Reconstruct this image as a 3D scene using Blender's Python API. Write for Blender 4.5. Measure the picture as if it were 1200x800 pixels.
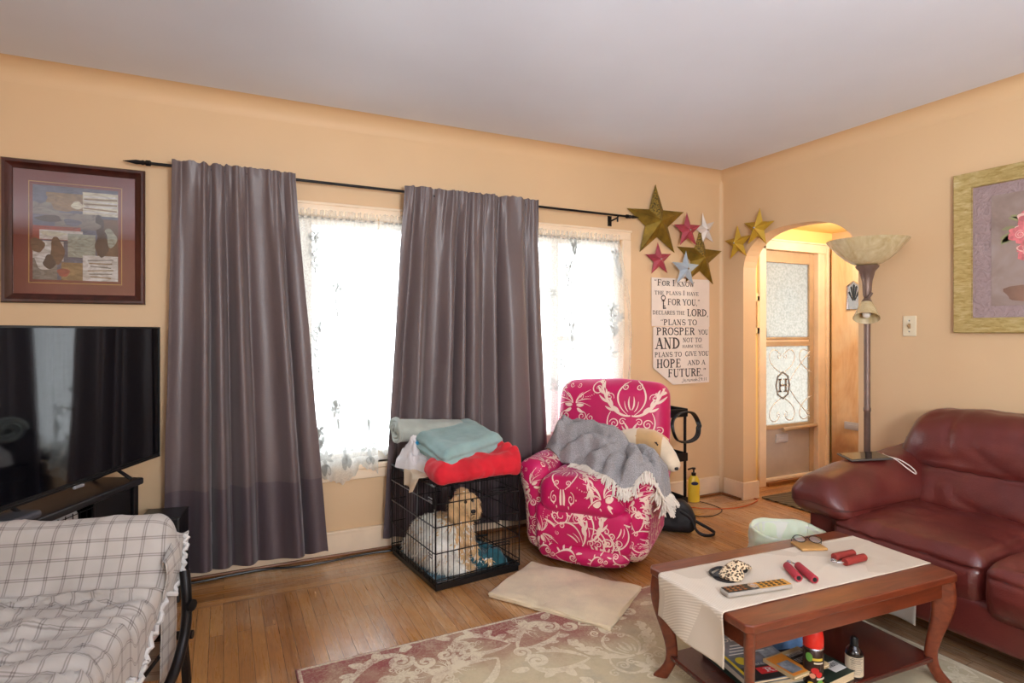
import bpy, math, random
from math import pi, sin, cos, tan, radians as R, sqrt, atan2
from mathutils import Vector as V, Matrix as Mx, noise as NZ
from mathutils.bvhtree import BVHTree

for _o in list(bpy.data.objects):
    bpy.data.objects.remove(_o)
SC = bpy.context.scene
COL = SC.collection
random.seed(7)

# ---------------------------------------------------------------- camera
YAW = R(26.1)
cam_d = bpy.data.cameras.new('camera')
cam_d.sensor_width = 36.0
cam_d.lens = 36.0 * 690 / 1200
cam_d.shift_y = -0.01
cam_d.clip_start = 0.02
cam = bpy.data.objects.new('camera', cam_d)
cam.location = (0, 0, 1.25)
cam.rotation_euler = (pi / 2, 0, -YAW)
COL.objects.link(cam)
SC.camera = cam

# ---------------------------------------------------------------- light, exposure
SC.view_settings.view_transform = 'Standard'
SC.view_settings.look = 'None'
SC.view_settings.gamma = 1.0
SC.view_settings.use_curve_mapping = False
SC.view_settings.exposure = 0.10
SKY = 8.5
REAR_W = 38.0
SIDE_W = 24.0
BULB_W = 24.0
CEIL_W = 100.0
wd = bpy.data.worlds.new('world')
SC.world = wd
wd.use_nodes = True
bg = wd.node_tree.nodes['Background']
bg.inputs[0].default_value = (0.88, 0.95, 1.0, 1)
bg.inputs[1].default_value = SKY
SC.cycles.use_denoising = True
SC.cycles.max_bounces = 8
SC.cycles.diffuse_bounces = 5
SC.cycles.glossy_bounces = 4
SC.cycles.transparent_max_bounces = 16
SC.cycles.transmission_bounces = 6
SC.cycles.sample_clamp_indirect = 6.0
SC.cycles.caustics_reflective = False
SC.cycles.caustics_refractive = False


def area(name, loc, rot, sx, sy, watts, col=(1, 1, 1), portal=False):
    l = bpy.data.lights.new(name, 'AREA')
    l.shape = 'RECTANGLE'
    l.size, l.size_y, l.energy, l.color = sx, sy, watts, col
    if portal:
        l.cycles.is_portal = True
    o = bpy.data.objects.new(name, l)
    o.location = loc
    o.rotation_euler = rot
    COL.objects.link(o)
    return o


# added fill lights standing in for unbuilt windows behind and beside the camera
area('rear_fill', (0.9, -2.46, 1.45), (R(90), 0, 0), 3.2, 1.5, REAR_W, (0.95, 0.98, 1.0))
area('side_fill', (-2.36, -0.7, 1.45), (R(90), 0, R(-90)), 2.0, 1.4, SIDE_W, (0.95, 0.98, 1.0))
# fill light added behind the camera, aimed up to brighten the ceiling
area('ceiling_fill', (0.7, -0.9, 1.5), (R(180 - 42), 0, R(-26)), 0.6, 0.6, CEIL_W, (0.92, 0.96, 1.0))
area('window_portal', (1.195, 3.6, 1.195), (R(-90), 0, 0), 2.7, 1.45, 1, portal=True)
area('door_portal', (4.29, 3.6, 1.0), (R(-90), 0, 0), 0.8, 1.95, 1, portal=True)
# warm lamp of the entry
_l = bpy.data.lights.new('entry_lamp_light', 'POINT')
_l.energy = BULB_W
_l.color = (1.0, 0.95, 0.84)
_l.shadow_soft_size = 0.06
_lo = bpy.data.objects.new('entry_lamp_light', _l)
_lo.location = (4.25, 2.62, 1.96)
COL.objects.link(_lo)


# ---------------------------------------------------------------- colour and material helpers
def srgb(c):
    r = []
    for v in c[:3]:
        v = v / 255.0
        r.append(v / 12.92 if v <= 0.04045 else ((v + 0.055) / 1.055) ** 2.4)
    return (r[0], r[1], r[2], 1.0)


class NT:
    def __init__(s, name):
        s.m = bpy.data.materials.new(name)
        s.m.use_nodes = True
        s.t = s.m.node_tree
        s.b = s.t.nodes['Principled BSDF']
        s.out = s.t.nodes['Material Output']

    def n(s, typ, **k):
        nd = s.t.nodes.new(typ)
        for a, v in k.items():
            setattr(nd, a, v)
        return nd

    def l(s, a, b):
        s.t.links.new(a, b)

    def coord(s, which='Object'):
        return s.n('ShaderNodeTexCoord').outputs[which]

    def mapping(s, scale=(1, 1, 1), rot=(0, 0, 0), loc=(0, 0, 0), which='Object'):
        mp = s.n('ShaderNodeMapping')
        mp.inputs['Scale'].default_value = scale
        mp.inputs['Rotation'].default_value = rot
        mp.inputs['Location'].default_value = loc
        s.l(s.coord(which), mp.inputs['Vector'])
        return mp.outputs[0]

    def noise(s, vec, scale=5, detail=4, rough=0.5, dist=0.0):
        nd = s.n('ShaderNodeTexNoise')
        nd.inputs['Scale'].default_value = scale
        nd.inputs['Detail'].default_value = detail
        nd.inputs['Roughness'].default_value = rough
        nd.inputs['Distortion'].default_value = dist
        if vec is not None:
            s.l(vec, nd.inputs['Vector'])
        return nd.outputs['Fac']

    def ramp(s, fac, stops, interp='LINEAR'):
        r = s.n('ShaderNodeValToRGB')
        r.color_ramp.interpolation = interp
        e = r.color_ramp.elements
        while len(e) < len(stops):
            e.new(0.5)
        for k, (p, c) in enumerate(stops):
            e[k].position = p
            e[k].color = c if len(c) == 4 else srgb(c)
        s.l(fac, r.inputs[0])
        return r.outputs[0]

    def mix(s, fac, a, b, mode='MIX'):
        m = s.n('ShaderNodeMix', data_type='RGBA', blend_type=mode)
        for sock, v in ((m.inputs[0], fac), (m.inputs[6], a), (m.inputs[7], b)):
            if isinstance(v, (int, float)):
                sock.default_value = v
            elif isinstance(v, tuple):
                sock.default_value = v if len(v) == 4 else srgb(v)
            else:
                s.l(v, sock)
        return m.outputs[2]

    def math(s, op, a, b=None, c=None):
        m = s.n('ShaderNodeMath', operation=op)
        for k, v in enumerate((a, b, c)):
            if v is None:
                continue
            if isinstance(v, (int, float)):
                m.inputs[k].default_value = v
            else:
                s.l(v, m.inputs[k])
        return m.outputs[0]

    def bump(s, h, strength=0.3, dist=0.01):
        b = s.n('ShaderNodeBump')
        b.inputs['Strength'].default_value = strength
        b.inputs['Distance'].default_value = dist
        s.l(h, b.inputs['Height'])
        s.l(b.outputs[0], s.b.inputs['Normal'])

    def set(s, **k):
        for a, v in k.items():
            s.b.inputs[a.replace('_', ' ')].default_value = v
        return s


GREY0 = (0, 0, 0, 1)
WHITE1 = (1, 1, 1, 1)


def mat(name, c, rough=0.5, metal=0.0, var=0.08, vscale=6.0, bump=0.0, bscale=60.0, bdist=0.003,
        sheen=0.0, coat=0.0, spec=0.5, emit=0.0, stretch=(1, 1, 1), dist=0.0, trans=0.0):
    """plain surface with procedural tone variation and grain"""
    t = NT(name)
    vec = t.mapping(stretch)
    f = t.noise(vec, vscale, 4, 0.55, dist)
    base = srgb(c)
    lo = tuple(max(0, v * (1 - var * 2)) for v in base[:3]) + (1,)
    hi = tuple(min(1, v * (1 + var * 2)) for v in base[:3]) + (1,)
    t.l(t.ramp(f, [(0.3, lo), (0.7, hi)]), t.b.inputs['Base Color'])
    t.set(Roughness=rough, Metallic=metal)
    t.b.inputs['Specular IOR Level'].default_value = spec
    if sheen:
        t.b.inputs['Sheen Weight'].default_value = sheen
    if coat:
        t.b.inputs['Coat Weight'].default_value = coat
        t.b.inputs['Coat Roughness'].default_value = 0.15
    if trans:
        t.b.inputs['Transmission Weight'].default_value = trans
    if bump:
        t.bump(t.noise(vec, bscale, 4, 0.6), bump, bdist)
    return t.m


# ---------------------------------------------------------------- mesh helpers
class MB:
    def __init__(s):
        s.v, s.f, s.mi = [], [], []
        s.uv = {}
        s.k = 0
        s.M = Mx.Identity(4)

    def add(s, vs, fs, mi=None):
        b = len(s.v)
        s.v += [s.M @ V(p) for p in vs]
        s.f += [tuple(b + i for i in f) for f in fs]
        s.mi += [s.k if mi is None else mi] * len(fs)
        return b

    def box(s, c, d, rz=0, rot=None):
        x, y, z = d[0] / 2, d[1] / 2, d[2] / 2
        vs = [V((i, j, k)) for i in (-x, x) for j in (-y, y) for k in (-z, z)]
        m = rot if rot is not None else Mx.Rotation(rz, 3, 'Z')
        vs = [m @ p + V(c) for p in vs]
        s.add(vs, [(0, 1, 3, 2), (4, 6, 7, 5), (0, 4, 5, 1), (2, 3, 7, 6), (0, 2, 6, 4), (1, 5, 7, 3)])
        return s

    def tube(s, path, r, n=8, caps=True, closed=False):
        P = [V(p) for p in path]
        if len(P) < 2:
            return s
        rs = r if isinstance(r, (list, tuple)) else [r] * len(P)
        up = None
        rings = []
        N = len(P)
        for i, p in enumerate(P):
            if closed:
                t = P[(i + 1) % N] - P[i - 1]
            else:
                t = P[min(i + 1, N - 1)] - P[max(i - 1, 0)]
            if t.length < 1e-9:
                t = V((0, 0, 1))
            t.normalize()
            if up is None:
                up = V((0, 0, 1)) if abs(t.z) < 0.9 else V((1, 0, 0))
            a = t.cross(up)
            if a.length < 1e-6:
                a = t.orthogonal()
            a.normalize()
            up = a.cross(t).normalized()
            rings.append([p + (a * cos(2 * pi * k / n) + up * sin(2 * pi * k / n)) * rs[i] for k in range(n)])
        vs = [q for g in rings for q in g]
        fs = []
        for i in range(N if closed else N - 1):
            j = (i + 1) % N
            for k in range(n):
                fs.append((i * n + k, i * n + (k + 1) % n, j * n + (k + 1) % n, j * n + k))
        if caps and not closed:
            fs.append(tuple(reversed(range(n))))
            fs.append(tuple((N - 1) * n + k for k in range(n)))
        s.add(vs, fs)
        return s

    def lathe(s, prof, c=(0, 0, 0), n=24, cap=True, rot=None, sx=1, sy=1):
        m = rot if rot is not None else Mx.Identity(3)
        vs, fs = [], []
        for (r, z) in prof:
            for k in range(n):
                a = 2 * pi * k / n
                vs.append(m @ V((r * cos(a) * sx, r * sin(a) * sy, z)) + V(c))
        for i in range(len(prof) - 1):
            for k in range(n):
                fs.append((i * n + k, i * n + (k + 1) % n, (i + 1) * n + (k + 1) % n, (i + 1) * n + k))
        if cap:
            if prof[0][0] > 1e-5:
                fs.append(tuple(reversed(range(n))))
            if prof[-1][0] > 1e-5:
                fs.append(tuple((len(prof) - 1) * n + k for k in range(n)))
        s.add(vs, fs)
        return s

    def grid(s, fn, nu, nv, uv=None, flip=False):
        vs = [fn(i / nu, j / nv) for j in range(nv + 1) for i in range(nu + 1)]
        fs = []
        for j in range(nv):
            for i in range(nu):
                a = j * (nu + 1) + i
                q = (a, a + 1, a + nu + 2, a + nu + 1)
                fs.append(tuple(reversed(q)) if flip else q)
        b = s.add(vs, fs)
        if uv:
            for j in range(nv + 1):
                for i in range(nu + 1):
                    s.uv[b + j * (nu + 1) + i] = uv(i / nu, j / nv)
        return s

    def prism(s, poly, axis, a, b):
        """extrude a 2D polygon along an axis from a to b; poly in the two other axes in order"""
        def p3(p, w):
            if axis == 'x':
                return (w, p[0], p[1])
            if axis == 'y':
                return (p[0], w, p[1])
            return (p[0], p[1], w)
        n = len(poly)
        vs = [p3(p, a) for p in poly] + [p3(p, b) for p in poly]
        fs = [tuple(range(n)), tuple(reversed(range(n, 2 * n)))]
        fs += [(i, i + n, (i + 1) % n + n, (i + 1) % n) for i in range(n)]
        s.add(vs, fs)
        return s

    def soft(s, c, d, r, m=6, k=4, fn=None, rot=None, uvs=None):
        """rounded block (cushion): size d, corner radius r, m cells over each flat, k rows over each rounding"""
        h = [v / 2 for v in d]
        cs = []
        for a in range(3):
            rr = min(r, h[a] * 0.999)
            inner = h[a] - rr
            l = [-(inner + rr * tan(pi / 4 * (k - j) / k)) for j in range(k)]
            mm = max(1, m if isinstance(m, int) else m[a])
            mid = [-inner + 2 * inner * j / mm for j in range(mm + 1)]
            cs.append((l + mid + [-v for v in reversed(l)], inner, rr))
        M3 = rot if rot is not None else Mx.Identity(3)

        def place(q):
            e = []
            o = []
            for a in range(3):
                inner, rr = cs[a][1], cs[a][2]
                cl = max(-inner, min(inner, q[a]))
                o.append(cl)
                e.append((q[a] - cl) / rr)
            L = sqrt(sum(v * v for v in e)) or 1
            p = V([o[a] + cs[a][2] * e[a] / L for a in range(3)])
            if fn:
                p = V(fn(p.x, p.y, p.z))
            return M3 @ p + V(c)
        index = {}
        vs = []
        fs = []

        def vid(q):
            key = tuple(round(v, 6) for v in q)
            if key not in index:
                index[key] = len(vs)
                vs.append(place(q))
            return index[key]
        for a in range(3):
            b, cc = (a + 1) % 3, (a + 2) % 3
            for sgn in (-1, 1):
                for i in range(len(cs[b][0]) - 1):
                    for j in range(len(cs[cc][0]) - 1):
                        quad = []
                        for (ii, jj) in ((i, j), (i + 1, j), (i + 1, j + 1), (i, j + 1)):
                            q = [0, 0, 0]
                            q[a] = sgn * h[a]
                            q[b] = cs[b][0][ii]
                            q[cc] = cs[cc][0][jj]
                            quad.append(vid(q))
                        if len(set(quad)) >= 3:
                            fs.append(tuple(quad) if sgn > 0 else tuple(reversed(quad)))
        s.add(vs, fs)
        return s

    def bvh(s):
        return BVHTree.FromPolygons([tuple(p) for p in s.v], s.f)

    def build(s, name, mats, parent=None, smooth=True, bevel=0, seg=2, sub=0, solid=0, loc=None, rz=0, angle=40, rim=True):
        me = bpy.data.meshes.new(name)
        me.from_pydata([tuple(p) for p in s.v], [], s.f)
        if not isinstance(mats, (list, tuple)):
            mats = [mats]
        for m in mats:
            me.materials.append(m)
        for p, i in zip(me.polygons, s.mi):
            p.material_index = min(i, len(mats) - 1)
            p.use_smooth = smooth
        if s.uv:
            ul = me.uv_layers.new(name='UVMap')
            for lp in me.loops:
                ul.data[lp.index].uv = s.uv.get(lp.vertex_index, (0, 0))
        me.update()
        if smooth and angle:
            me.set_sharp_from_angle(angle=R(angle))
        o = bpy.data.objects.new(name, me)
        COL.objects.link(o)
        if parent:
            o.parent = parent
        if loc:
            o.location = loc
        if rz:
            o.rotation_euler.z = rz
        if solid:
            md = o.modifiers.new('thick', 'SOLIDIFY')
            md.thickness = solid
            md.offset = 0
            md.use_rim = rim
        if bevel:
            md = o.modifiers.new('bevel', 'BEVEL')
            md.width = bevel
            md.segments = seg
            md.limit_method = 'ANGLE'
            md.angle_limit = R(35)
        if sub:
            md = o.modifiers.new('sub', 'SUBSURF')
            md.levels = md.render_levels = sub
        return o


def thing(name, label, cat, loc=(0, 0, 0), rz=0, group=None):
    o = bpy.data.objects.new(name, None)
    o.empty_display_size = 0.05
    o.location = loc
    o.rotation_euler.z = rz
    COL.objects.link(o)
    return tag(o, label, cat, group)


def tag(o, label, cat, group=None, kind=None):
    o['label'] = label
    o['category'] = cat
    if group:
        o['group'] = group
    if kind:
        o['kind'] = kind
    return o


def struct(o):
    o['kind'] = 'structure'
    return o


def fold(x, y, z, sc=1.0, oct=3):
    return NZ.fractal(V((x * sc, y * sc, z * sc)), 1.0, 2.0, oct)


def bez(p0, p1, p2, p3, n=14):
    out = []
    for i in range(n + 1):
        t = i / n
        a, b, c, d = (1 - t) ** 3, 3 * t * (1 - t) ** 2, 3 * t * t * (1 - t), t ** 3
        out.append(tuple(a * p0[k] + b * p1[k] + c * p2[k] + d * p3[k] for k in range(len(p0))))
    return out


def smooth_path(pts, n=6):
    P = [V(p) for p in pts]
    out = []
    for i in range(len(P) - 1):
        p0, p1, p2, p3 = P[max(i - 1, 0)], P[i], P[i + 1], P[min(i + 2, len(P) - 1)]
        for k in range(n):
            t = k / n
            out.append(0.5 * ((2 * p1) + (p2 - p0) * t + (2 * p0 - 5 * p1 + 4 * p2 - p3) * t * t + (3 * p1 - p0 - 3 * p2 + p3) * t ** 3))
    out.append(P[-1])
    return out


# 2-D strokes: each is (points, widths)
def strip2(pts, w):
    """left and right outline of a stroke of varying width"""
    n = len(pts)
    ws = w if isinstance(w, (list, tuple)) else [w] * n
    L, Rr = [], []
    for i in range(n):
        a = pts[max(i - 1, 0)]
        b = pts[min(i + 1, n - 1)]
        dx, dy = b[0] - a[0], b[1] - a[1]
        q = sqrt(dx * dx + dy * dy) or 1
        nx, ny = -dy / q * ws[i] / 2, dx / q * ws[i] / 2
        L.append((pts[i][0] + nx, pts[i][1] + ny))
        Rr.append((pts[i][0] - nx, pts[i][1] - ny))
    return L, Rr


LK = [0]


def lay(mb, strokes, to3, mi, lim=.3):
    """lay 2-D strokes onto a surface: to3(x, y) gives the 3-D point or None"""
    for pts, w in strokes:
        LK[0] = (LK[0] + 1) % 240
        L, Rr = strip2(pts, w)
        prev = None
        for a, b in zip(L, Rr):
            pa, pb = to3(*a), to3(*b)
            if pa is None or pb is None or (V(pa) - V(pb)).length > lim:
                prev = None
                continue
            if prev is not None and (V(prev[0]) - V(pa)).length < lim:
                mb.add([prev[0], prev[1], pb, pa], [(0, 1, 2, 3)], mi)
            prev = (pa, pb)


def spiral(cx, cy, r, turns=1.4, a0=0, sgn=1, w=0.03, n=26):
    pts, ws = [], []
    for i in range(n + 1):
        t = i / n
        rr = r * (1 - 0.86 * t)
        a = a0 + sgn * turns * 2 * pi * t
        pts.append((cx + rr * cos(a), cy + rr * sin(a)))
        ws.append(w * (0.55 + 0.45 * sin(pi * min(1, t * 1.3))))
    return [(pts, ws)]


def taper(p0, p1, p2, p3, w, n=12, lead=0.35):
    pts = bez(p0, p1, p2, p3, n)
    ws = []
    for i in range(n + 1):
        t = i / n
        ws.append(w * (0.25 + 0.75 * min(1, t / lead)) * (1 - max(0, (t - 0.6) / 0.4) ** 1.5 * 0.9))
    return [(pts, ws)]


def drop(x, y, a, L, w, curl=0.35):
    """teardrop leaf from (x, y) in direction a"""
    c, s_ = cos(a), sin(a)
    n = 8
    pts, ws = [], []
    for i in range(n + 1):
        t = i / n
        off = curl * L * t * t
        pts.append((x + c * L * t - s_ * off, y + s_ * L * t + c * off))
        ws.append(w * sin(pi * (0.12 + 0.83 * t)) ** 0.8)
    return [(pts, ws)]


def dot(x, y, r):
    return [([(x - r, y), (x - r * 0.5, y), (x, y), (x + r * 0.5, y), (x + r, y)], [r * 0.3, r * 1.73, r * 2, r * 1.73, r * 0.3])]


def mirror(st):
    return st + [([(-p[0], p[1]) for p in pts], w) for pts, w in st]


def damask_half():
    s = []
    main = bez((0.02, -0.22), (0.42, -0.28), (0.78, 0.12), (0.98, 0.78), 24)
    s.append((main, [0.035 + 0.05 * sin(pi * i / 24) for i in range(25)]))
    for i, sd, L in ((7, 1, .26), (10, -1, .30), (12, 1, .28), (15, -1, .34), (17, 1, .26), (19, -1, .3), (21, 1, .2), (23, -1, .22)):
        x, y = main[i]
        dx, dy = main[i + 1][0] - main[i - 1][0], main[i + 1][1] - main[i - 1][1]
        a = atan2(dy, dx)
        s += drop(x, y, a + sd * 0.75, L, 0.075, -sd * 0.4)
    s += drop(0.97, 0.74, 1.1, 0.26, 0.1, 0.3)
    s += drop(0.97, 0.74, 1.9, 0.2, 0.08, 0.4)
    # bowl below
    b = bez((0.62, -0.12), (0.88, -0.5), (0.55, -1.0), (0.12, -0.72), 18)
    s.append((b, [0.02 + 0.028 * sin(pi * i / 18) for i in range(19)]))
    s += spiral(0.5, -0.46, 0.15, 1.5, 0.2, 1, 0.035)
    s += spiral(0.25, -0.4, 0.11, 1.3, 2.6, -1, 0.032)
    s += spiral(0.84, -0.62, 0.12, 1.3, 2.2, -1, 0.03)
    s += spiral(0.2, -1.02, 0.13, 1.5, 1.6, 1, 0.034)
    s += drop(0.03, -0.75, 1.3, 0.36, 0.07, -0.2)
    s += drop(0.05, -0.78, -0.5, 0.28, 0.06, 0.3)
    s += drop(0.06, -0.72, 0.4, 0.26, 0.06, 0.4)
    # urn and tulip
    u = bez((0.1, -0.2), (0.62, 0.2), (0.42, 0.62), (0.1, 0.78), 16)
    s.append((u, [0.015 + 0.035 * sin(pi * i / 16) for i in range(17)]))
    s += spiral(0.2, 0.62, 0.1, 1.4, 1.2, -1, 0.03)
    s += spiral(0.3, 0.95, 0.13, 1.4, -1.6, 1, 0.032)
    s += drop(0.04, 0.78, 1.35, 0.4, 0.08, 0.25)
    s += drop(0.02, -0.05, 1.0, 0.36, 0.05, 0.5)
    s += drop(0.09, -0.1, 0.75, 0.3, 0.03, 0.5)
    s += spiral(0.66, 0.32, 0.13, 1.3, 3.5, -1, 0.028)
    for i in range(6):
        s += dot(0.56 + 0.03 * i, 0.02 + 0.085 * i, 0.013 + 0.003 * i)
    for i in range(5):
        s += dot(0.12 + 0.09 * i, 1.16 - 0.05 * i, 0.02)
    return s


def sprig_half():
    s = []
    for a, L, w in ((1.2, .75, .04), (0.75, .62, .035), (0.3, .6, .03), (1.45, .5, .035)):
        s += drop(0.06, 0, a, L, w, -0.5)
    s += spiral(0.28, 0.3, 0.12, 1.4, -1.5, 1, 0.026)
    s += spiral(0.17, 0.72, 0.1, 1.3, 3.4, 1, 0.024)
    s += drop(0.1, -0.06, -0.3, 0.3, 0.15, 0.35)
    s += drop(0.14, -0.2, -0.9, 0.3, 0.13, 0.4)
    s += spiral(0.36, -0.52, 0.2, 1.5, 1.5, -1, 0.045)
    s += spiral(0.72, -0.55, 0.16, 1.4, 1.8, 1, 0.04)
    for i in range(6):
        s += dot(0.5 + 0.085 * i, 0.28 + 0.02 * i * i * 0.4, 0.018)
    return s


DAMASK = mirror(damask_half())
SPRIG = mirror(sprig_half())
SCROLL = (taper((-.9, -.2), (-.3, .5), (.2, .5), (.45, .05), .11, 18) + spiral(.25, .0, .24, 1.5, 0.2, -1, .085)
          + taper((-.9, -.2), (-.5, -.5), (.0, -.5), (.3, -.3), .08, 14) + drop(-.4, .22, 1.9, .32, .12, .3)
          + drop(-.1, .34, 1.3, .3, .11, -.3) + drop(-.62, .05, 2.3, .3, .11, .3) + spiral(.62, -.3, .2, 1.4, 2.4, 1, .07)
          + drop(.42, .3, .7, .36, .12, -.3) + drop(-.2, -.38, -1.2, .26, .1, .3) + drop(.1, -.4, -.8, .28, .1, .3))


def xf(strokes, sc, ox=0, oy=0, a=0, fx=1):
    c, s_ = cos(a), sin(a)
    return [([((p[0] * fx * c - p[1] * s_) * sc + ox, (p[0] * fx * s_ + p[1] * c) * sc + oy) for p in pts],
             [q * sc for q in (w if isinstance(w, (list, tuple)) else [w] * len(pts))]) for pts, w in strokes]


# a slab-serif alphabet drawn with strokes (unit cap height)
def arc(cx, cy, rx, ry, a0, a1, n=14):
    return [(cx + rx * cos(R(a0 + (a1 - a0) * i / n)), cy + ry * sin(R(a0 + (a1 - a0) * i / n))) for i in range(n + 1)]


TK, TN = 0.17, 0.075


def GL(ch):
    """strokes, advance"""
    def bar(x0, y0, x1, y1, w):
        return ([(x0, y0), (x1, y1)], w)

    def srf(x, y, w=.3):
        return ([(x - w / 2, y), (x + w / 2, y)], .07)
    s = []
    if ch == 'A':
        s = [bar(.1, 0, .4, 1, TN), bar(.38, 1, .7, 0, TK), bar(.2, .33, .6, .33, TN), srf(.1, .03), srf(.7, .03, .32)]; w = .84
    elif ch == 'C':
        a = arc(.42, .5, .34, .48, 50, 310, 20); s = [(a, [TN + .11 * sin(pi * i / 20) for i in range(21)]), bar(.66, .95, .66, .68, TN)]; w = .8
    elif ch == 'D':
        a = arc(.2, .5, .52, .47, 90, -90, 18); s = [bar(.2, 0, .2, 1, TK), (a, [TN + .1 * sin(pi * i / 18) for i in range(19)]), srf(.16, .03), srf(.16, .97)]; w = .86
    elif ch in 'EF':
        s = [bar(.2, 0, .2, 1, TK), bar(.1, .97, .64, .97, TN), bar(.2, .52, .5, .52, TN), bar(.62, 1, .62, .76, TN), bar(.5, .64, .5, .4, TN), srf(.2, .03, .34)]
        if ch == 'E':
            s += [bar(.1, .03, .66, .03, TN), bar(.65, 0, .65, .26, TN)]
        w = .76
    elif ch == 'G':
        a = arc(.42, .5, .34, .48, 50, 320, 20); s = [(a, [TN + .11 * sin(pi * i / 20) for i in range(21)]), bar(.66, .95, .66, .68, TN), bar(.68, .05, .68, .42, TK * .8), srf(.64, .42)]; w = .84
    elif ch == 'H':
        s = [bar(.2, 0, .2, 1, TK), bar(.68, 0, .68, 1, TK), bar(.2, .5, .68, .5, TN), srf(.2, .03), srf(.2, .97), srf(.68, .03), srf(.68, .97)]; w = .9
    elif ch == 'I':
        s = [bar(.2, 0, .2, 1, TK), srf(.2, .03), srf(.2, .97)]; w = .42
    elif ch == 'K':
        s = [bar(.2, 0, .2, 1, TK), bar(.24, .42, .66, .97, TN), bar(.36, .58, .7, .02, TK), srf(.2, .03), srf(.2, .97), srf(.64, .97), srf(.7, .03)]; w = .86
    elif ch == 'L':
        s = [bar(.2, 0, .2, 1, TK), bar(.1, .03, .62, .03, TN), bar(.62, 0, .62, .3, TN), srf(.2, .97, .34)]; w = .72
    elif ch == 'M':
        s = [bar(.16, 0, .16, 1, TN), bar(.16, 1, .46, .1, TK), bar(.46, .1, .78, 1, TN), bar(.78, 0, .78, 1, TK), srf(.16, .03), srf(.78, .03), srf(.12, .97, .2), srf(.82, .97, .22)]; w = 1.0
    elif ch == 'N':
        s = [bar(.16, 0, .16, 1, TN), bar(.14, 1, .66, 0, TK), bar(.66, 0, .66, 1, TN), srf(.16, .03), srf(.1, .97, .2), srf(.66, .97)]; w = .86
    elif ch == 'O':
        a = arc(.44, .5, .34, .47, 0, 360, 28); s = [(a, [TN + .1 * abs(cos(2 * pi * i / 28)) for i in range(29)])]; w = .9
    elif ch in 'PR':
        a = arc(.2, .73, .42, .24, 90, -90, 14); s = [bar(.2, 0, .2, 1, TK), (a, [TN + .09 * sin(pi * i / 14) for i in range(15)]), srf(.2, .03, .34), srf(.14, .97)]
        if ch == 'R':
            s += [bar(.4, .5, .68, .03, TK), srf(.7, .03, .2)]
        w = .8
    elif ch == 'S':
        a = arc(.38, .73, .26, .24, 40, 250, 12) + arc(.38, .26, .28, .24, 100, -140, 14)
        s = [(a, [TN + .09 * sin(pi * i / (len(a) - 1)) for i in range(len(a))]), bar(.62, .98, .62, .72, TN), bar(.12, .02, .12, .3, TN)]; w = .74
    elif ch == 'T':
        s = [bar(.4, 0, .4, 1, TK), bar(.06, .97, .74, .97, TN), bar(.07, 1, .07, .72, TN), bar(.73, 1, .73, .72, TN), srf(.4, .03, .34)]; w = .82
    elif ch == 'U':
        a = [(.2, 1)] + arc(.44, .3, .24, .28, 180, 360, 12) + [(.68, 1)]
        s = [(a, [TK] * 5 + [TK - .012 * i for i in range(len(a) - 5)]), srf(.2, .97), srf(.68, .97)]; w = .88
    elif ch == 'V':
        s = [bar(.1, 1, .42, 0, TK), bar(.4, 0, .7, 1, TN), srf(.1, .97), srf(.7, .97)]; w = .8
    elif ch == 'W':
        s = [bar(.1, 1, .34, 0, TK), bar(.32, 0, .52, .9, TN), bar(.5, .9, .72, 0, TK), bar(.7, 0, .94, 1, TN), srf(.1, .97), srf(.94, .97), srf(.5, .94)]; w = 1.04
    elif ch == 'Y':
        s = [bar(.1, 1, .4, .45, TK), bar(.4, .45, .7, 1, TN), bar(.4, .48, .4, 0, TK), srf(.1, .97), srf(.7, .97), srf(.4, .03)]; w = .8
    elif ch == ',':
        s = [([(.12, .1), (.16, .02), (.08, -.16)], [.16, .14, .03])]; w = .3
    elif ch == '.':
        s = [([(.06, .07), (.2, .07)], .14)]; w = .3
    elif ch in '“':
        s = [([(.14, .74), (.12, .84), (.2, .98)], [.13, .12, .03]), ([(.34, .74), (.32, .84), (.4, .98)], [.13, .12, .03])]; w = .5
    elif ch in '”':
        s = [([(.14, .98), (.17, .88), (.08, .74)], [.13, .12, .03]), ([(.34, .98), (.37, .88), (.28, .74)], [.13, .12, .03])]; w = .5
    else:
        w = .36
    return s, w


def words2(txt, x0, x1, y, h, split=False):
    """strokes of a line of writing fitted between x0 and x1, baseline y, cap height h"""
    st, x = [], 0
    cuts = []
    for ch in txt:
        if ch == ' ':
            cuts.append(len(st))
        k = 1.0
        if ch.islower():
            k = 0.78
        g, a = GL(ch.upper())
        st += [([(x + p[0] * k, p[1] * k) for p in pts], [q * k for q in (w if isinstance(w, list) else [w] * len(pts))]) for pts, w in g]
        x += a * k
    f = (x1 - x0) / x
    out = []
    for pts, w in st:
        out.append(([(x0 + p[0] * f, y + p[1] * h) for p in pts], [q * (f + h) / 2 for q in w]))
    if split:
        ends = [0] + cuts + [len(out)]
        return [out[a:b] for a, b in zip(ends[:-1], ends[1:])]
    return out

# ---------------------------------------------------------------- materials of the room
def wall_mat(name, c):
    t = NT(name)
    vec = t.mapping()
    f = t.noise(vec, 1.1, 3, 0.5)
    base = srgb(c)
    t.l(t.ramp(f, [(0.3, tuple(v * 0.95 for v in base[:3]) + (1,)), (0.7, tuple(min(1, v * 1.04) for v in base[:3]) + (1,))]), t.b.inputs['Base Color'])
    t.set(Roughness=0.55)
    t.bump(t.noise(vec, 90, 4, 0.6), 0.12, 0.002)
    return t.m


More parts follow.
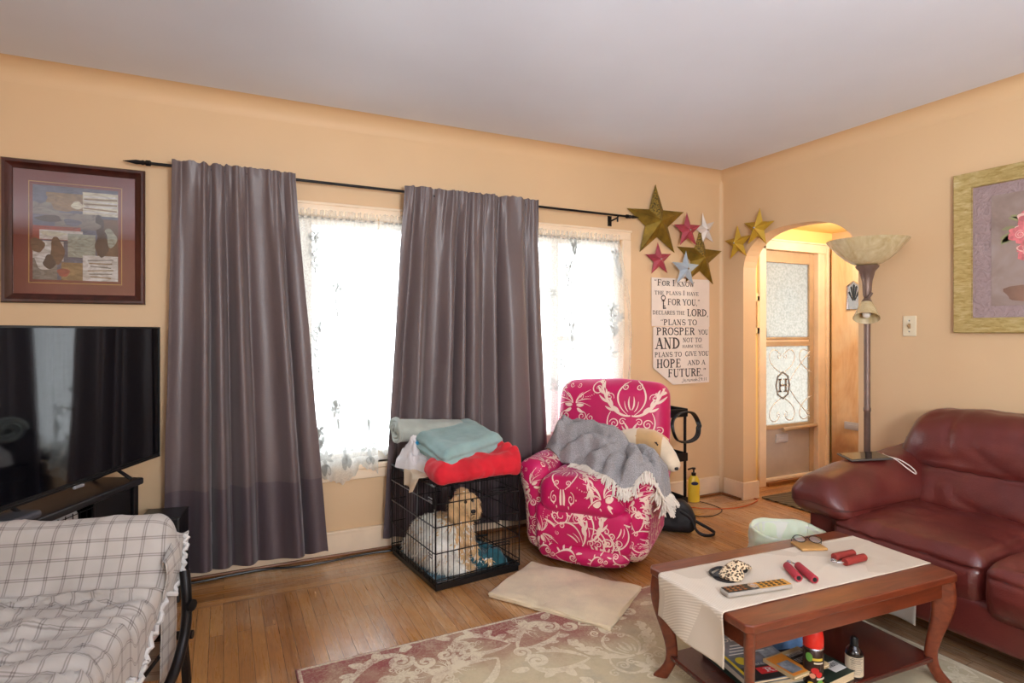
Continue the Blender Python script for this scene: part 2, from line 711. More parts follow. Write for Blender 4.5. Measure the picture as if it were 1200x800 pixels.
M_ENTRY = wall_mat('pale_yellow_paint', (250, 218, 140))
M_WALL = wall_mat('peach_wall_paint', (220, 187, 146))
M_CEIL = wall_mat('white_ceiling_paint', (222, 228, 242))
M_TRIM = mat('cream_trim_paint', (241, 219, 190), 0.4, var=0.04, bump=0.05, bscale=30)
M_FRAMEW = mat('white_window_paint', (238, 232, 220), 0.4, var=0.03)


def wood_floor():
    t = NT('oak_strip_floor')
    tc = t.coord('Object')
    sep = t.n('ShaderNodeSeparateXYZ')
    t.l(tc, sep.inputs[0])

    def planks(rot):
        mp = t.n('ShaderNodeMapping')
        mp.inputs['Rotation'].default_value = (0, 0, rot)
        t.l(tc, mp.inputs['Vector'])
        br = t.n('ShaderNodeTexBrick')
        br.offset = 0.37
        br.inputs['Color1'].default_value = (0, 0, 0, 1)
        br.inputs['Color2'].default_value = (1, 1, 1, 1)
        br.inputs['Mortar'].default_value = (0.5, 0.5, 0.5, 1)
        br.inputs['Scale'].default_value = 1
        br.inputs['Mortar Size'].default_value = 0.0012
        br.inputs['Mortar Smooth'].default_value = 0.4
        br.inputs['Brick Width'].default_value = 0.9
        br.inputs['Row Height'].default_value = 0.052
        t.l(mp.outputs[0], br.inputs['Vector'])
        st = t.n('ShaderNodeMapping')
        st.inputs['Scale'].default_value = (1.6, 26, 1)
        t.l(mp.outputs[0], st.inputs['Vector'])
        # each strip shifts the grain
        ad = t.n('ShaderNodeVectorMath', operation='ADD')
        t.l(st.outputs[0], ad.inputs[0])
        sc = t.n('ShaderNodeVectorMath', operation='SCALE')
        t.l(br.outputs['Color'], sc.inputs[0])
        sc.inputs['Scale'].default_value = 31
        t.l(sc.outputs[0], ad.inputs[1])
        gr = t.noise(ad.outputs[0], 3.0, 6, 0.65, 0.6)
        return br, gr
    b1, g1 = planks(pi / 2)
    b2, g2 = planks(0)
    border = t.math('GREATER_THAN', sep.outputs['Y'], 3.0)
    tone = t.mix(border, b1.outputs['Color'], b2.outputs['Color'])
    gap = t.mix(border, b1.outputs['Fac'], b2.outputs['Fac'])
    grain = t.mix(border, g1, g2)
    col = t.ramp(tone, [(0.0, (126, 74, 34)), (0.35, (174, 114, 56)), (0.7, (212, 156, 90)), (1.0, (150, 94, 46))])
    gcol = t.ramp(grain, [(0.25, (104, 62, 30)), (0.5, (196, 138, 78)), (0.8, (220, 170, 108))])
    col = t.mix(0.5, col, gcol)
    pat = t.noise(t.mapping((.9, .55, 1), loc=(.4, 2.2, 0)), 2.2, 5, 0.6)
    col = t.mix(0.75, col, t.ramp(pat, [(0.3, (0.66, 0.58, 0.50, 1)), (0.65, (1, 1, 1, 1))]), 'MULTIPLY')
    # worn, greyed finish in the walking path and scratches
    wear = t.noise(t.mapping((1.0, 0.7, 1), loc=(3.1, 1.3, 0)), 1.5, 5, 0.6, 0.4)
    wfac = t.ramp(wear, [(0.44, GREY0), (0.62, (0.75, 0.75, 0.75, 1))])
    fine = t.noise(t.mapping((22, 3, 1)), 4, 5, 0.7)
    wf2 = t.mix(1.0, wfac, t.ramp(fine, [(0.4, (0.35, 0.35, 0.35, 1)), (0.65, WHITE1)]), 'MULTIPLY')
    col = t.mix(wf2, col, (205, 180, 150))
    col = t.mix(gap, col, (84, 52, 26))
    t.l(col, t.b.inputs['Base Color'])
    t.l(t.ramp(grain, [(0.2, (0.36, 0.36, 0.36, 1)), (0.8, (0.22, 0.22, 0.22, 1))]), t.b.inputs['Roughness'])
    h = t.math('SUBTRACT', t.math('MULTIPLY', grain, 0.15), gap)
    t.b.inputs['Coat Weight'].default_value = 0.5
    t.b.inputs['Coat Roughness'].default_value = 0.24
    t.bump(h, 0.25, 0.002)
    return t.m


M_FLOOR = wood_floor()
M_BLACKMETAL = mat('black_metal', (24, 22, 24), 0.4, 0.6, var=0.05)
M_BLACKPLASTIC = mat('black_plastic', (18, 18, 20), 0.35, var=0.05, bump=0.05, bscale=200)
M_CHROME = mat('bright_metal', (200, 200, 205), 0.25, 1.0, var=0.03)
M_PALEMETAL = mat('pale_brushed_metal', (196, 196, 204), 0.4, 0.1, var=0.04)
M_BRONZE = mat('brown_bronze', (116, 94, 84), 0.4, 0.3, var=0.1, vscale=12)


def pane_mat(name, tint=(1, 1, 1, 1), gloss=0.06, rough=0.02):
    """thin clear glass: lets light straight through, with a weak mirror"""
    t = NT(name)
    tr = t.n('ShaderNodeBsdfTransparent')
    tr.inputs[0].default_value = tint
    gl = t.n('ShaderNodeBsdfGlossy')
    gl.inputs['Roughness'].default_value = rough
    lw = t.n('ShaderNodeLayerWeight')
    lw.inputs[0].default_value = 0.35
    mx = t.n('ShaderNodeMixShader')
    t.l(t.math('MULTIPLY_ADD', lw.outputs['Fresnel'], 0.7, gloss), mx.inputs[0])
    t.l(tr.outputs[0], mx.inputs[1])
    t.l(gl.outputs[0], mx.inputs[2])
    t.l(mx.outputs[0], t.out.inputs[0])
    return t.m


M_PANE = pane_mat('window_glass')


def frosted_mat():
    t = NT('pebbled_glass')
    tr = t.n('ShaderNodeBsdfTranslucent')
    vec = t.mapping((1, 1, 1))
    f = t.noise(vec, 55, 3, 0.6)
    t.l(t.ramp(f, [(0.35, (0.31, 0.295, 0.27, 1)), (0.6, (0.41, 0.39, 0.36, 1))]), tr.inputs[0])
    tp = t.n('ShaderNodeBsdfTransparent')
    tp.inputs[0].default_value = (0.4, 0.39, 0.36, 1)
    mx = t.n('ShaderNodeMixShader')
    mx.inputs[0].default_value = 0.10
    t.l(tr.outputs[0], mx.inputs[1])
    t.l(tp.outputs[0], mx.inputs[2])
    gl = t.n('ShaderNodeBsdfGlossy')
    gl.inputs['Roughness'].default_value = 0.2
    m2 = t.n('ShaderNodeMixShader')
    m2.inputs[0].default_value = 0.06
    t.l(mx.outputs[0], m2.inputs[1])
    t.l(gl.outputs[0], m2.inputs[2])
    t.l(m2.outputs[0], t.out.inputs[0])
    return t.m


M_FROST = frosted_mat()

# ---------------------------------------------------------------- room shell
XR, YB, ZC = 3.46, 3.38, 2.463          # right wall, back wall, ceiling
XL, YF = -2.45, -2.55                   # walls beside and behind the camera
XR2 = 3.59                              # far face of the right wall
VX = 4.76                               # entry: right wall
WX0, WX1, WZ0, WZ1 = -0.12, 2.51, 0.50, 1.89     # window opening
DX0, DX1, DZ1 = 3.93, 4.67, 1.945                # storm door opening
YO = YB + 0.16

m = MB().box(((XL + VX) / 2, (YF + YO) / 2, -0.05), (VX - XL + 0.4, YO - YF + 0.4, 0.1))
struct(m.build('floor', M_FLOOR, smooth=False))
m = MB().box(((XL + XR2) / 2, (YF + YO) / 2, ZC + 0.05), (XR2 - XL + 0.2, YO - YF + 0.2, 0.1))
struct(m.build('ceiling', M_CEIL, smooth=False))


def boxes(lst):
    mb = MB()
    for x0, x1, y0, y1, z0, z1 in lst:
        mb.box(((x0 + x1) / 2, (y0 + y1) / 2, (z0 + z1) / 2), (x1 - x0, y1 - y0, z1 - z0))
    return mb


struct(boxes([(XL - .1, WX0, YB, YO, 0, ZC), (WX1, XR2, YB, YO, 0, ZC), (WX0, WX1, YB, YO, 0, WZ0), (WX0, WX1, YB, YO, WZ1, ZC)]).build('wall_back', M_WALL, smooth=False))
# right wall with the arch
ay0, ay1, asp, atop = 2.284, 3.166, 1.66, 1.975
arch = [(ay1, 0.0), (ay1, asp)]
for i in range(1, 24):
    a = pi * i / 24
    cx = (ay0 + ay1) / 2
    n_ = 2.5
    ca, sa = cos(a), sin(a)
    arch.append((cx + (ay1 - ay0) / 2 * math.copysign(abs(ca) ** (2 / n_), ca), asp + (atop - asp) * sa ** (2 / n_)))
arch += [(ay0, asp), (ay0, 0.0)]
m = MB()
top = ZC
# wall faces built as a strip of quads around the opening, so nothing is left to tessellation
ys = [p[0] for p in arch]
for i in range(len(arch) - 1):
    (ya, za), (yb, zb) = arch[i], arch[i + 1]
    if abs(ya - yb) < 1e-6:
        pass
    else:
        for xx in (XR, XR2):
            q = [(xx, ya, za), (xx, yb, zb), (xx, yb, top), (xx, ya, top)]
            m.add(q, [(0, 1, 2, 3)])
        m.add([(XR, ya, za), (XR, yb, zb), (XR2, yb, zb), (XR2, ya, za)], [(0, 1, 2, 3)])
m.box(((XR + XR2) / 2, (ay1 + YB) / 2, top / 2), (XR2 - XR, YB - ay1, top))
m.box(((XR + XR2) / 2, (YF + ay0) / 2, top / 2), (XR2 - XR, ay0 - YF, top))
struct(m.build('wall_right', M_WALL, smooth=True, angle=30))
# walls beside and behind the camera
struct(boxes([(XL - .1, XL, YF, YB, 0, ZC)]).build('wall_left', M_WALL, smooth=False))
struct(boxes([(XL - .1, XR2, YF - .1, YF, 0, ZC)]).build('wall_front', M_WALL, smooth=False))
# entry walls
struct(boxes([(XR2, DX0, YB, YO, 0, ZC), (DX1, VX + .1, YB, YO, 0, ZC), (DX0, DX1, YB, YO, DZ1, ZC)]).build('wall_entry_back', M_ENTRY, smooth=False))
struct(boxes([(VX, VX + .1, 1.9, YB, 0, ZC)]).build('wall_entry_right', M_WALL, smooth=False))
struct(boxes([(XR2, VX + .1, 1.8, 1.9, 0, ZC)]).build('wall_entry_front', M_WALL, smooth=False))
struct(boxes([(XR2, VX + .1, 1.8, YO, 2.10, 2.16)]).build('ceiling_entry', M_ENTRY, smooth=False))
# coved junction of wall and ceiling, rounded corner
cr = 0.09


def cove(fn, L):
    mb = MB()
    prof = [(cr * (1 - sin(pi / 2 * i / 8)), cr * (1 - cos(pi / 2 * i / 8))) for i in range(9)]
    mb.grid(lambda u, v: fn(*prof[round(u * 8)], v), 8, 1)
    return mb


struct(cove(lambda d, h, v: (XL + (XR - XL) * v, YB - 0.001 - d, ZC - (cr - sqrt(max(0.0, 2 * cr * d - d * d)))), 1).build('trim_1', M_WALL))
struct(cove(lambda d, h, v: (XR - 0.001 - d, YF + (YB - YF) * v, ZC - (cr - sqrt(max(0.0, 2 * cr * d - d * d)))), 1).build('trim_2', M_WALL))
c3 = 0.03
mb = MB().grid(lambda u, v: (XR - c3 + c3 * sin(pi / 2 * u) - 0.0005, YB - c3 + c3 * cos(pi / 2 * u) - 0.0005, ZC * v), 8, 1)
struct(mb.build('trim_3', M_WALL))
# baseboards
struct(boxes([(XL, XR - .04, YB - .018, YB, 0.012, .135), (XL, XR - .04, YB - .024, YB, 0.125, .14)]).build('baseboard_back', M_TRIM, smooth=False, bevel=.004))
struct(boxes([(XR - .018, XR, ay1, YB - .04, 0.012, .13), (XR - .018, XR2 + .018, ay1 - .018, ay1, 0.0, .13)]).build('baseboard_right', M_TRIM, smooth=False, bevel=.004))
struct(boxes([(XR - .018, XR, YF, ay0, 0.012, .13)]).build('baseboard_right_front', M_TRIM, smooth=False, bevel=.004))
M_SHOE = mat('dark_oak_moulding', (128, 78, 38), 0.4, var=0.15, stretch=(1, 8, 8))
struct(boxes([(XL, XR - .03, YB - .036, YB - .019, 0, .018), (XR - .036, XR - .019, ay1, YB - .03, 0, .018)]).build('trim_4', M_SHOE, smooth=False, bevel=.006))

# window: casing, sill, two mullions, panes
wf = MB()
for x0, x1, z0, z1 in ((WX0 - .07, WX0, WZ0 - .02, WZ1), (WX1, WX1 + .07, WZ0 - .02, WZ1), (WX0 - .07, WX1 + .07, WZ1, WZ1 + .065)):
    wf.box(((x0 + x1) / 2, YB - .011, (z0 + z1) / 2), (x1 - x0, .022, z1 - z0))
wf.box(((WX0 + WX1) / 2, YB - .015, WZ1 + .060), (WX1 - WX0 + .15, .030, .016))
o = struct(wf.build('trim_5', M_TRIM, smooth=False, bevel=.005))
struct(boxes([(WX0 - .09, WX1 + .09, YB - .028, YB + .06, WZ0 - .028, WZ0), (WX0 - .05, WX1 + .05, YB - .016, YB, WZ0 - .085, WZ0 - .03)]).build('trim_6', M_TRIM, smooth=False, bevel=.006))
w1 = struct(thing('window_1', 'white painted wooden window of three lights behind lace curtains', 'window'))
fr = MB()
yg = YB + .085
for x0, x1 in ((WX0, WX0 + .045), (WX1 - .045, WX1), (.375, .44), (1.96, 2.02)):
    fr.box(((x0 + x1) / 2, yg - .01, (WZ0 + WZ1) / 2), (x1 - x0, .09, WZ1 - WZ0))
for z0, z1 in ((WZ0, WZ0 + .06), (WZ1 - .05, WZ1)):
    fr.box(((WX0 + WX1) / 2, yg - .008, (z0 + z1) / 2), (WX1 - WX0, .085, z1 - z0))
for x0, x1 in ((WX0 + .045, .375), (2.02, WX1 - .045)):
    fr.box(((x0 + x1) / 2, yg + .01, 1.2), (x1 - x0, .04, .035))
fr.build('window_frame', M_FRAMEW, w1, smooth=False, bevel=.004)
for x0, x1 in ((WX0 + .045, .375), (.44, 1.96), (2.02, WX1 - .045)):
    MB().box(((x0 + x1) / 2, yg + .02, 1.195), (x1 - x0, .005, 1.29)).build('pane', M_PANE, w1, smooth=False)

# roof overhang outside, above the window
struct(boxes([(-1.2, 5.4, YO, YO + .75, 2.06, 2.16), (-1.2, 5.4, YO + .70, YO + .75, 1.98, 2.16)]).build('trim_9', mat('tan_soffit', (150, 140, 124), .7), smooth=False))
# ---------------------------------------------------------------- entry: storm door, wooden door
M_ALU = mat('tan_door_metal', (190, 164, 134), 0.4, 0.1, var=0.06)
M_KICK = mat('grey_door_metal', (186, 176, 168), 0.4, 0.1, var=0.08, vscale=3)
sd = struct(thing('door_1', 'storm door with pebbled glass, scrolled grille and grey kick panel', 'door'))
ydr = YB + .05
fx0, fx1 = DX0 + .01, DX1 - .10
m = MB()
for x0, x1, z0, z1 in ((fx0, fx0 + .03, .046, 1.94), (fx1 - .055, fx1 - .001, .046, 1.94), (fx0 + .03, fx1 - .055, 1.82, 1.94), (fx0 + .03, fx1 - .055, 1.125, 1.165), (fx0 + .03, fx1 - .055, 1.18, 1.20), (fx0 + .03, fx1 - .055, .44, .475)):
    m.box(((x0 + x1) / 2, ydr, (z0 + z1) / 2), (x1 - x0, .035, z1 - z0))
m.build('door_frame', M_ALU, sd, smooth=False, bevel=.003)
MB().box(((fx0 + fx1) / 2 - .0125, ydr, 1.1725), (fx1 - fx0 - .085, .02, .015)).build('glazing_bar', M_TRIM, sd, smooth=False)
MB().box(((fx0 + fx1) / 2, ydr, .245), (fx1 - fx0 - .03, .02, .40)).build('kick_panel', M_KICK, sd, smooth=False)
for z0, z1 in ((.475, 1.125), (1.2, 1.82)):
    MB().box(((fx0 + fx1) / 2 - .01, ydr + .004, (z0 + z1) / 2), (fx1 - fx0 - .08, .006, z1 - z0)).build('glass_pane', M_FROST, sd, smooth=False)
MB().box(((fx0 + fx1) / 2 - .08, ydr - .016, .36), (.14, .012, .07)).box(((fx0 + fx1) / 2 - .08, ydr - .023, .352), (.11, .006, .035)).build('mail_flap', M_PALEMETAL, sd, smooth=False, bevel=.003)
m = MB().tube([(fx0 + .22, ydr - .04, .435), (fx1 + .03, ydr - .04, .448)], .017, 12)
m.tube([(fx1 + .03, ydr - .04, .448), (fx1 + .10, ydr - .04, .45)], .006, 8)
m.build('closer', M_ALU, sd)
# scrolled grille with a letter
M_GRILLE = mat('pale_painted_iron', (238, 236, 234), 0.4, 0.0)
M_MONO = mat('grey_iron', (150, 148, 148), 0.5, 0.1)
g = MB()
gx, gz, yg2 = (fx0 + fx1) / 2 - .075, .80, ydr - .014


def gt(pts, r=.0045):
    g.tube([(gx + p[0], yg2, gz + p[1]) for p in pts], r, 6)


for s1 in (-1, 1):
    for ox in (0.0, 0.36):
        for s2 in (-1, 1):
            if ox + s1 * .16 > .36 or ox + s1 * .1 < -.26:
                continue
            pp = bez((ox, s2 * .10), (ox + s1 * .26, s2 * .20), (ox + s1 * .12, s2 * .36), (ox + s1 * .04, s2 * .27), 16)
            gt(pp)
            gt(spiral(ox + s1 * .04, s2 * .245, .028, 1.1, pi / 2, s1 * s2)[0][0], .003)
for q in ((.06, 0, .34, .28), (.06, 0, .34, -.28)):
    gt([(q[0], q[1]), (q[2] * .5, q[3] * .45), (q[2], q[3])])
g.build('grille', M_GRILLE, sd)
h = MB()
for pts, w in (([(-.035, -.05), (-.035, .05)], .016), ([(.035, -.05), (.035, .05)], .016), ([(-.035, 0), (.035, 0)], .016),
               ([(-.052, .05), (-.018, .05)], .012), ([(.018, .05), (.052, .05)], .012), ([(-.052, -.05), (-.018, -.05)], .012), ([(.018, -.05), (.052, -.05)], .012),
               ([(-.06, .075), (0, .11), (.06, .075), (.08, 0), (.06, -.075), (0, -.11), (-.06, -.075), (-.08, 0), (-.06, .075)], .012)):
    for i in range(len(pts) - 1):
        a, b = V((pts[i][0], 0, pts[i][1])), V((pts[i + 1][0], 0, pts[i + 1][1]))
        dd = b - a
        h.box(((a + b) / 2 + V((gx, yg2 - .006, gz))), (dd.length + w * .5, .008, w), rot=Mx.Rotation(-atan2(dd.z, dd.x), 3, 'Y'))
h.build('monogram', M_MONO, sd, smooth=False)
MB().box((fx0 + .01, ydr - .03, 1.24), (.03, .03, .07)).box((fx0 + .012, ydr - .03, 1.10), (.012, .02, .15)).build('door_latch', M_BRONZE, sd, smooth=False, bevel=.004)
# door casing in the entry
struct(boxes([(DX0 - .075, DX0, YB - .02, YB + .02, 0, DZ1 + .05), (DX1 - .10, DX1 - .015, YB - .01, YB + .06, 0, DZ1), (DX1 - .015, DX1 + .02, YB - .03, YB + .0, 0, DZ1 + .02), (DX0 - .075, DX1 + .05, YB - .02, YB + .02, DZ1 - .03, DZ1 + .04), (DX0 - .1, VX, YB - .03, YB, DZ1 + .04, DZ1 + .055), (DX0, DX1 - .1, YB + .0, YB + .09, 0, .045)]).build('trim_7', M_TRIM, smooth=False, bevel=.004))
struct(boxes([(DX0, DX1 - .1, YB - .04, YB + .0, 0, .03)]).build('trim_8', M_SHOE, smooth=False, bevel=.006))


def old_door():
    t = NT('worn_varnished_door')
    v = t.mapping((1, 1.0, 0.35))
    f = t.noise(v, 3.2, 5, 0.6, 1.0)
    c = t.ramp(f, [(0.25, (214, 156, 104)), (0.45, (238, 200, 150)), (0.7, (246, 224, 188))])
    f2 = t.noise(t.mapping((1, 6, 0.8)), 3, 5, 0.7)
    c = t.mix(t.ramp(f2, [(0.45, GREY0), (0.75, (.28, .28, .28, 1))]), c, (182, 104, 62))
    sp = t.n('ShaderNodeSeparateXYZ')
    t.l(t.coord('Object'), sp.inputs[0])
    low = t.math('ADD', sp.outputs['Z'], t.math('MULTIPLY', t.noise(t.mapping(), 6, 4), 0.5))
    c = t.mix(t.ramp(low, [(0.35, (.75, .75, .75, 1)), (0.85, GREY0)]), c, (112, 58, 38))
    t.l(c, t.b.inputs['Base Color'])
    t.set(Roughness=0.35)
    return t.m


d2 = struct(thing('door_2', 'old varnished wooden front door standing open in the entry', 'door'))
dxw = DX1 + .012
MB().box((dxw + .0225, 2.93, 1.0), (.045, .80, 1.93)).build('door_leaf', old_door(), d2, smooth=False, bevel=.004)


def XP(px, py, x):
    u, w = (px - 600) / 690, -(py - 388) / 690
    a = (sin(YAW) + u * cos(YAW), cos(YAW) - u * sin(YAW))
    t = x / a[0]
    return V((x, a[1] * t, 1.25 + w * t))


pw = XP(1001, 346, dxw)
m = MB()
hw, hh = .055, .115
m.prism([(pw.y - hw, pw.z - hh), (pw.y + hw, pw.z - hh), (pw.y + hw, pw.z + hh * .7), (pw.y, pw.z + hh), (pw.y - hw, pw.z + hh * .7)], 'x', dxw - .004, dxw - .001)
m.k = 1
for i in range(5):
    a = R(38 + i * 26)
    p0 = (pw.y + cos(a) * .01, pw.z - hh * .5 + sin(a) * .02)
    p1 = (pw.y + cos(a) * .05, pw.z - hh * .5 + sin(a) * .15)
    q = .008
    m.prism([(p0[0] - .002, p0[1]), (p0[0] + .002, p0[1]), (p1[0] + q, p1[1] - .01), (p1[0], p1[1]), (p1[0] - q, p1[1] - .01)], 'x', dxw - .007, dxw - .0041)
m.build('peep_window', [M_CHROME, mat('dark_peep_glass', (40, 44, 50), 0.1)], d2, smooth=False)
mr = MB()
for i in range(5):
    P5 = [(pw.y - hw, pw.z - hh), (pw.y + hw, pw.z - hh), (pw.y + hw, pw.z + hh * .7), (pw.y, pw.z + hh), (pw.y - hw, pw.z + hh * .7)]
mr.tube([(dxw - .006, *p) for p in P5], .007, 6, closed=True)
mr.build('peep_window_frame', M_CHROME, d2)
pm = XP(999, 499, dxw)
MB().box((dxw - .006, pm.y - .02, pm.z), (.012, .17, .062)).box((dxw - .013, pm.y - .02, pm.z - .002), (.006, .13, .03)).build('mail_slot', M_PALEMETAL, d2, smooth=False, bevel=.004)
# mat of the entry
t = NT('dark_ribbed_mat')
wv = t.n('ShaderNodeTexWave', wave_type='BANDS', bands_direction='DIAGONAL')
wv.inputs['Scale'].default_value = 9
wv.inputs['Distortion'].default_value = 3
t.l(t.mapping(), wv.inputs['Vector'])
t.l(t.ramp(wv.outputs['Fac'], [(0.3, (60, 52, 42)), (0.6, (110, 98, 80))]), t.b.inputs['Base Color'])
t.set(Roughness=0.9)
t.bump(wv.outputs['Fac'], 0.6, 0.006)
o = MB().soft((4.02, 2.86, .007), (.80, .56, .012), .005, 8, 2).build('door_mat', t.m)
tag(o, 'dark patterned doormat on the floor before the storm door', 'doormat')
# small memo frame on the entry wall
mf = thing('photo_frame', 'small cream frame with a reddish photo hanging beside the storm door', 'picture frame', (3.79, YB, 1.40))
m = MB()
for x0, x1, z0, z1 in ((-.06, -.035, -.17, .13), (.035, .06, -.17, .13), (-.06, .06, .09, .13), (-.06, .06, -.17, -.12)):
    m.box(((x0 + x1) / 2, -.012, (z0 + z1) / 2), (x1 - x0, .022, z1 - z0))
m.grid(lambda u, v: (-.06 + .12 * u, -.012, .13 + v * (.012 + .022 * (0.5 - 0.5 * cos(2 * pi * u)) + .01 * u)), 12, 1)
m.build('frame', mat('cream_frame_paint', (240, 214, 160), 0.4), mf, smooth=False, bevel=.002)
MB().box((0, -.006, -.015), (.08, .004, .22)).build('photo', mat('reddish_photo', (150, 84, 74), 0.4, var=0.4, vscale=30), mf, smooth=False)
lf = thing('ceiling_lamp', 'small warm lamp on the ceiling of the entry', 'lamp', (4.25, 2.62, 2.10))
M_BULB = NT('warm_lamp_glass')
M_BULB.b.inputs['Emission Color'].default_value = (1, .7, .3, 1)
M_BULB.b.inputs['Emission Strength'].default_value = 3
MB().lathe([(.02, -.03), (.06, -.028), (.06, 0)], n=20).build('canopy', M_BRONZE, lf)
MB().lathe([(.0, -.085), (.035, -.08), (.05, -.055), (.045, -.03)], n=20).build('globe', M_BULB.m, lf)

# ---------------------------------------------------------------- curtains
def curtain_mat(name, c):
    t = NT(name)
    vec = t.mapping((1, 1, 1))
    f = t.noise(t.mapping((60, 60, 900)), 1, 3, 0.6)
    f2 = t.noise(t.mapping((900, 900, 60)), 1, 3, 0.6)
    base = srgb(c)
    w = t.math('ADD', t.math('MULTIPLY', f, .5), t.math('MULTIPLY', f2, .5))
    t.l(t.ramp(w, [(0.3, tuple(v * .85 for v in base[:3]) + (1,)), (0.7, tuple(v * 1.15 for v in base[:3]) + (1,))]), t.b.inputs['Base Color'])
    t.set(Roughness=0.43)
    t.b.inputs['Sheen Weight'].default_value = 0.3
    t.b.inputs['Sheen Roughness'].default_value = 0.4
    t.b.inputs['Specular IOR Level'].default_value = 0.6
    t.bump(w, 0.08, 0.001)
    return t.m


M_CUR = curtain_mat('charcoal_satin_curtain', (100, 86, 86))
M_CURB = curtain_mat('charcoal_satin_double_hem', (80, 68, 73))
ROD_Y, ROD_Z = 3.285, 2.045

rod = thing('curtain_rod', 'thin black curtain rod with pointed finials above the window', 'curtain rod', (1.05, ROD_Y, ROD_Z))
m = MB().tube([(-1.36, 0, 0.006), (1.43, 0, -0.006)], .0075, 10)
m.build('rod', M_BLACKMETAL, rod)
for sx, x in ((-1, -1.36), (1, 1.43)):
    MB().lathe([(.0085, -.0), (.014, .004), (.014, .02), (.009, .026), (.013, .034), (.009, .042), (.011, .06), (.001, .115)], (x, 0, -sx * .006), 12, rot=Mx.Rotation(sx * pi / 2, 3, 'Y')).build('finial', M_BLACKMETAL, rod)
for x in (-1.20, .05, 1.36):
    MB().tube([(x, .094, -.03), (x, .06, -.03), (x, .0, -.022), (x, -.012, -.004)], .006, 8).tube([(x, .0, -.02), (x, .0, -.05)], .006, 8).box((x, .092, -.03), (.03, .006, .07)).build('bracket', M_BLACKMETAL, rod)


def curtain(label, tx0, tx1, bx0, bx1, folds, zb, seed, ywall):
    rnd = random.Random(seed)
    th = thing('curtain', label, 'curtain', ((tx0 + tx1) / 2, ROD_Y, ROD_Z), group='charcoal curtains on the rod')
    ox, oy, oz = th.location
    amp = [rnd.uniform(.45, 1.3) for _ in range(folds + 2)]
    wob = [rnd.uniform(-.25, .25) for _ in range(folds + 2)]

    def fn(u, v):
        z = zb + (2.078 - zb) * (1 - v)
        k = (2.045 - z) / (2.045 - zb)          # 0 at the rod, 1 at the hem
        k = max(0.0, k)
        ph = folds * (u + .055 * sin(2 * pi * u * 1.5 + seed) + .022 * sin(2 * pi * u * 3.7 + seed * 2) - .055 * sin(seed) * (1 - u) - .055 * sin(3 * pi + seed) * u)
        ph = max(0.0, min(folds + .5, ph + .2))
        i = int(ph)
        fr_ = ph - i
        aa = amp[i] * (1 - fr_) + amp[i + 1] * fr_
        ww = wob[i] * (1 - fr_) + wob[i + 1] * fr_
        x = (tx0 + (tx1 - tx0) * u) * (1 - k) + (bx0 + (bx1 - bx0) * u) * k
        phase = 2 * pi * (ph + ww * .6)
        ends = min(1, u * 9, (1 - u) * 9)
        deep = (.012 + .030 * min(1, k * 2.4) + .016 * k) * aa
        # bunched gathers near the rod
        tight = max(0, 1 - k * 5)
        y = -deep * (0.2 + .8 * ends) * cos(phase)
        y += -.007 * tight * sin(phase * 2.6 + seed) - .004 * tight * sin(phase * 5.3)
        y += .006 * fold(u * 6, z * 1.4, seed, 1.0, 2)
        x += .010 * sin(phase + .7) * (.3 + k) + .004 * fold(u * 9, z * 2, seed + 4)
        zz = z
        if z > 2.06:
            zz += .010 * fold(u * 22, seed, 2.2, 1.0, 2)
            y += .012 * fold(u * 26, seed, 7.2, 1.0, 2)
        # slack creases just under the rod
        y += -.012 * max(0, 1 - abs(k - .06) / .06) * abs(sin(phase * .5 + 1.1))
        # the cloth wraps the rod and clears the wall
        front = -.022 * max(0, 1 - k * 14)
        y += front + (ywall - ROD_Y) * min(1, k * 1.2)
        if v > .985:
            zz += .010 * cos(phase) * k
        return (x - ox, y, zz - oz)
    n_u, n_v = folds * 18, 70
    zs = (2.078 - .47) / (2.078 - zb)
    mb = MB().grid(lambda u, v: fn(u, v * zs), n_u, 56)
    mb.build('panel', M_CUR, th, solid=.0035, angle=0, rim=False)
    hb = MB().grid(lambda u, v: fn(u, zs + (1 - zs) * v), n_u, 18)
    hb.build('hem_band', M_CURB, th, solid=.0035, angle=0, rim=False)
    return th


curtain('charcoal satin curtain hanging between the framed collage and the lace curtain', -.225, .336, -.272, .492, 5, .07, 3, 3.268)
curtain('charcoal satin curtain hanging behind the dog crate, second along the rod', .92, 1.778, .795, 1.885, 7, .075, 8, 3.310)


def sheer_mat(name, op, c):
    t = NT(name)
    tp = t.n('ShaderNodeBsdfTransparent')
    tl = t.n('ShaderNodeBsdfTranslucent')
    df = t.n('ShaderNodeBsdfDiffuse')
    cc = srgb(c)
    tl.inputs[0].default_value = cc
    df.inputs[0].default_value = cc
    a = t.n('ShaderNodeMixShader')
    a.inputs[0].default_value = 0.35
    t.l(tl.outputs[0], a.inputs[1])
    t.l(df.outputs[0], a.inputs[2])
    b = t.n('ShaderNodeMixShader')
    net = t.noise(t.mapping((1, 1, 1)), 130, 2, 0.5)
    t.l(t.ramp(net, [(0.3, (op - .08,) * 3 + (1,)), (0.7, (op + .08,) * 3 + (1,))]), b.inputs[0])
    t.l(tp.outputs[0], b.inputs[1])
    t.l(a.outputs[0], b.inputs[2])
    t.l(b.outputs[0], t.out.inputs[0])
    return t.m


M_SHEER = sheer_mat('white_lace_net', .38, (246, 246, 242))
M_LACEHEM = sheer_mat('white_lace_hem', .74, (246, 246, 242))
M_LACE = sheer_mat('white_lace_motif', .92, (184, 184, 181))


def flower2(cx, cy, r, a0=0, n=6):
    st = []
    for i in range(n):
        a = a0 + 2 * pi * i / n
        st += drop(cx + cos(a) * r * .22, cy + sin(a) * r * .22, a, r * .8, r * .42, .25)
    st += dot(cx, cy, r * .14)
    return st


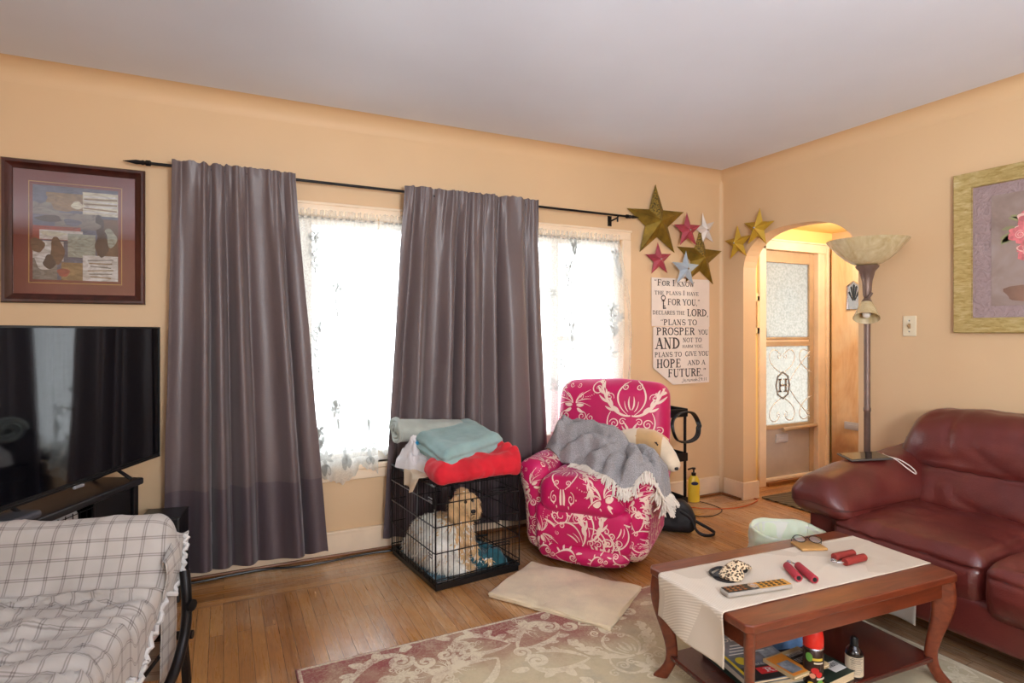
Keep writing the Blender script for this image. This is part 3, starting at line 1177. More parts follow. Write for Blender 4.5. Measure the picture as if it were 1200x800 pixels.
def spray2(cx, cy, h, seed):
    rnd = random.Random(seed)
    st = []
    stem = bez((cx, cy), (cx + .03, cy + h * .3), (cx - .03, cy + h * .7), (cx + .01, cy + h), 12)
    st.append((stem, .004))
    for i in range(1, 12):
        x, y = stem[i]
        sd = 1 if i % 2 else -1
        st += drop(x, y, pi / 2 - sd * rnd.uniform(.5, 1.0), rnd.uniform(.03, .06), .018, sd * .3)
    st += flower2(cx + .01, cy + h, .035, rnd.random(), 5)
    return st


def sheer(label, x0, x1, seed, motifs, zb=.425, fold_n=7, pulls=()):
    th = thing('lace_curtain', label, 'lace curtain', ((x0 + x1) / 2, 3.352, 1.90), group='lace curtains at the window')
    ox, oy, oz = th.location
    zb -= .035

    def fn(u, v):
        z = 1.915 - (1.915 - zb) * v
        k = (1.87 - z) / (1.87 - zb)
        k = max(0, k)
        x = x0 + (x1 - x0) * u
        for (pc, amt) in pulls:
            x += amt * sin(pi * min(1, k)) * max(0, (u - pc) / (1 - pc)) ** 2
        y = .010 * sin(2 * pi * u * fold_n + seed) * (.4 + k) + .006 * fold(u * 7, z * 2, seed)
        y += -.006 * sin(2 * pi * u * fold_n * 3.3) * max(0, 1 - k * 6)
        # scalloped, drooping hem
        e = max(0, (v - .90) / .10)
        lob = abs(((u * 4.5 + seed) % 1.0) - .5) * 2
        z += e * (.045 * lob + .05 * (0.5 + 0.5 * sin(2 * pi * u * 2.1 + seed + .6)) ** 2 + .012 * abs(sin(pi * u * 27)))
        y -= .020 * max(0, min(1, (k - .84) / .08)) * (0 if zb > .46 else 1)
        y += e * -.012 * sin(2 * pi * u * fold_n * 1.5)
        if k <= 0:
            y += .006 * sin(u * 160) + .005 * fold(u * 40, 0, seed)
            z += .008 * fold(u * 50, 1, seed)
        return (x - ox, y, z - oz)
    mb = MB().grid(fn, 120, 50)
    if zb < .5:
        mb.mi = [2 if k_ // 120 >= 45 else 0 for k_ in range(len(mb.mi))]
    W, Hh = x1 - x0, 1.915 - zb

    def to3(px, pz):
        u, v = (px - x0) / W, (1.915 - pz) / Hh
        if not (0.005 < u < .995 and .0 < v < .995):
            return None
        p = fn(u, v)
        return (p[0], p[1] - .003, p[2])
    lay(mb, motifs, to3, 1)
    # scalloped lace edging
    edge = [(x0 + W * i / 160, zb + .012) for i in range(161)]
    lay(mb, [(edge, .022)], to3, 1)
    lay(mb, [([(x0 + W * i / 160, 1.868) for i in range(161)], .012)], to3, 1)
    mb.build('net', [M_SHEER, M_LACE, M_LACEHEM], th, angle=0)
    MB().tube([(x0 - ox, .0, 1.868 - oz), (x1 - ox, .0, 1.868 - oz)], .004, 6).build('sash_rod', M_FRAMEW, th)
    return th


mo1 = []
for (x, z, r) in ((.555, .93, .06), (.57, .82, .055), (.735, .80, .05), (.80, .84, .04), (.61, .62, .055), (.74, .60, .055), (.46, .72, .05), (.50, .56, .045)):
    mo1 += flower2(x, z, r, x * 9, 6)
    mo1 += drop(x, z - r, -1.9, .09, .03, .3) + drop(x, z - r, -1.1, .08, .03, -.3)
for (x, z, h, s_) in ((.46, 1.0, .28, 1), (.56, 1.30, .2, 2), (.44, 1.55, .22, 3), (.70, .9, .0, 4), (.46, .6, .1, 5)):
    if h:
        mo1 += spray2(x, z, h, s_)
mo2 = []
for (x, z, r) in ((.92, .62, .05), (1.05, .7, .05), (1.2, .62, .05), (1.1, 1.0, .05)):
    mo2 += flower2(x, z, r, x * 9, 6)
mo3 = []
for (x, z, r) in ((1.93, 1.5, .04), (2.05, 1.35, .05), (2.03, 1.05, .05), (2.34, 1.1, .05), (2.3, .95, .05), (2.15, .85, .05), (1.95, .9, .05), (2.4, 1.35, .035)):
    mo3 += flower2(x, z, r, x * 9, 6)
for (x, z, h, s_) in ((2.06, 1.45, .25, 6), (2.08, 1.1, .2, 7), (2.36, 1.2, .22, 8), (2.1, 1.75, .08, 9), (2.42, 1.6, .2, 11)):
    mo3 += spray2(x, z, h, s_)
sheer('white lace curtain with flower sprays and scalloped hem left of the dog crate', -.10, .79, 1.0, mo1, .43, 8)
sheer('white lace curtain behind the folded blankets, partly hidden by the second charcoal curtain', .80, 1.60, 2.3, mo2, .56, 8)
sheer('white lace curtain behind the pink recliner, its side bulging over the casing', 1.62, 2.475, 3.1, mo3, .56, 8, pulls=((.5, .11),))

# ---------------------------------------------------------------- wall decorations
pf = thing('framed_collage', 'dark wood framed collage in maroon mat above the television', 'framed picture', (-.618, YB, 1.704))
M_MAHOG = mat('dark_mahogany_frame', (66, 30, 24), 0.28, var=0.2, vscale=4, stretch=(6, 6, 1), coat=.3)
fw, fh = .275, .325


def frame_mb(w, h, prof):
    """mitred frame: prof = list of (inset, height toward the room)"""
    mb = MB()
    n = len(prof)
    vs = []
    for (sx, sz) in ((-1, -1), (1, -1), (1, 1), (-1, 1)):
        for (i, hh) in prof:
            vs.append((sx * (w - i), -hh, sz * (h - i)))
    fs = []
    for c in range(4):
        d = (c + 1) % 4
        for k in range(n - 1):
            fs.append((c * n + k, d * n + k, d * n + k + 1, c * n + k + 1))
    mb.add(vs, fs)
    return mb


frame_mb(fw, fh, [(0, 0), (0, .022), (.006, .03), (.016, .03), (.024, .022), (.036, .017), (.042, .012), (.042, .004)]).build('frame', M_MAHOG, pf, angle=25)
M_MAROON = mat('maroon_mat_board', (122, 48, 52), 0.6, var=0.04)
M_GOLDL = mat('gold_line', (200, 160, 90), 0.4, 0.4)
m = MB().box((0, -.004, 0), (2 * fw - .06, .006, 2 * fh - .06))
m.build('mat_board', M_MAROON, pf, smooth=False)
frame_mb(fw - .096, fh - .092, [(0, .0065), (0, .009), (.003, .009), (.003, .0065)]).build('mat_fillet', M_GOLDL, pf, smooth=False)
cols = [(92, 104, 128), (150, 124, 84), (236, 222, 196), (128, 128, 124), (240, 234, 222), (166, 74, 64), (104, 80, 64), (168, 178, 166), (242, 236, 226), (54, 50, 54)]
PM = []
for i, c in enumerate(cols):
    PM.append(mat('collage_patch', c, 0.5, var=0.22, vscale=18, stretch=(1, 1, 2.5), dist=1.5))
art = MB()
aw, ah = fw - .112, fh - .108
art.box((0, -.008, 0), (2 * aw, .002, 2 * ah))
# (x0, x1, z0, z1) in picture units, material
for k, (x0, x1, z0, z1, mi) in enumerate(((-1, -.05, .62, 1, 0), (-.7, .15, .5, .86, 1), (-1, -.4, .38, .64, 3), (.15, 1, .42, .92, 2), (-.5, .6, .1, .44, 3), (-1, .1, -.15, .14, 5), (-.85, .15, -.14, .06, 4), (.5, 1, -.5, .36, 6), (-1, -.3, -.6, -.18, 4), (-.2, .45, -.5, .0, 7), (.15, 1, -1, -.45, 8), (-.35, .15, -1, -.62, 1), (-1, -.45, -1, -.55, 3))):
    art.k = mi
    art.box(((x0 + x1) / 2 * aw, -.0095 - .0001 * k, (z0 + z1) / 2 * ah), ((x1 - x0) * aw, .0012, (z1 - z0) * ah))


def blob(mb, cx, cz, rx, rz, mi, y, seed=0, n=22):
    vs = [(cx + rx * cos(2 * pi * i / n) * (1 + .18 * sin(3 * 2 * pi * i / n + seed)), y, cz + rz * sin(2 * pi * i / n) * (1 + .14 * cos(2 * 2 * pi * i / n + seed))) for i in range(n)]
    mb.add(vs, [tuple(range(n))], mi)


for (x, z, rx, rz, mi, sd) in ((-.72, -.5, .26, .34, 4, 0), (-.9, -.28, .16, .16, 6, 1), (-.45, -.38, .16, .28, 6, 2), (-.62, -.62, .14, .14, 9, 3), (.62, -.2, .16, .26, 9, 4), (.55, .2, .1, .26, 9, 1), (.8, -.05, .16, .2, 7, 2),
                               (-.3, .58, .3, .12, 1, 1), (-.85, .75, .16, .14, 0, 2), (.02, .62, .14, .08, 2, 3), (-.62, .3, .3, .07, 9, 4), (-.1, .24, .2, .08, 0, 1), (.42, .2, .16, .08, 3, 2), (-.55, -.02, .3, .05, 2, 1), (-.3, -.84, .14, .1, 5, 0)):
    blob(art, x * aw, z * ah, rx * aw, rz * ah, mi, -.0125 - .0001 * sd, sd)
for i in range(7):
    z = .5 + .055 * i
    art.k = 1 if i % 2 else 8
    art.box((.58 * aw, -.0126, z * ah), (.8 * aw, .0008, .03 * ah), rot=Mx.Rotation(.06 * sin(i * 2), 3, 'Y'))
for i in range(6):
    art.k = 3 if i % 2 else 1
    art.box((.58 * aw, -.0126, (-.92 + .075 * i) * ah), ((.5 + .06 * (i % 3)) * aw, .0008, .022 * ah), rot=Mx.Rotation(.08 * cos(i * 2), 3, 'Y'))
art.build('collage_print', PM, pf, smooth=False)
MB().box((0, -.0155, 0), (2 * fw - .086, .002, 2 * fh - .086)).build('glass', pane_mat('picture_glass', (1, 1, 1, 1), .10, .03), pf, smooth=False)

# gold framed flower picture on the right wall
gf = thing('gold_framed_picture', 'wide gold framed rose picture on the right wall above the leather sofa', 'framed picture', (XR, 1.751 - .41, 1.651), rz=-pi / 2)
gw = gh = .41


def gold_mat():
    t = NT('brushed_gold_leaf')
    f = t.noise(t.mapping((3, 3, 12)), 7, 5, 0.65, .6)
    t.l(t.ramp(f, [(0.3, (176, 148, 84)), (0.55, (208, 188, 128)), (0.75, (226, 212, 166))]), t.b.inputs['Base Color'])
    t.set(Roughness=0.38, Metallic=0.55)
    t.bump(f, 0.1, 0.002)
    return t.m


M_GOLDF = gold_mat()
frame_mb(gw, gh, [(0, 0), (0, .03), (.004, .034), (.076, .022), (.078, .006)]).build('frame', M_GOLDF, gf, smooth=False)
t = NT('embossed_mauve_mat')
nz = t.noise(t.mapping(), 24, 3, .6, 2.2)
t.l(t.ramp(nz, [(0.3, (150, 128, 128)), (0.7, (172, 150, 150))]), t.b.inputs['Base Color'])
t.set(Roughness=.5)
t.bump(nz, .9, .01)
emb = MB().box((0, -.004, 0), (2 * gw - .14, .006, 2 * gh - .14))
emb.build('mat_board', t.m, gf, smooth=False)
t = NT('painted_backdrop')
nz = t.noise(t.mapping((1, 1, 1)), 4, 4, .6, .5)
t.l(t.ramp(nz, [(0.3, (124, 104, 96)), (0.55, (156, 138, 130)), (0.75, (172, 158, 156))]), t.b.inputs['Base Color'])
t.set(Roughness=.5)
rp = [t.m, mat('rose_pink_paint', (214, 120, 124), .5, var=.15, vscale=40), mat('pale_rose_paint', (236, 196, 184), .5, var=.1, vscale=40), mat('leaf_green_paint', (150, 150, 110), .5, var=.15), mat('pale_column_paint', (166, 152, 152), .5, var=.06), mat('brown_table_paint', (138, 106, 90), .5, var=.15)]
art = MB().box((0, -.008, 0), (2 * gw - .32, .003, 2 * gh - .27))
# local x runs to the right as one faces the picture
art.k = 4
art.box((.02, -.0099, .06), (.24, .0012, .4))
blob(art, -.05, -.22, .16, .045, 5, -.0101, 1)
rnd = random.Random(4)
for (cx, cz, r) in ((-.13, .065, .05), (-.08, .14, .06), (-.02, .05, .065), (-.10, -.02, .05), (.07, .12, .055), (.05, -.02, .05), (-.11, .0, .03)):
    for i in range(9):
        a = rnd.uniform(0, 2 * pi)
        blob(art, cx + cos(a) * r * .55, cz + sin(a) * r * .55, r * .5, r * .38, 1 if i % 3 else 2, -.0110 - .0002 * i, rnd.uniform(0, 6))
    blob(art, cx, cz, r * .4, r * .36, 1, -.0132, 1)
    lay(art, xf(spiral(0, 0, 1, 2.0, 1, 1, .14), r * .42, cx, cz), lambda x, z: (x, -.0134, z), 2)
for i in range(12):
    a = rnd.uniform(2.2, 6.2)
    lay(art, drop(-.03 + cos(a) * .12, .06 + sin(a) * .1, a, .06, .02), lambda x, z: (x, -.0108, z), 3)
art.build('painting', rp, gf, smooth=False)

# barn stars
M_OLIVE = mat('antique_gold_tin', (136, 110, 36), .45, .5, var=.25, vscale=9)
M_OLIVE_D = mat('punched_gold_tin', (122, 98, 34), .5, .4, var=.5, vscale=90)
M_STARRED = mat('dusty_red_tin', (164, 62, 76), .5, .1, var=.12)
M_STARW = mat('chalk_white_tin', (222, 212, 204), .5, .1, var=.08)
M_STARB = mat('pale_blue_tin', (164, 178, 190), .5, .1, var=.08)
M_STARY = mat('ochre_yellow_tin', (194, 156, 48), .5, .2, var=.12)


def star(label, loc, r, rot, mats, tilt=0, rz=0, depth=.22, rivet=None, lift=.004, squash=1):
    th = thing('barn_star', label, 'star', loc, rz, 'barn stars on the walls')
    m = MB()
    ri = r * .40
    pts = []
    for i in range(10):
        a = pi / 2 + rot + i * pi / 5
        q = r if i % 2 == 0 else ri
        pts.append((q * cos(a) * squash, -lift, q * sin(a)))
    m.add(pts + [(0, -lift - r * depth, 0)], [], 0)
    b = 0
    for i in range(10):
        dark = 1 if (len(mats) > 1 and i in (0, 9)) else 0
        m.f.append((i, (i + 1) % 10, 10))
        m.mi.append(dark)
    m.f.append(tuple(reversed(range(10))))
    m.mi.append(0)
    m.build('star_body', mats, th, smooth=False)
    # raised ridge along every arm
    rg = MB()
    for i in range(0, 10, 2):
        rg.tube([tuple(V(pts[i]) * .98), (0, -lift - r * depth, 0)], r * .012, 5)
    rg.build('ridge', mats[0], th)
    if rivet:
        MB().lathe([(.0, .006), (.006, .004), (.008, 0)], (0, -lift - r * depth - .001, 0), 10, rot=Mx.Rotation(pi / 2, 3, 'X')).build('rivet', rivet, th)
    return th


star('largest olive gold barn star, hanging beside the end of the curtain rod', (2.812, YB - .012, 2.04), .272, R(2), [M_OLIVE, M_OLIVE_D])
star('large olive gold barn star hanging lower, above the corner of the verse sign', (3.232, YB - .004, 1.80), .235, R(-1), [M_OLIVE, M_OLIVE_D])
star('dusty red barn star to the right of the largest gold star', (3.062, YB - .012, 1.99), .135, R(3), [M_STARRED], rivet=M_CHROME, lift=.05)
star('dusty red barn star below the largest gold star, just over the verse sign', (2.832, YB - .012, 1.77), .125, R(4), [M_STARRED], rivet=M_CHROME)
star('white barn star in the upper row, nearest the corner of the room', (3.278, YB - .012, 2.015), .135, R(14), [M_STARW], rivet=M_CHROME, squash=.8)
star('pale blue barn star overlapping the top of the verse sign', (3.04, YB - .02, 1.706), .135, R(-2), [M_STARB], rivet=M_CHROME, lift=.045)
star('ochre barn star on the right wall, the one nearer the corner', (XR - .012, 3.202, 1.905), .135, R(2), [M_STARY], rz=-pi / 2, depth=.3, rivet=M_CHROME)
star('ochre barn star touching the top of the arch', (XR - .03, 3.0, 1.985), .142, R(-6), [M_STARY], rz=-pi / 2, depth=.3, rivet=M_CHROME)

# verse sign of two paper sheets
sg = thing('verse_sign', 'white paper verse sign in black lettering taped under the barn stars', 'sign', (2.776, YB, 1.639))
M_PAPER = mat('white_sign_paper', (234, 222, 212), .6, var=.03)
M_INK = mat('black_sign_ink', (44, 38, 38), .6, var=.05)
KX, KZ = .00143, .00109


def S2(X, Yp):
    return ((X - 48) * KX, -(Yp - 60) * KZ)


def paper(poly, y, name='sheet'):
    mb = MB()
    pts = [S2(*p) for p in poly]
    mb.prism(pts, 'y', -y, -y + .002)
    return mb.build(name, M_PAPER, sg, smooth=False)


upper = paper([(48, 382), (436, 386), (436, 58), (48, 60)], .006)
lower = paper([(56, 392), (56, 660), (185, 778), (432, 772), (430, 386), (70, 386)], .009)
lines_up = [('“For I know', 62, 330, 112, 42), ('the plans I have', 65, 362, 172, 31), ('FOR YOU,”', 150, 370, 240, 42), ('DECLARES THE', 54, 266, 305, 26), ('LORD,', 280, 430, 313, 48), ('“PLANS TO', 104, 350, 375, 38)]
lines_lo = [('PROSPER', 75, 332, 442, 50), ('YOU', 356, 426, 440, 34), ('AND', 70, 232, 535, 75), ('NOT TO', 250, 380, 492, 30), ('HARM YOU,', 246, 390, 530, 20), ('PLANS TO', 64, 244, 589, 32), ('GIVE YOU', 266, 430, 587, 32), ('HOPE', 76, 238, 662, 58), ('AND A', 282, 406, 648, 32), ('FUTURE.”', 150, 412, 726, 54)]
for par, lines, y in ((upper, lines_up, .0065), (lower, lines_lo, .0095)):
    for txt, x0, x1, base, h in lines:
        for st in words2(txt, x0, x1, -base, h, True):
            mb = MB()
            lay(mb, [([S2(p[0], -p[1]) for p in pts], [q * (KX + KZ) / 2 for q in w]) for pts, w in st], lambda x, z, y=y: (x, -y, z), 0)
            mb.build('lettering', M_INK, par, smooth=False)
    mb = MB()
    if par is upper:        # old key
        st = [(arc(123, -193, 13, 15, 0, 360, 18), 7), ([(123, -207), (123, -268)], 8), ([(123, -262), (140, -262)], 9), ([(123, -248), (136, -248)], 7), ([(112, -214), (134, -214)], 5)]
        lay(mb, [([S2(p[0], -p[1]) for p in pts], w * KZ) for pts, w in st], lambda x, z, y=y: (x, -y, z), 0)
    else:                   # hand-written reference: Jeremiah 29:11
        pen = [[(254, 738), (254, 758), (248, 766), (242, 762)], [(262, 755), (270, 750), (264, 744), (260, 754), (266, 762), (274, 758)], [(278, 760), (279, 746), (285, 746), (284, 752)], [(290, 755), (297, 750), (292, 745), (288, 754), (294, 762), (300, 758)],
               [(303, 760), (304, 747), (309, 748), (309, 760), (310, 748), (315, 748), (316, 760)], [(320, 748), (321, 760)], [(334, 748), (326, 750), (327, 760), (334, 756), (335, 746), (336, 760)], [(341, 736), (341, 760), (343, 750), (348, 750), (349, 760)],
               [(358, 744), (362, 738), (367, 741), (365, 750), (357, 760), (369, 760)], [(382, 742), (375, 740), (374, 748), (381, 749), (382, 740), (381, 760)], [(390, 746), (390, 748)], [(390, 757), (390, 759)], [(400, 738), (400, 760)], [(411, 737), (411, 760)]]
        lay(mb, [([S2(*p) for p in pts], 3.2 * KZ) for pts in pen], lambda x, z, y=y: (x, -y, z), 0)
    mb.build('key_drawing' if par is upper else 'handwriting', M_INK, par, smooth=False)

# light switch
sw = thing('light_switch', 'cream toggle light switch plate on the right wall', 'light switch', (XR, 1.985, 1.279), rz=-pi / 2)
M_CREAM = mat('cream_plastic', (230, 216, 186), .4, var=.02)
MB().soft((0, -.003, 0), (.072, .008, .115), .004, 4, 2).build('plate', M_CREAM, sw)
MB().box((0, -.008, 0), (.014, .004, .028)).box((0, -.014, .004), (.008, .018, .010), rot=Mx.Rotation(.5, 3, 'X')).build('toggle', mat('beige_toggle', (170, 140, 100), .4), sw, smooth=False, bevel=.0015)
for z in (.03, -.03):
    MB().lathe([(.004, 0), (.004, .0015), (.0, .002)], (0, -.007, z), 10, rot=Mx.Rotation(pi / 2, 3, 'X')).build('screw', M_CHROME, sw)

# ---------------------------------------------------------------- television and stand
fwd = V((sin(YAW), cos(YAW), 0))
rgt = V((cos(YAW), -sin(YAW), 0))


def cam2w(xc, zc, z=0):
    p = rgt * xc + fwd * zc
    return V((p.x, p.y, z))


tc_ = cam2w(-1.69, 2.275)
# local +x along the screen toward the back wall, local -y toward the room
tv = thing('television', 'large black flat screen television standing on the black stand', 'television', (tc_.x, tc_.y, .605), rz=pi / 2 - YAW)
tw, t0, t1 = .555, .045, .665


def screen_mat():
    t = NT('dark_glossy_screen')
    t.l(t.ramp(t.noise(t.mapping(), 3, 3), [(0.3, (8, 9, 14)), (0.7, (12, 13, 20))]), t.b.inputs['Base Color'])
    t.set(Roughness=0.05)
    t.b.inputs['IOR'].default_value = 1.65
    return t.m


m = MB().box((0, .022, (t0 + t1) / 2), (2 * tw, .03, t1 - t0)).box((0, .05, (t0 + t1) / 2 - .06), (1.4 * tw, .04, .36))
m.build('housing', M_BLACKPLASTIC, tv, smooth=False, bevel=.004)
MB().box((0, .0055, (t0 + t1) / 2 + .006), (2 * tw - .016, .003, t1 - t0 - .026)).build('screen', screen_mat(), tv, smooth=False)
frame_mb(tw, (t1 - t0) / 2, [(0, -.01), (0, .003), (.002, .004), (.008, .004), (.008, -.002)]).build('bezel', M_BLACKPLASTIC, tv, smooth=False, loc=(0, .004, (t0 + t1) / 2))
m = MB().box((.02, .0, t0 - .004), (.05, .012, .012))
m.build('sensor', mat('grey_plastic', (150, 150, 156), .4), tv, smooth=False, bevel=.002)
for sx in (-1, 1):
    MB().tube([(sx * .27, -.045, .006), (sx * .27, .02, .05), (sx * .27, .12, .006)], .008, 8).build('foot', M_BLACKPLASTIC, tv)

st_ = thing('tv_stand', 'low black television stand with a wire grid front', 'stand', cam2w(-1.85, 2.06), rz=pi / 2 - YAW)
sl, sdp = .55, .22
m = MB().soft((0, 0, .59), (2 * sl, 2 * sdp, .03), .008, 6, 3)
m.build('top', mat('black_lacquer', (30, 29, 32), .3, var=.1), st_)
MB().box((0, 0, .03), (2 * sl - .04, 2 * sdp - .03, .04)).build('bottom_shelf', M_BLACKPLASTIC, st_, smooth=False, bevel=.004)
MB().box((0, 0.04, .32), (2 * sl - .06, 2 * sdp - .14, .02)).build('middle_shelf', M_BLACKPLASTIC, st_, smooth=False, bevel=.004)
MB().box((0, sdp - .02, .31), (2 * sl - .04, .012, .54)).build('back_panel', M_BLACKPLASTIC, st_, smooth=False)
for sx in (-1, 1):
    MB().box((sx * (sl - .03), 0, .29), (.03, 2 * sdp - .03, .57)).build('side_panel', M_BLACKPLASTIC, st_, smooth=False, bevel=.004)
MB().box((.38, -sdp + .03, .31), (.22, .015, .52)).build('front_panel', M_BLACKPLASTIC, st_, smooth=False, bevel=.003)
g = MB()
for i in range(11):
    x = -.10 + i * .036
    g.tube([(x, -sdp + .02, .06), (x, -sdp + .02, .565)], .002, 5)
for i in range(14):
    z = .075 + i * .037
    g.tube([(-.10, -sdp + .022, z), (.26, -sdp + .022, z)], .002, 5)
g.build('wire_grid', M_BLACKMETAL, st_)
o = MB().soft((0, 0, .113), (.32, .10, .225), .02, 4, 3).build('storage_bin', mat('pale_grey_fabric_bin', (190, 192, 198), .8, var=.1, bump=.3, bscale=120))
pb = st_.matrix_basis if False else None
q = cam2w(-1.735, 2.14)
o.location = (q.x, q.y, .332)
o.rotation_euler.z = pi / 2 - YAW
tag(o, 'pale grey fabric bin behind the wire grid of the black stand', 'bin')

# slim box and cables on the stand
q = cam2w(-1.665, 1.93)
rt = thing('set_top_box', 'slim dark grey box lying on the stand below the screen', 'set-top box', (q.x, q.y, .605), rz=pi / 2 - YAW)
MB().soft((0, 0, .018), (.2, .10, .03), .012, 4, 3).build('body', mat('dark_grey_plastic', (64, 64, 70), .35), rt)
MB().box((-.103, 0, .016), (.004, .06, .016)).build('port_strip', M_BLACKPLASTIC, rt, smooth=False)
q0, q1, q2, q3 = cam2w(-1.66, 1.80, .625), cam2w(-1.63, 1.72, .64), cam2w(-1.62, 1.60, .63), cam2w(-1.66, 1.45, .61)
tag(MB().tube(smooth_path([q0, q1, q2, q3]), .006, 8).build('network_cable', mat('yellow_cable', (200, 160, 40), .5)), 'yellow cable end at the slim box on the stand', 'cable')
q0, q1, q2, q3 = cam2w(-1.66, 1.83, .62), cam2w(-1.60, 1.80, .60), cam2w(-1.595, 1.77, .52), cam2w(-1.595, 1.74, .40)
tag(MB().tube(smooth_path([q0, q1, q2, q3]), .006, 8).build('grey_cable', mat('grey_cable', (120, 112, 104), .5)), 'grey cable curving down over the front of the black stand', 'cable')
# black box in the corner with a red light
sb = thing('subwoofer', 'black box with a red light standing between stand and curtain', 'speaker', (-.25, 3.19, 0), rz=R(-10))
MB().box((0, 0, .20), (.17, .17, .39)).build('cabinet', M_BLACKPLASTIC, sb, smooth=False, bevel=.008)
MB().box((0, 0, .397), (.175, .175, .008)).build('top', M_BLACKPLASTIC, sb, smooth=False, bevel=.003)
t = NT('red_indicator_light')
t.b.inputs['Base Color'].default_value = (.8, .02, .02, 1)
t.b.inputs['Emission Color'].default_value = (1, .03, .02, 1)
t.b.inputs['Emission Strength'].default_value = 2.5
MB().lathe([(.004, 0), (.003, .002), (0, .003)], (.045, -.085, .365), 10, rot=Mx.Rotation(pi / 2, 3, 'X')).build('indicator', t.m, sb)


def baked(o, name, mats, parent=None, smooth=True):
    """the finished surface of an object with modifiers, as a plain mesh object"""
    dg = bpy.context.evaluated_depsgraph_get()
    dg.update()
    ev = o.evaluated_get(dg)
    me = bpy.data.meshes.new_from_object(ev)
    bpy.data.objects.remove(o)
    me.name = name
    me.materials.clear()
    for m_ in (mats if isinstance(mats, (list, tuple)) else [mats]):
        me.materials.append(m_)
    for p in me.polygons:
        p.use_smooth = smooth
        p.material_index = 0
    n = bpy.data.objects.new(name, me)
    COL.objects.link(n)
    if parent:
        n.parent = parent
    return n


def blobby(name, chains, vox, mats, parent=None, it=6, fac=.5):
    """one continuous body grown from chains of (x, y, z, r)"""
    mb = MB()
    for ch in chains:
        for i in range(len(ch) - 1):
            a, b = ch[i], ch[i + 1]
            L = (V(a[:3]) - V(b[:3])).length
            n = max(2, int(L / max(.25 * min(a[3], b[3]), .004)))
            for k in range(n + 1):
                t_ = k / n
                r = a[3] + (b[3] - a[3]) * t_
                c = [a[j] + (b[j] - a[j]) * t_ for j in range(3)]
                mb.lathe([(r * sin(pi * q / 8), -r * cos(pi * q / 8)) for q in range(9)], c, 12, cap=False)
    o = mb.build(name, mats)
    rm = o.modifiers.new('r', 'REMESH')
    rm.mode = 'VOXEL'
    rm.voxel_size = vox
    sm = o.modifiers.new('s', 'SMOOTH')
    sm.factor = fac
    sm.iterations = it
    return baked(o, name, mats, parent)


def surf_of(obs):
    """BVH of several mesh objects in their common parent's space (modifiers left out)"""
    vs, fs = [], []
    for o in obs:
        b = len(vs)
        vs += [o.matrix_basis @ v.co for v in o.data.vertices]
        fs += [tuple(b + i for i in p.vertices) for p in o.data.polygons]
    return BVHTree.FromPolygons(vs, fs)


def fur(name, ob, mats, parent, n, L, w, pick, comb, seed=1, curl=.6):
    """a coat of small tapering locks over a body"""
    rnd = random.Random(seed)
    me = ob.data
    me.calc_loop_triangles()
    tr = [(t.vertices[:], t.area) for t in me.loop_triangles]
    tot = sum(t[1] for t in tr)
    mb = MB()
    acc = 0
    for vi, ar in tr:
        acc += ar / tot * n
        while acc > 0:
            acc -= 1
            if acc < -1:
                break
            a, b = rnd.random(), rnd.random()
            if a + b > 1:
                a, b = 1 - a, 1 - b
            v0, v1, v2 = (me.vertices[i] for i in vi)
            p = v0.co * (1 - a - b) + v1.co * a + v2.co * b
            nr = (v0.normal + v1.normal + v2.normal).normalized()
            mi, ll = pick(p, nr)
            if mi is None:
                continue
            d = (nr * .6 + comb(p) * .9 + V((rnd.gauss(0, .3), rnd.gauss(0, .3), rnd.gauss(0, .3)))).normalized()
            s_ = d.cross(nr)
            if s_.length < 1e-4:
                s_ = d.orthogonal()
            s_.normalize()
            l = L * ll * rnd.uniform(.6, 1.3)
            ww = w * rnd.uniform(.7, 1.3)
            bend = (V((0, 0, -1)) * .5 + s_ * rnd.uniform(-1, 1) * curl) * l
            pts = []
            for k in range(4):
                t_ = k / 3
                c = p - nr * .003 + d * l * t_ + bend * t_ * t_
                q = ww * (1, 1.15, .75, .1)[k]
                up = nr * q * .35
                pts += [c - s_ * q, c + up, c + s_ * q]
            fs = []
            for k in range(3):
                b0 = k * 3
                fs += [(b0, b0 + 1, b0 + 4, b0 + 3), (b0 + 1, b0 + 2, b0 + 5, b0 + 4)]
            mb.add(pts, fs, mi)
    return mb.build(name, mats, parent, angle=0)


# ---------------------------------------------------------------- futon with plaid cover
def plaid():
    t = NT('plaid_cover_cloth')
    uv = t.n('ShaderNodeUVMap')
    sp = t.n('ShaderNodeSeparateXYZ')
    t.l(uv.outputs[0], sp.inputs[0])
    lines = None
    for ax in ('X', 'Y'):
        f = t.math('FRACT', t.math('DIVIDE', sp.outputs[ax], .049))
        for c in (.44, .56):
            d = t.math('ABSOLUTE', t.math('SUBTRACT', f, c))
            l = t.math('SUBTRACT', 1.0, t.math('SMOOTH_MIN', t.math('MULTIPLY', d, 18), 1.0, .2))
            l = t.math('MAXIMUM', l, 0.0)
            lines = l if lines is None else t.math('ADD', lines, l)
    lines = t.math('MINIMUM', t.math('MULTIPLY', lines, .66), .85)
    nz = t.noise(t.mapping(), 9, 4)
    base = t.ramp(nz, [(0.3, (166, 159, 152)), (0.7, (182, 176, 170))])
    t.l(t.mix(lines, base, (92, 82, 78)), t.b.inputs['Base Color'])
    t.set(Roughness=.85)
    t.b.inputs['Sheen Weight'].default_value = .2
    t.bump(t.noise(t.mapping(), 420, 2), .12, .001)
    return t.m


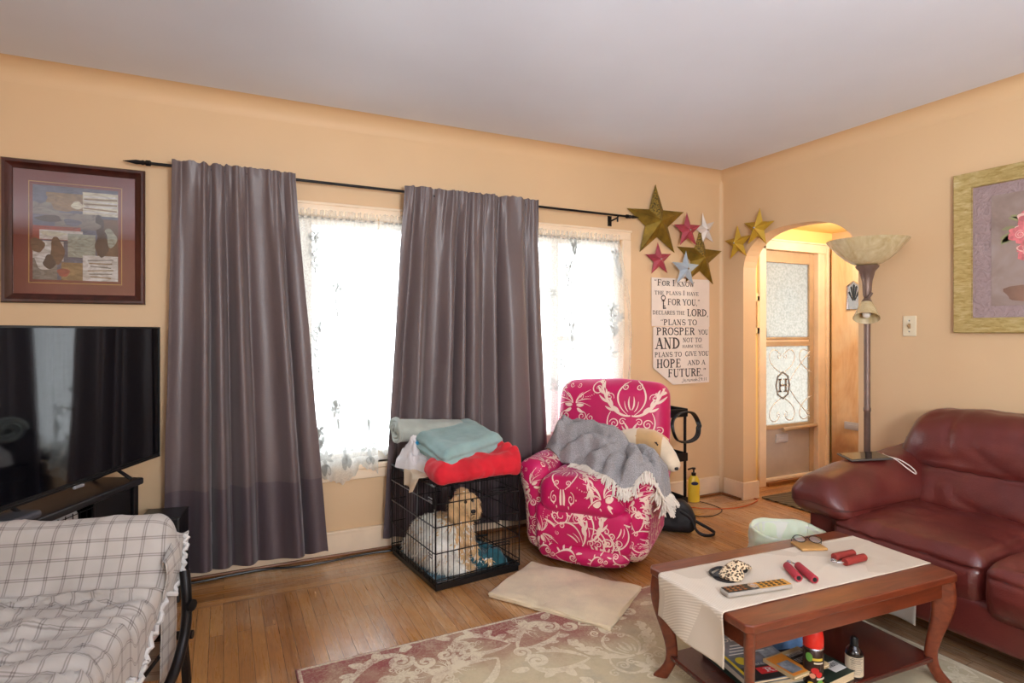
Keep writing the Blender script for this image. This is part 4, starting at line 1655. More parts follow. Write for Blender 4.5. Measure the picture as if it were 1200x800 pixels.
fu = thing('futon', 'low futon with grey plaid cover and black metal side frame, in front of the stand', 'futon', (-.145, 2.15, 0), rz=R(-15.6))
FW = 1.5
prof = smooth_path([(.05, .12, 0), (.055, .40, 0), (.045, .60, 0), (.0, .668, 0), (-.055, .655, 0), (-.085, .58, 0), (-.125, .495, 0), (-.17, .462, 0), (-.24, .462, 0), (-.36, .462, 0), (-.5, .458, 0), (-.62, .45, 0), (-.70, .42, 0), (-.725, .36, 0), (-.72, .22, 0)], 6)
acc_ = [0]
for i in range(1, len(prof)):
    acc_.append(acc_[-1] + (prof[i] - prof[i - 1]).length)
PL = acc_[-1]


def prof_at(v):
    s_ = v * PL
    for i in range(1, len(prof)):
        if s_ <= acc_[i] or i == len(prof) - 1:
            t_ = (s_ - acc_[i - 1]) / max(1e-6, acc_[i] - acc_[i - 1])
            p = prof[i - 1].lerp(prof[i], min(1, max(0, t_)))
            tg = (prof[i] - prof[i - 1]).normalized()
            return p, V((-tg.y, tg.x, 0)), s_
    return prof[-1], V((0, 1, 0)), PL


def futon_fn(u, v):
    """u runs along the length and then round the right-hand end"""
    p, nr, s_ = prof_at(v)
    Lf = FW + .05 + .10
    l = u * Lf
    nr = -nr
    w = 0.0
    if l < FW - .05:
        x, inset = -FW + l, 0
    else:
        q = l - (FW - .05)
        rr = .055
        if q < rr * pi / 2:
            a = q / rr
            x, inset = -.05 + rr * sin(a), rr * (1 - cos(a))
        else:
            x, inset = -.05 + rr, rr + (q - rr * pi / 2) * (1 - .75 * math.exp(-((p.x + .14) / .07) ** 2))
        w = min(1, q / .08)
    seat = 1 if p.x < -.13 else 0
    # folds: tight drag lines on the back, loose creases over the seat
    y_, z_ = p.x, p.y
    wr = .006 * fold(x * 3, s_ * 5, 1.5, 1.0, 3)
    if seat:
        g = fold(x * 1.6 + 3, s_ * 9 + x * 2.2, 4.2, 1.0, 3)
        wr += .042 * (1 - abs(g)) ** 5 * (.6 + .4 * sin(x * 3 + s_ * 4)) + .024 * (1 - abs(fold(x * 2.6 + 1, s_ * 15 + x * 5, 11.0, 1.0, 2))) ** 5 + .008 * fold(x * 7, s_ * 16, 9.1)
        wr += .014 * max(0, 1 - abs(s_ - 1.0) / .08) * (.5 + fold(x * 5, 0, 3))
    else:
        g = fold(x * 3.4 + s_ * 3.5, s_ * 1.8, 2.2, 1.0, 2)
        wr += .010 * (1 - abs(g)) ** 5
    wr += .012 * w * fold(x * 9, s_ * 11, 6.0)
    y_ += nr.x * (wr - inset)
    z_ += nr.y * (wr - inset)
    bul = .022 * w * max(0, 1 - abs(p.y - .54) / .14) * (1 if not seat else .3)
    return (x + bul, y_, z_)


mb = MB().grid(futon_fn, 190, 150, uv=lambda u, v: (u * (FW + .15), v * PL))
M_PLAID = plaid()
cover = mb.build('plaid_cover', M_PLAID, fu, angle=0, solid=.003)
# gathered elastic edge round the end
rb = MB()
rnd = random.Random(3)
pth = []
for i in range(150):
    v = .36 + .62 * i / 149
    p = V(futon_fn(1.0, v))
    q = V(futon_fn(.985, v))
    d = (p - q).normalized()
    pth.append(p + V((.006 + .006 * sin(i * 1.9), 0, 0)) + d * .004 * sin(i * 2.3))
rb.tube(pth, .008, 6)
rb.build('elastic_edge', mat('white_elastic', (206, 204, 202), .8, bump=.6, bscale=300), fu)
m = MB().soft((-.76, -.33, .36), (1.50, .66, .13), .05, 10, 4)
m.build('mattress', mat('pale_pink_lining', (226, 204, 196), .85, var=.05, bump=.3, bscale=30), fu)
fr = MB()
for xx in (.055,):
    loop = smooth_path([(xx - .01, -.03, .50), (xx, -.045, .44), (xx + .004, -.055, .36), (xx, -.08, .29), (xx - .005, -.15, .23), (xx - .01, -.30, .20), (xx - .01, -.55, .20), (xx - .01, -.70, .18), (xx - .01, -.74, .10), (xx - .01, -.74, .02)], 6)
    fr.tube(loop, .015, 10)
    fr.tube([(xx - .01, .0, .02), (xx - .01, -.02, .2), (xx, -.07, .30)], .014, 8)
    fr.tube([(xx + .012, -.05, .40), (xx + .022, -.055, .40)], .018, 10)
fr.build('side_frame', M_BLACKMETAL, fu)
fr = MB().tube([(-FW, .03, .27), (.05, .03, .27)], .014, 8).tube([(-FW, -.70, .27), (.05, -.70, .27)], .014, 8)
for i in range(8):
    x = -FW + .1 + i * .2
    fr.tube([(x, .03, .275), (x, -.70, .275)], .006, 6)
fr.build('bed_frame', M_BLACKMETAL, fu)

# ---------------------------------------------------------------- dog crate
CR0, CRA = V((.912, 2.692, 0)), R(6.3)
cw, cd, ch_ = .475, .57, .505
cr_ = thing('dog_crate', 'black wire dog crate with a dog inside, under a heap of blankets', 'dog crate', CR0, rz=CRA)
m = MB()
m.soft((cw / 2, cd / 2, .010), (cw - .012, cd - .012, .014), .006, 6, 2)
for (c, d) in (((cw / 2, .006, .024), (cw, .012, .044)), ((cw / 2, cd - .006, .024), (cw, .012, .044)), ((.006, cd / 2, .024), (.012, cd, .044)), ((cw - .006, cd / 2, .024), (.012, cd, .044))):
    m.box(c, d)
m.build('tray', M_BLACKPLASTIC, cr_, bevel=.004)


def wires(fn, L, H, nv, hs, z0=.03, dbl=()):
    g = MB()
    for i in range(nv + 1):
        x = L * i / nv
        r = .0028 if i in (0, nv) else .0017
        g.tube([fn(x, z0), fn(x, H)], r, 6)
    for z in hs:
        g.tube([fn(0, z, 1), fn(L, z, 1)], .0028, 6)
    return g


HS = (.034, .06, .185, .31, .42, .503)
wires(lambda x, z, k=0: (x, -.002 - .004 * k, z), cw, .505, 15, HS).build('front_panel', M_BLACKMETAL, cr_)
wires(lambda x, z, k=0: (x, cd + .002 + .004 * k, z), cw, .505, 15, HS).build('rear_panel', M_BLACKMETAL, cr_)
for xx, sg_ in ((-.002, -1), (cw + .002, 1)):
    wires(lambda y, z, k=0: (xx + sg_ * .004 * k, y, z), cd, .505, 17, HS).build('side_panel', M_BLACKMETAL, cr_)
wires(lambda x, y, k=0: (x, y, .505 + .004 * k), cw, cd, 12, (0, .14, .28, .43, cd), 0).build('top_panel', M_BLACKMETAL, cr_)
# door outline and slide latches on the front and left side
M_ZINC = mat('worn_wire', (120, 118, 122), .35, .8)
for z in (.43, .16):
    g = MB()
    for dz in (0, .014):
        g.tube([(.30, -.010, z + dz), (.40, -.012, z + dz), (.405, -.024, z + dz)], .003, 6)
    g.build('latch', M_BLACKMETAL, cr_)
    g = MB()
    for dz in (0, .014):
        g.tube([(-.010, .06, z + dz), (-.012, .015, z + dz)], .003, 6)
    g.build('latch', M_ZINC, cr_)
g = MB()
for z in (.31, .42):
    g.tube([(-.011, .015, z + .002), (-.011, cd - .02, z + .002)], .0024, 6)
g.build('door_bar', M_ZINC, cr_)
g = MB()
x0, x1, z0, z1 = .06, .385, .055, .455
g.tube([(x0, -.010, z0), (x1, -.010, z0), (x1, -.010, z1), (x0, -.010, z1)], .0032, 6, closed=True)
g.build('door_rim', M_BLACKMETAL, cr_)

# bedding in the crate
M_TEALBED = mat('dark_teal_fleece', (36, 92, 104), .95, var=.25, vscale=14, bump=.7, bscale=40, bdist=.01, sheen=.3)
crR = Mx.Rotation(CRA, 3, 'Z')


def crate_w(x, y, z):
    return CR0 + crR @ V((x, y, z))


def heap(cx, cy, rx, ry, z0, h, seed, n=44, folds=1.0):
    def fn(u, v):
        a, rr = 2 * pi * u, v
        x, y = cos(a) * rr, sin(a) * rr
        e = (1 - rr * rr) ** .5 if rr < 1 else 0
        edge = 1 + .12 * sin(3 * a + seed) + .07 * sin(7 * a + seed * 2)
        z = z0 + h * (e ** .8) * (1 + .5 * folds * fold(x * 1.8 + seed, y * 1.8, seed)) + .02 * folds * e * (1 - abs(fold(x * 3, y * 3 + seed, 2))) ** 3
        return (cx + x * rx * edge, cy + y * ry * edge, max(z0, z))
    return MB().grid(fn, n * 2, n // 2)


bl = heap(0, 0, .13, .16, .003, .075, 5)
o = bl.build('pet_blanket', M_TEALBED, angle=0)
o.location = crate_w(.33, .20, .019)
o.rotation_euler.z = CRA + .3
tag(o, 'dark teal blanket crumpled inside the crate beside the dog', 'blanket')
o = MB().soft((0, 0, .005), (cw - .05, cd - .05, .009), .004, 8, 2, fn=lambda x, y, z: (x, y, z + .0035 * fold(x * 20, y * 20, 1))).build('crate_pad', mat('pale_blue_pad', (104, 140, 156), .9, var=.3, vscale=25, bump=.5, bscale=50))
o.location = crate_w(cw / 2, cd / 2, .0175)
o.rotation_euler.z = CRA
tag(o, 'pale blue pad lining the floor of the dog crate', 'pad')

# the dog: lying with its hind leg toward the corner, head up, looking out of the front
dog = thing('dog', 'fluffy cream and white dog lying inside the wire crate, head raised', 'dog', crate_w(0, 0, .026), rz=CRA)
M_DOGW = mat('white_dog_coat', (244, 236, 224), .9, var=.12, vscale=20, sheen=.3)
M_DOGT = mat('tan_dog_coat', (214, 178, 130), .9, var=.16, vscale=20, sheen=.3)
ch = [[(.15, .45, .11, .085), (.16, .36, .135, .10), (.185, .27, .16, .098), (.21, .20, .19, .085), (.222, .172, .255, .062), (.226, .155, .315, .052), (.228, .135, .335, .053), (.228, .10, .322, .036), (.226, .062, .307, .024)],
      [(.228, .15, .345, .045), (.228, .16, .37, .042)],
      [(.13, .42, .10, .08), (.10, .28, .10, .085), (.10, .17, .095, .07), (.12, .10, .05, .035), (.17, .055, .022, .022)],
      [(.25, .21, .16, .055), (.285, .17, .08, .034), (.30, .12, .035, .025), (.34, .075, .025, .024)],
      [(.19, .19, .15, .055), (.205, .13, .07, .032), (.215, .08, .03, .024), (.225, .05, .022, .022)],
      [(.15, .50, .09, .05), (.08, .50, .06, .03), (.05, .42, .05, .028)]]
body = blobby('body', ch, .010, [M_DOGW, M_DOGT], dog, 8)


def tan_at(p):
    return (p.z > .24 or (p.y < .26 and p.x > .17)) and not (p.z < .14 and p.x < .19)


for pl in body.data.polygons:
    c = pl.center
    pl.material_index = 1 if tan_at(c) else 0


def pick(p, nr):
    if p.z < .012:
        return None, 0
    rn = random.random()
    # short hair on the muzzle and round the eyes
    if p.y < .125 and p.z > .27:
        return 1, .28
    if p.z > .355:
        return (1 if rn < .75 else 0), .6
    if tan_at(p):
        return (1 if rn < .8 else 0), .75
    return (0 if rn < .9 else 1), 1.0


fur('coat', body, [M_DOGW, M_DOGT], dog, 7000, .030, .0042, pick, lambda p: V((-.15, .35, -.7)) if p.z > .12 else V((-.2, .1, -.5)), 5)
# ears
for sx in (-1, 1):
    ear = blobby('ear', [[(.228 + sx * .040, .150, .365, .018), (.228 + sx * .060, .140, .335, .026), (.228 + sx * .064, .132, .295, .026), (.228 + sx * .060, .128, .265, .016)]], .007, [M_DOGT], dog, 5)
    fur('ear_hair', ear, [M_DOGT], ear, 420, .022, .0035, lambda p, n_: (0, 1), lambda p: V((0, 0, -1)), 8 + sx)
M_NOSE = mat('black_dog_nose', (26, 20, 20), .3)
MB().soft((.226, .037, .315), (.026, .018, .020), .009, 2, 4).build('nose', M_NOSE, dog)
for sx in (-1, 1):
    MB().lathe([(.0085 * sin(pi * q / 8), -.0085 * cos(pi * q / 8)) for q in range(9)], (.228 + sx * .020, .088, .353), 12, cap=False).build('eye', mat('dark_dog_eye', (22, 14, 10), .1, coat=.6), dog)
MB().tube(smooth_path([(.213, .042, .297), (.226, .036, .301), (.239, .042, .297)]), .0022, 6).build('mouth', M_NOSE, dog)

# ---------------------------------------------------------------- blankets on the crate
def folded(name, label, cat, loc, rz, d, layers, m_, seed, tilt=(0, 0), sag=.01, group=None, skew=0, fuzz=.5):
    """a folded textile: rounded fold at the front, layer edges on the ends"""
    th = thing(name, label, cat, loc, rz)
    w, dp, h = d

    def fn(x, y, z):
        k = z / h + .5
        n1 = fold(x * 5 + seed, y * 5, seed, 1.0, 3)
        z2 = z + sag * n1 * (0.3 + k) + tilt[0] * x + tilt[1] * y
        gr = 0
        e = max(0, abs(x) / (w / 2) - .90) / .10
        gr = e * .006 * sin(k * layers * 2 * pi)
        ef = max(0, abs(y) / (dp / 2) - .93) / .07
        gr2 = ef * .004 * sin(k * layers * 2 * pi + 1)
        x2 = x * (1 + .05 * fold(y * 4, seed, z * 6)) + (gr if x > 0 else -gr) + skew * y
        y2 = y * (1 + .05 * fold(x * 4, seed + 3, z * 6)) + (gr2 if y > 0 else -gr2)
        z2 -= max(0, abs(x) / (w / 2) - .75) * .04 * (0.4 + k)
        return (x2, y2, z2)
    mb = MB().soft((0, 0, h / 2), (w, dp, h), min(h * .48, .045), (34, 30, 6), 5, fn)
    mb.build('folded_cloth', m_, th, angle=0)
    return th


M_RED = mat('red_fleece', (200, 20, 38), .9, var=.10, vscale=8, bump=.3, bscale=220, sheen=.12)
M_TEAL = mat('pale_teal_fleece', (142, 172, 170), .95, var=.06, vscale=10, bump=.3, bscale=240, sheen=.15)
M_SAGE = mat('sage_grey_fleece', (166, 172, 164), .95, var=.07, vscale=10, bump=.3, bscale=240, sheen=.15)
M_BLUE = mat('cobalt_blue_cloth', (62, 72, 160), .9, var=.1, bump=.3)
M_WHITE = mat('white_cotton', (226, 220, 220), .9, var=.05, bump=.3, bscale=80)
M_BEIGE = mat('beige_cotton', (206, 186, 160), .9, var=.06, bump=.3, bscale=80)
zt = .513
bz = CRA + R(11)
folded('folded_cloth', 'cobalt blue folded cloth at the bottom right of the heap on the crate', 'cloth', crate_w(.36, .27, zt), CRA, (.20, .42, .03), 2, M_BLUE, 3)
# red blanket: loosely folded, drooping over the front edge
rd = thing('red_blanket', 'red fleece blanket folded under the pale teal one on the crate', 'blanket', crate_w(.235, .215, zt + .004), CRA)


def red_fn(x, y, z):
    k = z / .10 + .5
    f1 = fold(x * 7, y * 7, 3.3, 1.0, 3)
    z2 = z + .020 * f1 * k
    fr_ = max(0, (-y - .16) / .12)
    z2 -= .030 * fr_ * fr_
    y2 = y - .012 * fr_ * abs(sin(x * 26 + 4 * f1)) + .015 * fold(x * 6, 1, z * 12)
    x2 = x + .018 * fold(y * 6, 2, z * 14)
    rt_ = max(0, (x - .14) / .12)
    z2 += .045 * rt_ * (.5 + fold(x * 9, y * 12, 2)) * k + .035 * rt_ * k
    z2 += .012 * sin(y * 60 + 6 * f1) * rt_
    lf_ = max(0, (-x - .19) / .08)
    z2 -= .02 * lf_
    bk_ = max(0, (y + .10) / .35)
    x2 = .25 - (.25 - x2) * (1 - .42 * bk_)
    return (x2, y2, max(z2, -.05 + .001 - .025 * min(1, fr_)))


MB().soft((.0, 0, .052), (.49, .50, .10), .045, (44, 44, 8), 5, red_fn).build('folded_cloth', M_RED, rd, angle=0)
folded('teal_blanket', 'pale teal fleece blanket folded on top of the red one', 'blanket', (1.150, 3.005, zt + .080), R(27), (.47, .41, .115), 3, M_TEAL, 6, tilt=(.05, .10), skew=.42)
rl = thing('rolled_blanket', 'sage grey blanket rolled up at the back of the heap on the crate', 'blanket', crate_w(.175, .46, zt + .12), CRA + R(-4))


def roll(u, v):
    a = 2 * pi * v
    x = -.19 + .38 * u
    r = .068 + .006 * fold(x * 6, cos(a), sin(a)) + .010 * max(0, cos(a)) - .012 * u
    return (x, r * 1.25 * cos(a) , .055 + r * .92 * sin(a) + .02 * (1 - u))


m = MB().grid(roll, 40, 40)
sp_ = []
for i in range(60):
    t_ = i / 59
    a = 2 * pi * 2.6 * t_
    r = .076 * (1 - .8 * t_)
    sp_.append((-.19 - .004 * sin(a * 3), r * 1.2 * cos(a), .073 + r * .9 * sin(a)))
m.tube(sp_, .0125, 8)
m.grid(lambda u, v: (.19, .055 * (1 - u) * 1.25 * cos(2 * pi * v), .053 + .052 * (1 - u) * sin(2 * pi * v)), 4, 30)
m.build('rolled_cloth', M_SAGE, rl, angle=0)
o = heap(0, 0, .09, .15, 0, .10, 2.2, 40, 1.4).build('white_clothes', M_WHITE, angle=0)
o.location = crate_w(.075, .36, zt + .001)
o.rotation_euler.z = CRA + .3
tag(o, 'crumpled white cotton garment at the left rear of the crate top', 'garment')


def drape(u, v):
    y = -.09 + .18 * u
    s_ = v * .17
    if s_ < .09:
        return (.07 - s_, y + .004 * sin(s_ * 60), .010 + .004 * sin(u * 9))
    return (-.022 - .010 * sin(u * 7) - .012 * v, y * (1 - .9 * max(0, v - .5)) + .05 * max(0, v - .5), .010 - (s_ - .09) - .012 * sin(u * 5))


o = MB().grid(drape, 30, 30).build('beige_cloth', M_BEIGE, solid=.004, angle=0)
o.location = crate_w(.0, .22, zt + .001)
o.rotation_euler.z = CRA
tag(o, 'beige cloth flap hanging over the left edge of the crate', 'cloth')
fl = MB()
rnd = random.Random(9)
for i in range(16):
    a, e = rnd.uniform(0, 2 * pi), rnd.uniform(.1, 1.3)
    d = V((cos(a) * cos(e), sin(a) * cos(e), sin(e)))
    s1 = d.orthogonal().normalized() * .014
    fl.add([V((0, 0, 0)), d * .026 + s1, d * .042, d * .026 - s1], [(0, 1, 2, 3)])
o = fl.build('hair_scrunchie', mat('bright_cyan_cloth', (40, 158, 204), .7, var=.2, vscale=30), solid=.003)
o.location = crate_w(.075, .37, zt + .112)
tag(o, 'bright cyan ruffled scrunchie on top of the white garment', 'scrunchie')

# ---------------------------------------------------------------- memory foam mat on the floor
def matfn(u, v):
    c = [V((1.112, 2.530, 0)), V((1.439, 2.010, 0)), V((1.800, 2.262, 0)), V((1.470, 2.775, 0))]
    p = (c[0] * (1 - v) + c[1] * v) * (1 - u) + (c[3] * (1 - v) + c[2] * v) * u
    return p


fm = MB()
ctr = matfn(.5, .5)


def foam(x, y, z):
    u, v = x + .5, y + .5
    p = matfn(u, v)
    e = max(abs(x), abs(y)) * 2
    zz = .016 + z * (1 - .25 * max(0, e - .8) / .2) + .003 * fold(p.x * 9, p.y * 9, 1) * (1 if z > 0 else 0)
    zz += (.0025 * sin(p.x * 8 + p.y * 30)) * (1 if z > 0 else 0)
    q = p + V((.006 * fold(p.x * 6, p.y * 6, z * 90), .006 * fold(p.x * 6, p.y * 6, 5 + z * 90), 0))
    return (q.x - ctr.x, q.y - ctr.y, max(.0005, zz))


fm.soft((0, 0, 0), (1, 1, .030), .0149, (60, 60, 2), 4, foam)
o = fm.build('floor_mat', mat('cream_towelling', (228, 210, 176), .95, var=.06, vscale=8, bump=.5, bscale=160, bdist=.004, sheen=.3), angle=0)
o.location = ctr
tag(o, 'cream padded bath mat on the wooden floor before the pink recliner', 'mat')

# ---------------------------------------------------------------- pink damask recliner
CHO, CHA = V((1.711, 2.63, 0)), R(-50)
rc = thing('recliner', 'pink recliner in a stretch cover with cream damask scrolls', 'armchair', CHO, rz=CHA)
t = NT('magenta_stretch_cover')
f = t.noise(t.mapping((1, 1, 1)), 3, 4, .6)
t.l(t.ramp(f, [(0.3, (184, 8, 80)), (0.7, (204, 14, 96))]), t.b.inputs['Base Color'])
t.set(Roughness=.5)
t.b.inputs['Sheen Weight'].default_value = .45
t.b.inputs['Sheen Roughness'].default_value = .35
t.b.inputs['Sheen Tint'].default_value = (1, .35, .8, 1)
t.bump(t.noise(t.mapping(), 350, 2), .10, .001)
M_PINK = t.m
M_CREAMP = mat('cream_damask_print', (240, 212, 196), .6, var=.05)
CHM = [M_PINK, M_CREAMP]


def soft_part(c, d, r, mm, k, fn=None):
    return MB().soft(c, d, r, mm, k, fn)


def back_fn(x, y, z):
    # z from -.31 to .31; wings taper, top is round in plan
    zz = z / .31
    x2 = x * (1 - .05 * max(0, -zz)) * (1 - .035 * max(0, zz) ** 2)
    puff = .025 * (1 - (x / .36) ** 2) * (1 - (max(0, zz - .7) / .3) ** 2)
    y2 = y - (puff if y < 0 else -puff * .3) + (z + .31) * .20
    z2 = z - .022 * (x / .34) ** 2 * max(0, zz)
    return (x2, y2, z2 + .004 * fold(x * 6, z * 6, 2))


back = soft_part((0, .545, .63), (.70, .17, .64), .075, (30, 8, 30), 6, back_fn)
seat = soft_part((0, .20, .385), (.46, .60, .19), .075, (26, 30, 8), 6,
                 lambda x, y, z: (x, y - .02 * max(0, z / .09) * (1 - (x / .25) ** 2), z + .018 * (1 - (x / .25) ** 2) * (1 if z > 0 else 0) - .03 * max(0, -(y + .15)) + .004 * fold(x * 8, y * 8, 1)))
foot = soft_part((0, -.005, .215), (.52, .11, .235), .04, (30, 4, 16), 5,
                 lambda x, y, z: (x, y - .018 * (1 - (x / .28) ** 2) * (1 - (z / .13) ** 2) + .10 * -(z) * .25, z + .006 * fold(x * 5, z * 5, 4)))
skirt = soft_part((0, .10, .085), (.50, .30, .095), .045, (30, 12, 4), 5,
                  lambda x, y, z: (x + .006 * fold(x * 9, z * 20, 3), y - .05 * max(0, 1 - (x / .26) ** 2) + .008 * fold(x * 7, z * 18, 2), z + .010 * (x / .25) ** 2))


def arm_fn(sx):
    def fn(x, y, z):
        k = (z + .25) / .5
        roll_ = max(0, (k - .55) / .45)
        x2 = x * (1 + .16 * sin(pi * min(1, roll_ * .8))) + sx * (.012 * roll_ - .03 * (1 - k))
        y2 = y - .02 * roll_ * (1 if y < 0 else 0)
        z2 = z - .05 * max(0, y / .3) * roll_ + .004 * fold(y * 8, z * 8, sx)
        return (x2, y2, z2)
    return fn


armL = soft_part((-.285, .265, .305), (.15, .58, .49), .07, (6, 30, 26), 6, arm_fn(-1))
armR = soft_part((.285, .265, .305), (.15, .58, .49), .07, (6, 30, 26), 6, arm_fn(1))


def proj(mb, o3, ax, ay, dirn):
    """2-D pattern coordinates to the surface of mb along a direction"""
    bv = mb.bvh()
    o3, ax, ay, dirn = V(o3), V(ax), V(ay), V(dirn).normalized()

    def to3(x, y):
        s_ = o3 + ax * x + ay * y - dirn * 1.0
        loc, nr, idx, dist = bv.ray_cast(s_, dirn)
        if loc is None:
            return None
        if nr.dot(dirn) > 0:
            nr = -nr
        if abs(nr.dot(dirn)) < .16:
            return None
        return loc + nr * (.0014 + LK[0] * 4e-6)
    return to3


X3, Y3, Z3 = (1, 0, 0), (0, 1, 0), (0, 0, 1)
pj = proj(back, (0, 0, 0), X3, Z3, Y3)
for st, sc, x, z, a, fx in ((DAMASK, .20, .135, .785, 0, 1), (SPRIG, .15, -.225, .80, 0, 1), (DAMASK, .185, -.225, .44, 0, 1), (DAMASK, .20, .135, 1.17, 0, 1), (SPRIG, .15, .31, .50, 0, 1), (SPRIG, .15, -.04, .55, .4, 1)):
    lay(back, xf(st, sc, x, z, a, fx), pj, 1, .09)
lay(back, xf(spiral(0, 0, 1, 1.6, 0, 1, .16), .045, -.075, .895), pj, 1)
lay(back, xf(SCROLL, .09, -.33, .92, 1.1), pj, 1)
back_o = back.build('backrest', CHM, rc, angle=0)
dsl = (0, .62, -.78)
pj = proj(seat, (0, .0, .42), X3, (0, .78, .62), dsl)
for st, sc, x, y, a in ((DAMASK, .155, -.085, .045, R(180)), (SPRIG, .13, .13, -.09, .3), (DAMASK, .15, .2, .26, 0), (SPRIG, .12, -.2, .3, 1)):
    lay(seat, xf(st, sc, x, y, a), pj, 1)
seat_o = seat.build('seat_cushion', CHM, rc, angle=0)
pj = proj(foot, (0, 0, 0), X3, Z3, Y3)
half = damask_half()
lay(foot, xf(half, .17, .03, .20, R(28)), pj, 1)
lay(foot, xf(half, .17, -.02, .155, R(62)), pj, 1)
lay(foot, xf(SPRIG, .12, -.21, .18, -1.2), pj, 1)
lay(foot, xf(half, .15, .21, .25, R(150), -1), pj, 1)
lay(foot, xf(SCROLL, .09, .16, .15, 1.9), pj, 1)
lay(foot, xf(spiral(0, 0, 1, 1.7, 2, 1, .14), .055, -.10, .285), pj, 1)
lay(foot, xf(SCROLL, .08, .0, .30, .4), pj, 1)
foot_o = foot.build('footrest', CHM, rc, angle=0)
pj = proj(skirt, (0, 0, 0), X3, Z3, Y3)
for x, z, a, sc in ((-.19, .09, .3, .07), (-.05, .085, -.2, .085), (.1, .08, .5, .06), (.2, .10, 2.5, .06)):
    lay(skirt, xf(SCROLL, sc, x, z, a), pj, 1)
skirt.build('skirt', CHM, rc, angle=0)
for mb, sx in ((armL, -1), (armR, 1)):
    pj = proj(mb, (0, 0, 0), X3, Z3, Y3)
    cx = sx * .285
    for st, sc, x, z, a in ((SPRIG, .11, cx - .01, .42, .5), (SCROLL, .08, cx, .30, 1.3), (DAMASK, .13, cx + sx * .06, .17, 1.2), (SPRIG, .08, cx, .10, 0)):
        lay(mb, xf(st, sc, x, z, a), pj, 1)
    pj = proj(mb, (0, 0, 0), X3, Y3, (0, 0, -1))
    for st, sc, x, y, a in ((DAMASK, .12, cx, .12, .6), (SCROLL, .09, cx, .30, 1.8), (SPRIG, .1, cx, .42, 0)):
        lay(mb, xf(st, sc, x, y, a), pj, 1)
    pj = proj(mb, (0, 0, 0), Y3, Z3, (-sx, 0, 0))
    for st, sc, y, z, a in ((DAMASK, .15, .14, .32, .2), (SPRIG, .12, .05, .14, 0), (DAMASK, .15, .42, .22, 2.8), (SCROLL, .1, .26, .12, 0), (SCROLL, .1, .36, .42, 1), (SPRIG, .1, .02, .44, .3)):
        lay(mb, xf(st, sc, y, z, a), pj, 1)
armL_o = armL.build('armrest', CHM, rc, angle=0)
armR_o = armR.build('armrest', CHM, rc, angle=0)
MB().box((0, .36, .035), (.46, .42, .06)).box((0, .36, .09), (.40, .40, .08)).build('base', M_BLACKPLASTIC, rc, smooth=False, bevel=.005)

# grey throw with fringe heaped on the seat
chair_bv = surf_of([seat_o, armL_o, armR_o])
back_bv = surf_of([back_o])


def top_z(x, y):
    h = chair_bv.ray_cast(V((x, y, 1.5)), V((0, 0, -1)))
    return h[0].z if h[0] is not None else None


def back_y(x, z):
    h = back_bv.ray_cast(V((x, -1, z)), V((0, 1, 0)))
    return h[0].y if h[0] is not None else 9


th_ = thing('throw_blanket', 'grey woven throw with cream fringe heaped on the pink recliner', 'throw', CHO, rz=CHA)
NU, NV = 130, 64
TH = {}


def front_edge(u):
    pts = [(0, .30), (.12, .22), (.25, .16), (.36, .12), (.48, .02), (.58, -.045), (.66, -.07), (.74, -.06), (.84, .0), (1, .02)]
    for i in range(len(pts) - 1):
        if u <= pts[i + 1][0]:
            q = (u - pts[i][0]) / (pts[i + 1][0] - pts[i][0])
            q = q * q * (3 - 2 * q)
            return pts[i][1] * (1 - q) + pts[i + 1][1] * q
    return pts[-1][1]


def back_edge(u):
    return .47 - .02 * u - max(0, u - .50) * .42


RIDGES = [([(.0, .85), (.2, .97), (.40, .82), (.56, .72)], .11, .075), ([(.0, .55), (.18, .74), (.38, .68), (.60, .62)], .10, .07), ([(.04, .25), (.22, .46), (.42, .52), (.62, .56)], .095, .07),
          ([(.22, .06), (.36, .34), (.52, .46)], .075, .06), ([(.40, .0), (.50, .24), (.60, .50)], .065, .055), ([(.55, .0), (.60, .28), (.60, .6)], .05, .05),
          ([(.72, .05), (.70, .35), (.62, .6), (.5, .78)], .055, .05), ([(.92, .15), (.80, .5), (.66, .68)], .06, .04), ([(.30, .95), (.50, .90), (.64, .84)], .08, .05)]
RIDGES = [([V((p[0], p[1], 0)) for p in smooth_path([(a_, b_, 0) for a_, b_ in pts], 8)], w_ * .85, h_ * 1.35) for pts, w_, h_ in RIDGES]


def ridge_h(u, v):
    q = V((u + .03 * fold(u * 5, v * 4, 2.0, 1.0, 2), v + .05 * fold(u * 5, v * 4, 8.0, 1.0, 2), 0))
    best = 0
    for pts, w_, h_ in RIDGES:
        d = min((q - p).length for p in pts)
        if d < w_:
            best = max(best, h_ * sqrt(1 - (d / w_) ** 2))
    return best


raw = {}
for j in range(NV + 1):
    for i in range(NU + 1):
        u, v = i / NU, j / NV
        xa = -.335 + .82 * u
        y = front_edge(u) * (1 - v) + back_edge(u) * v
        x = min(xa, .372)
        z = top_z(x, y)
        raw[i, j] = [xa, x, y, z if z is not None else .45]
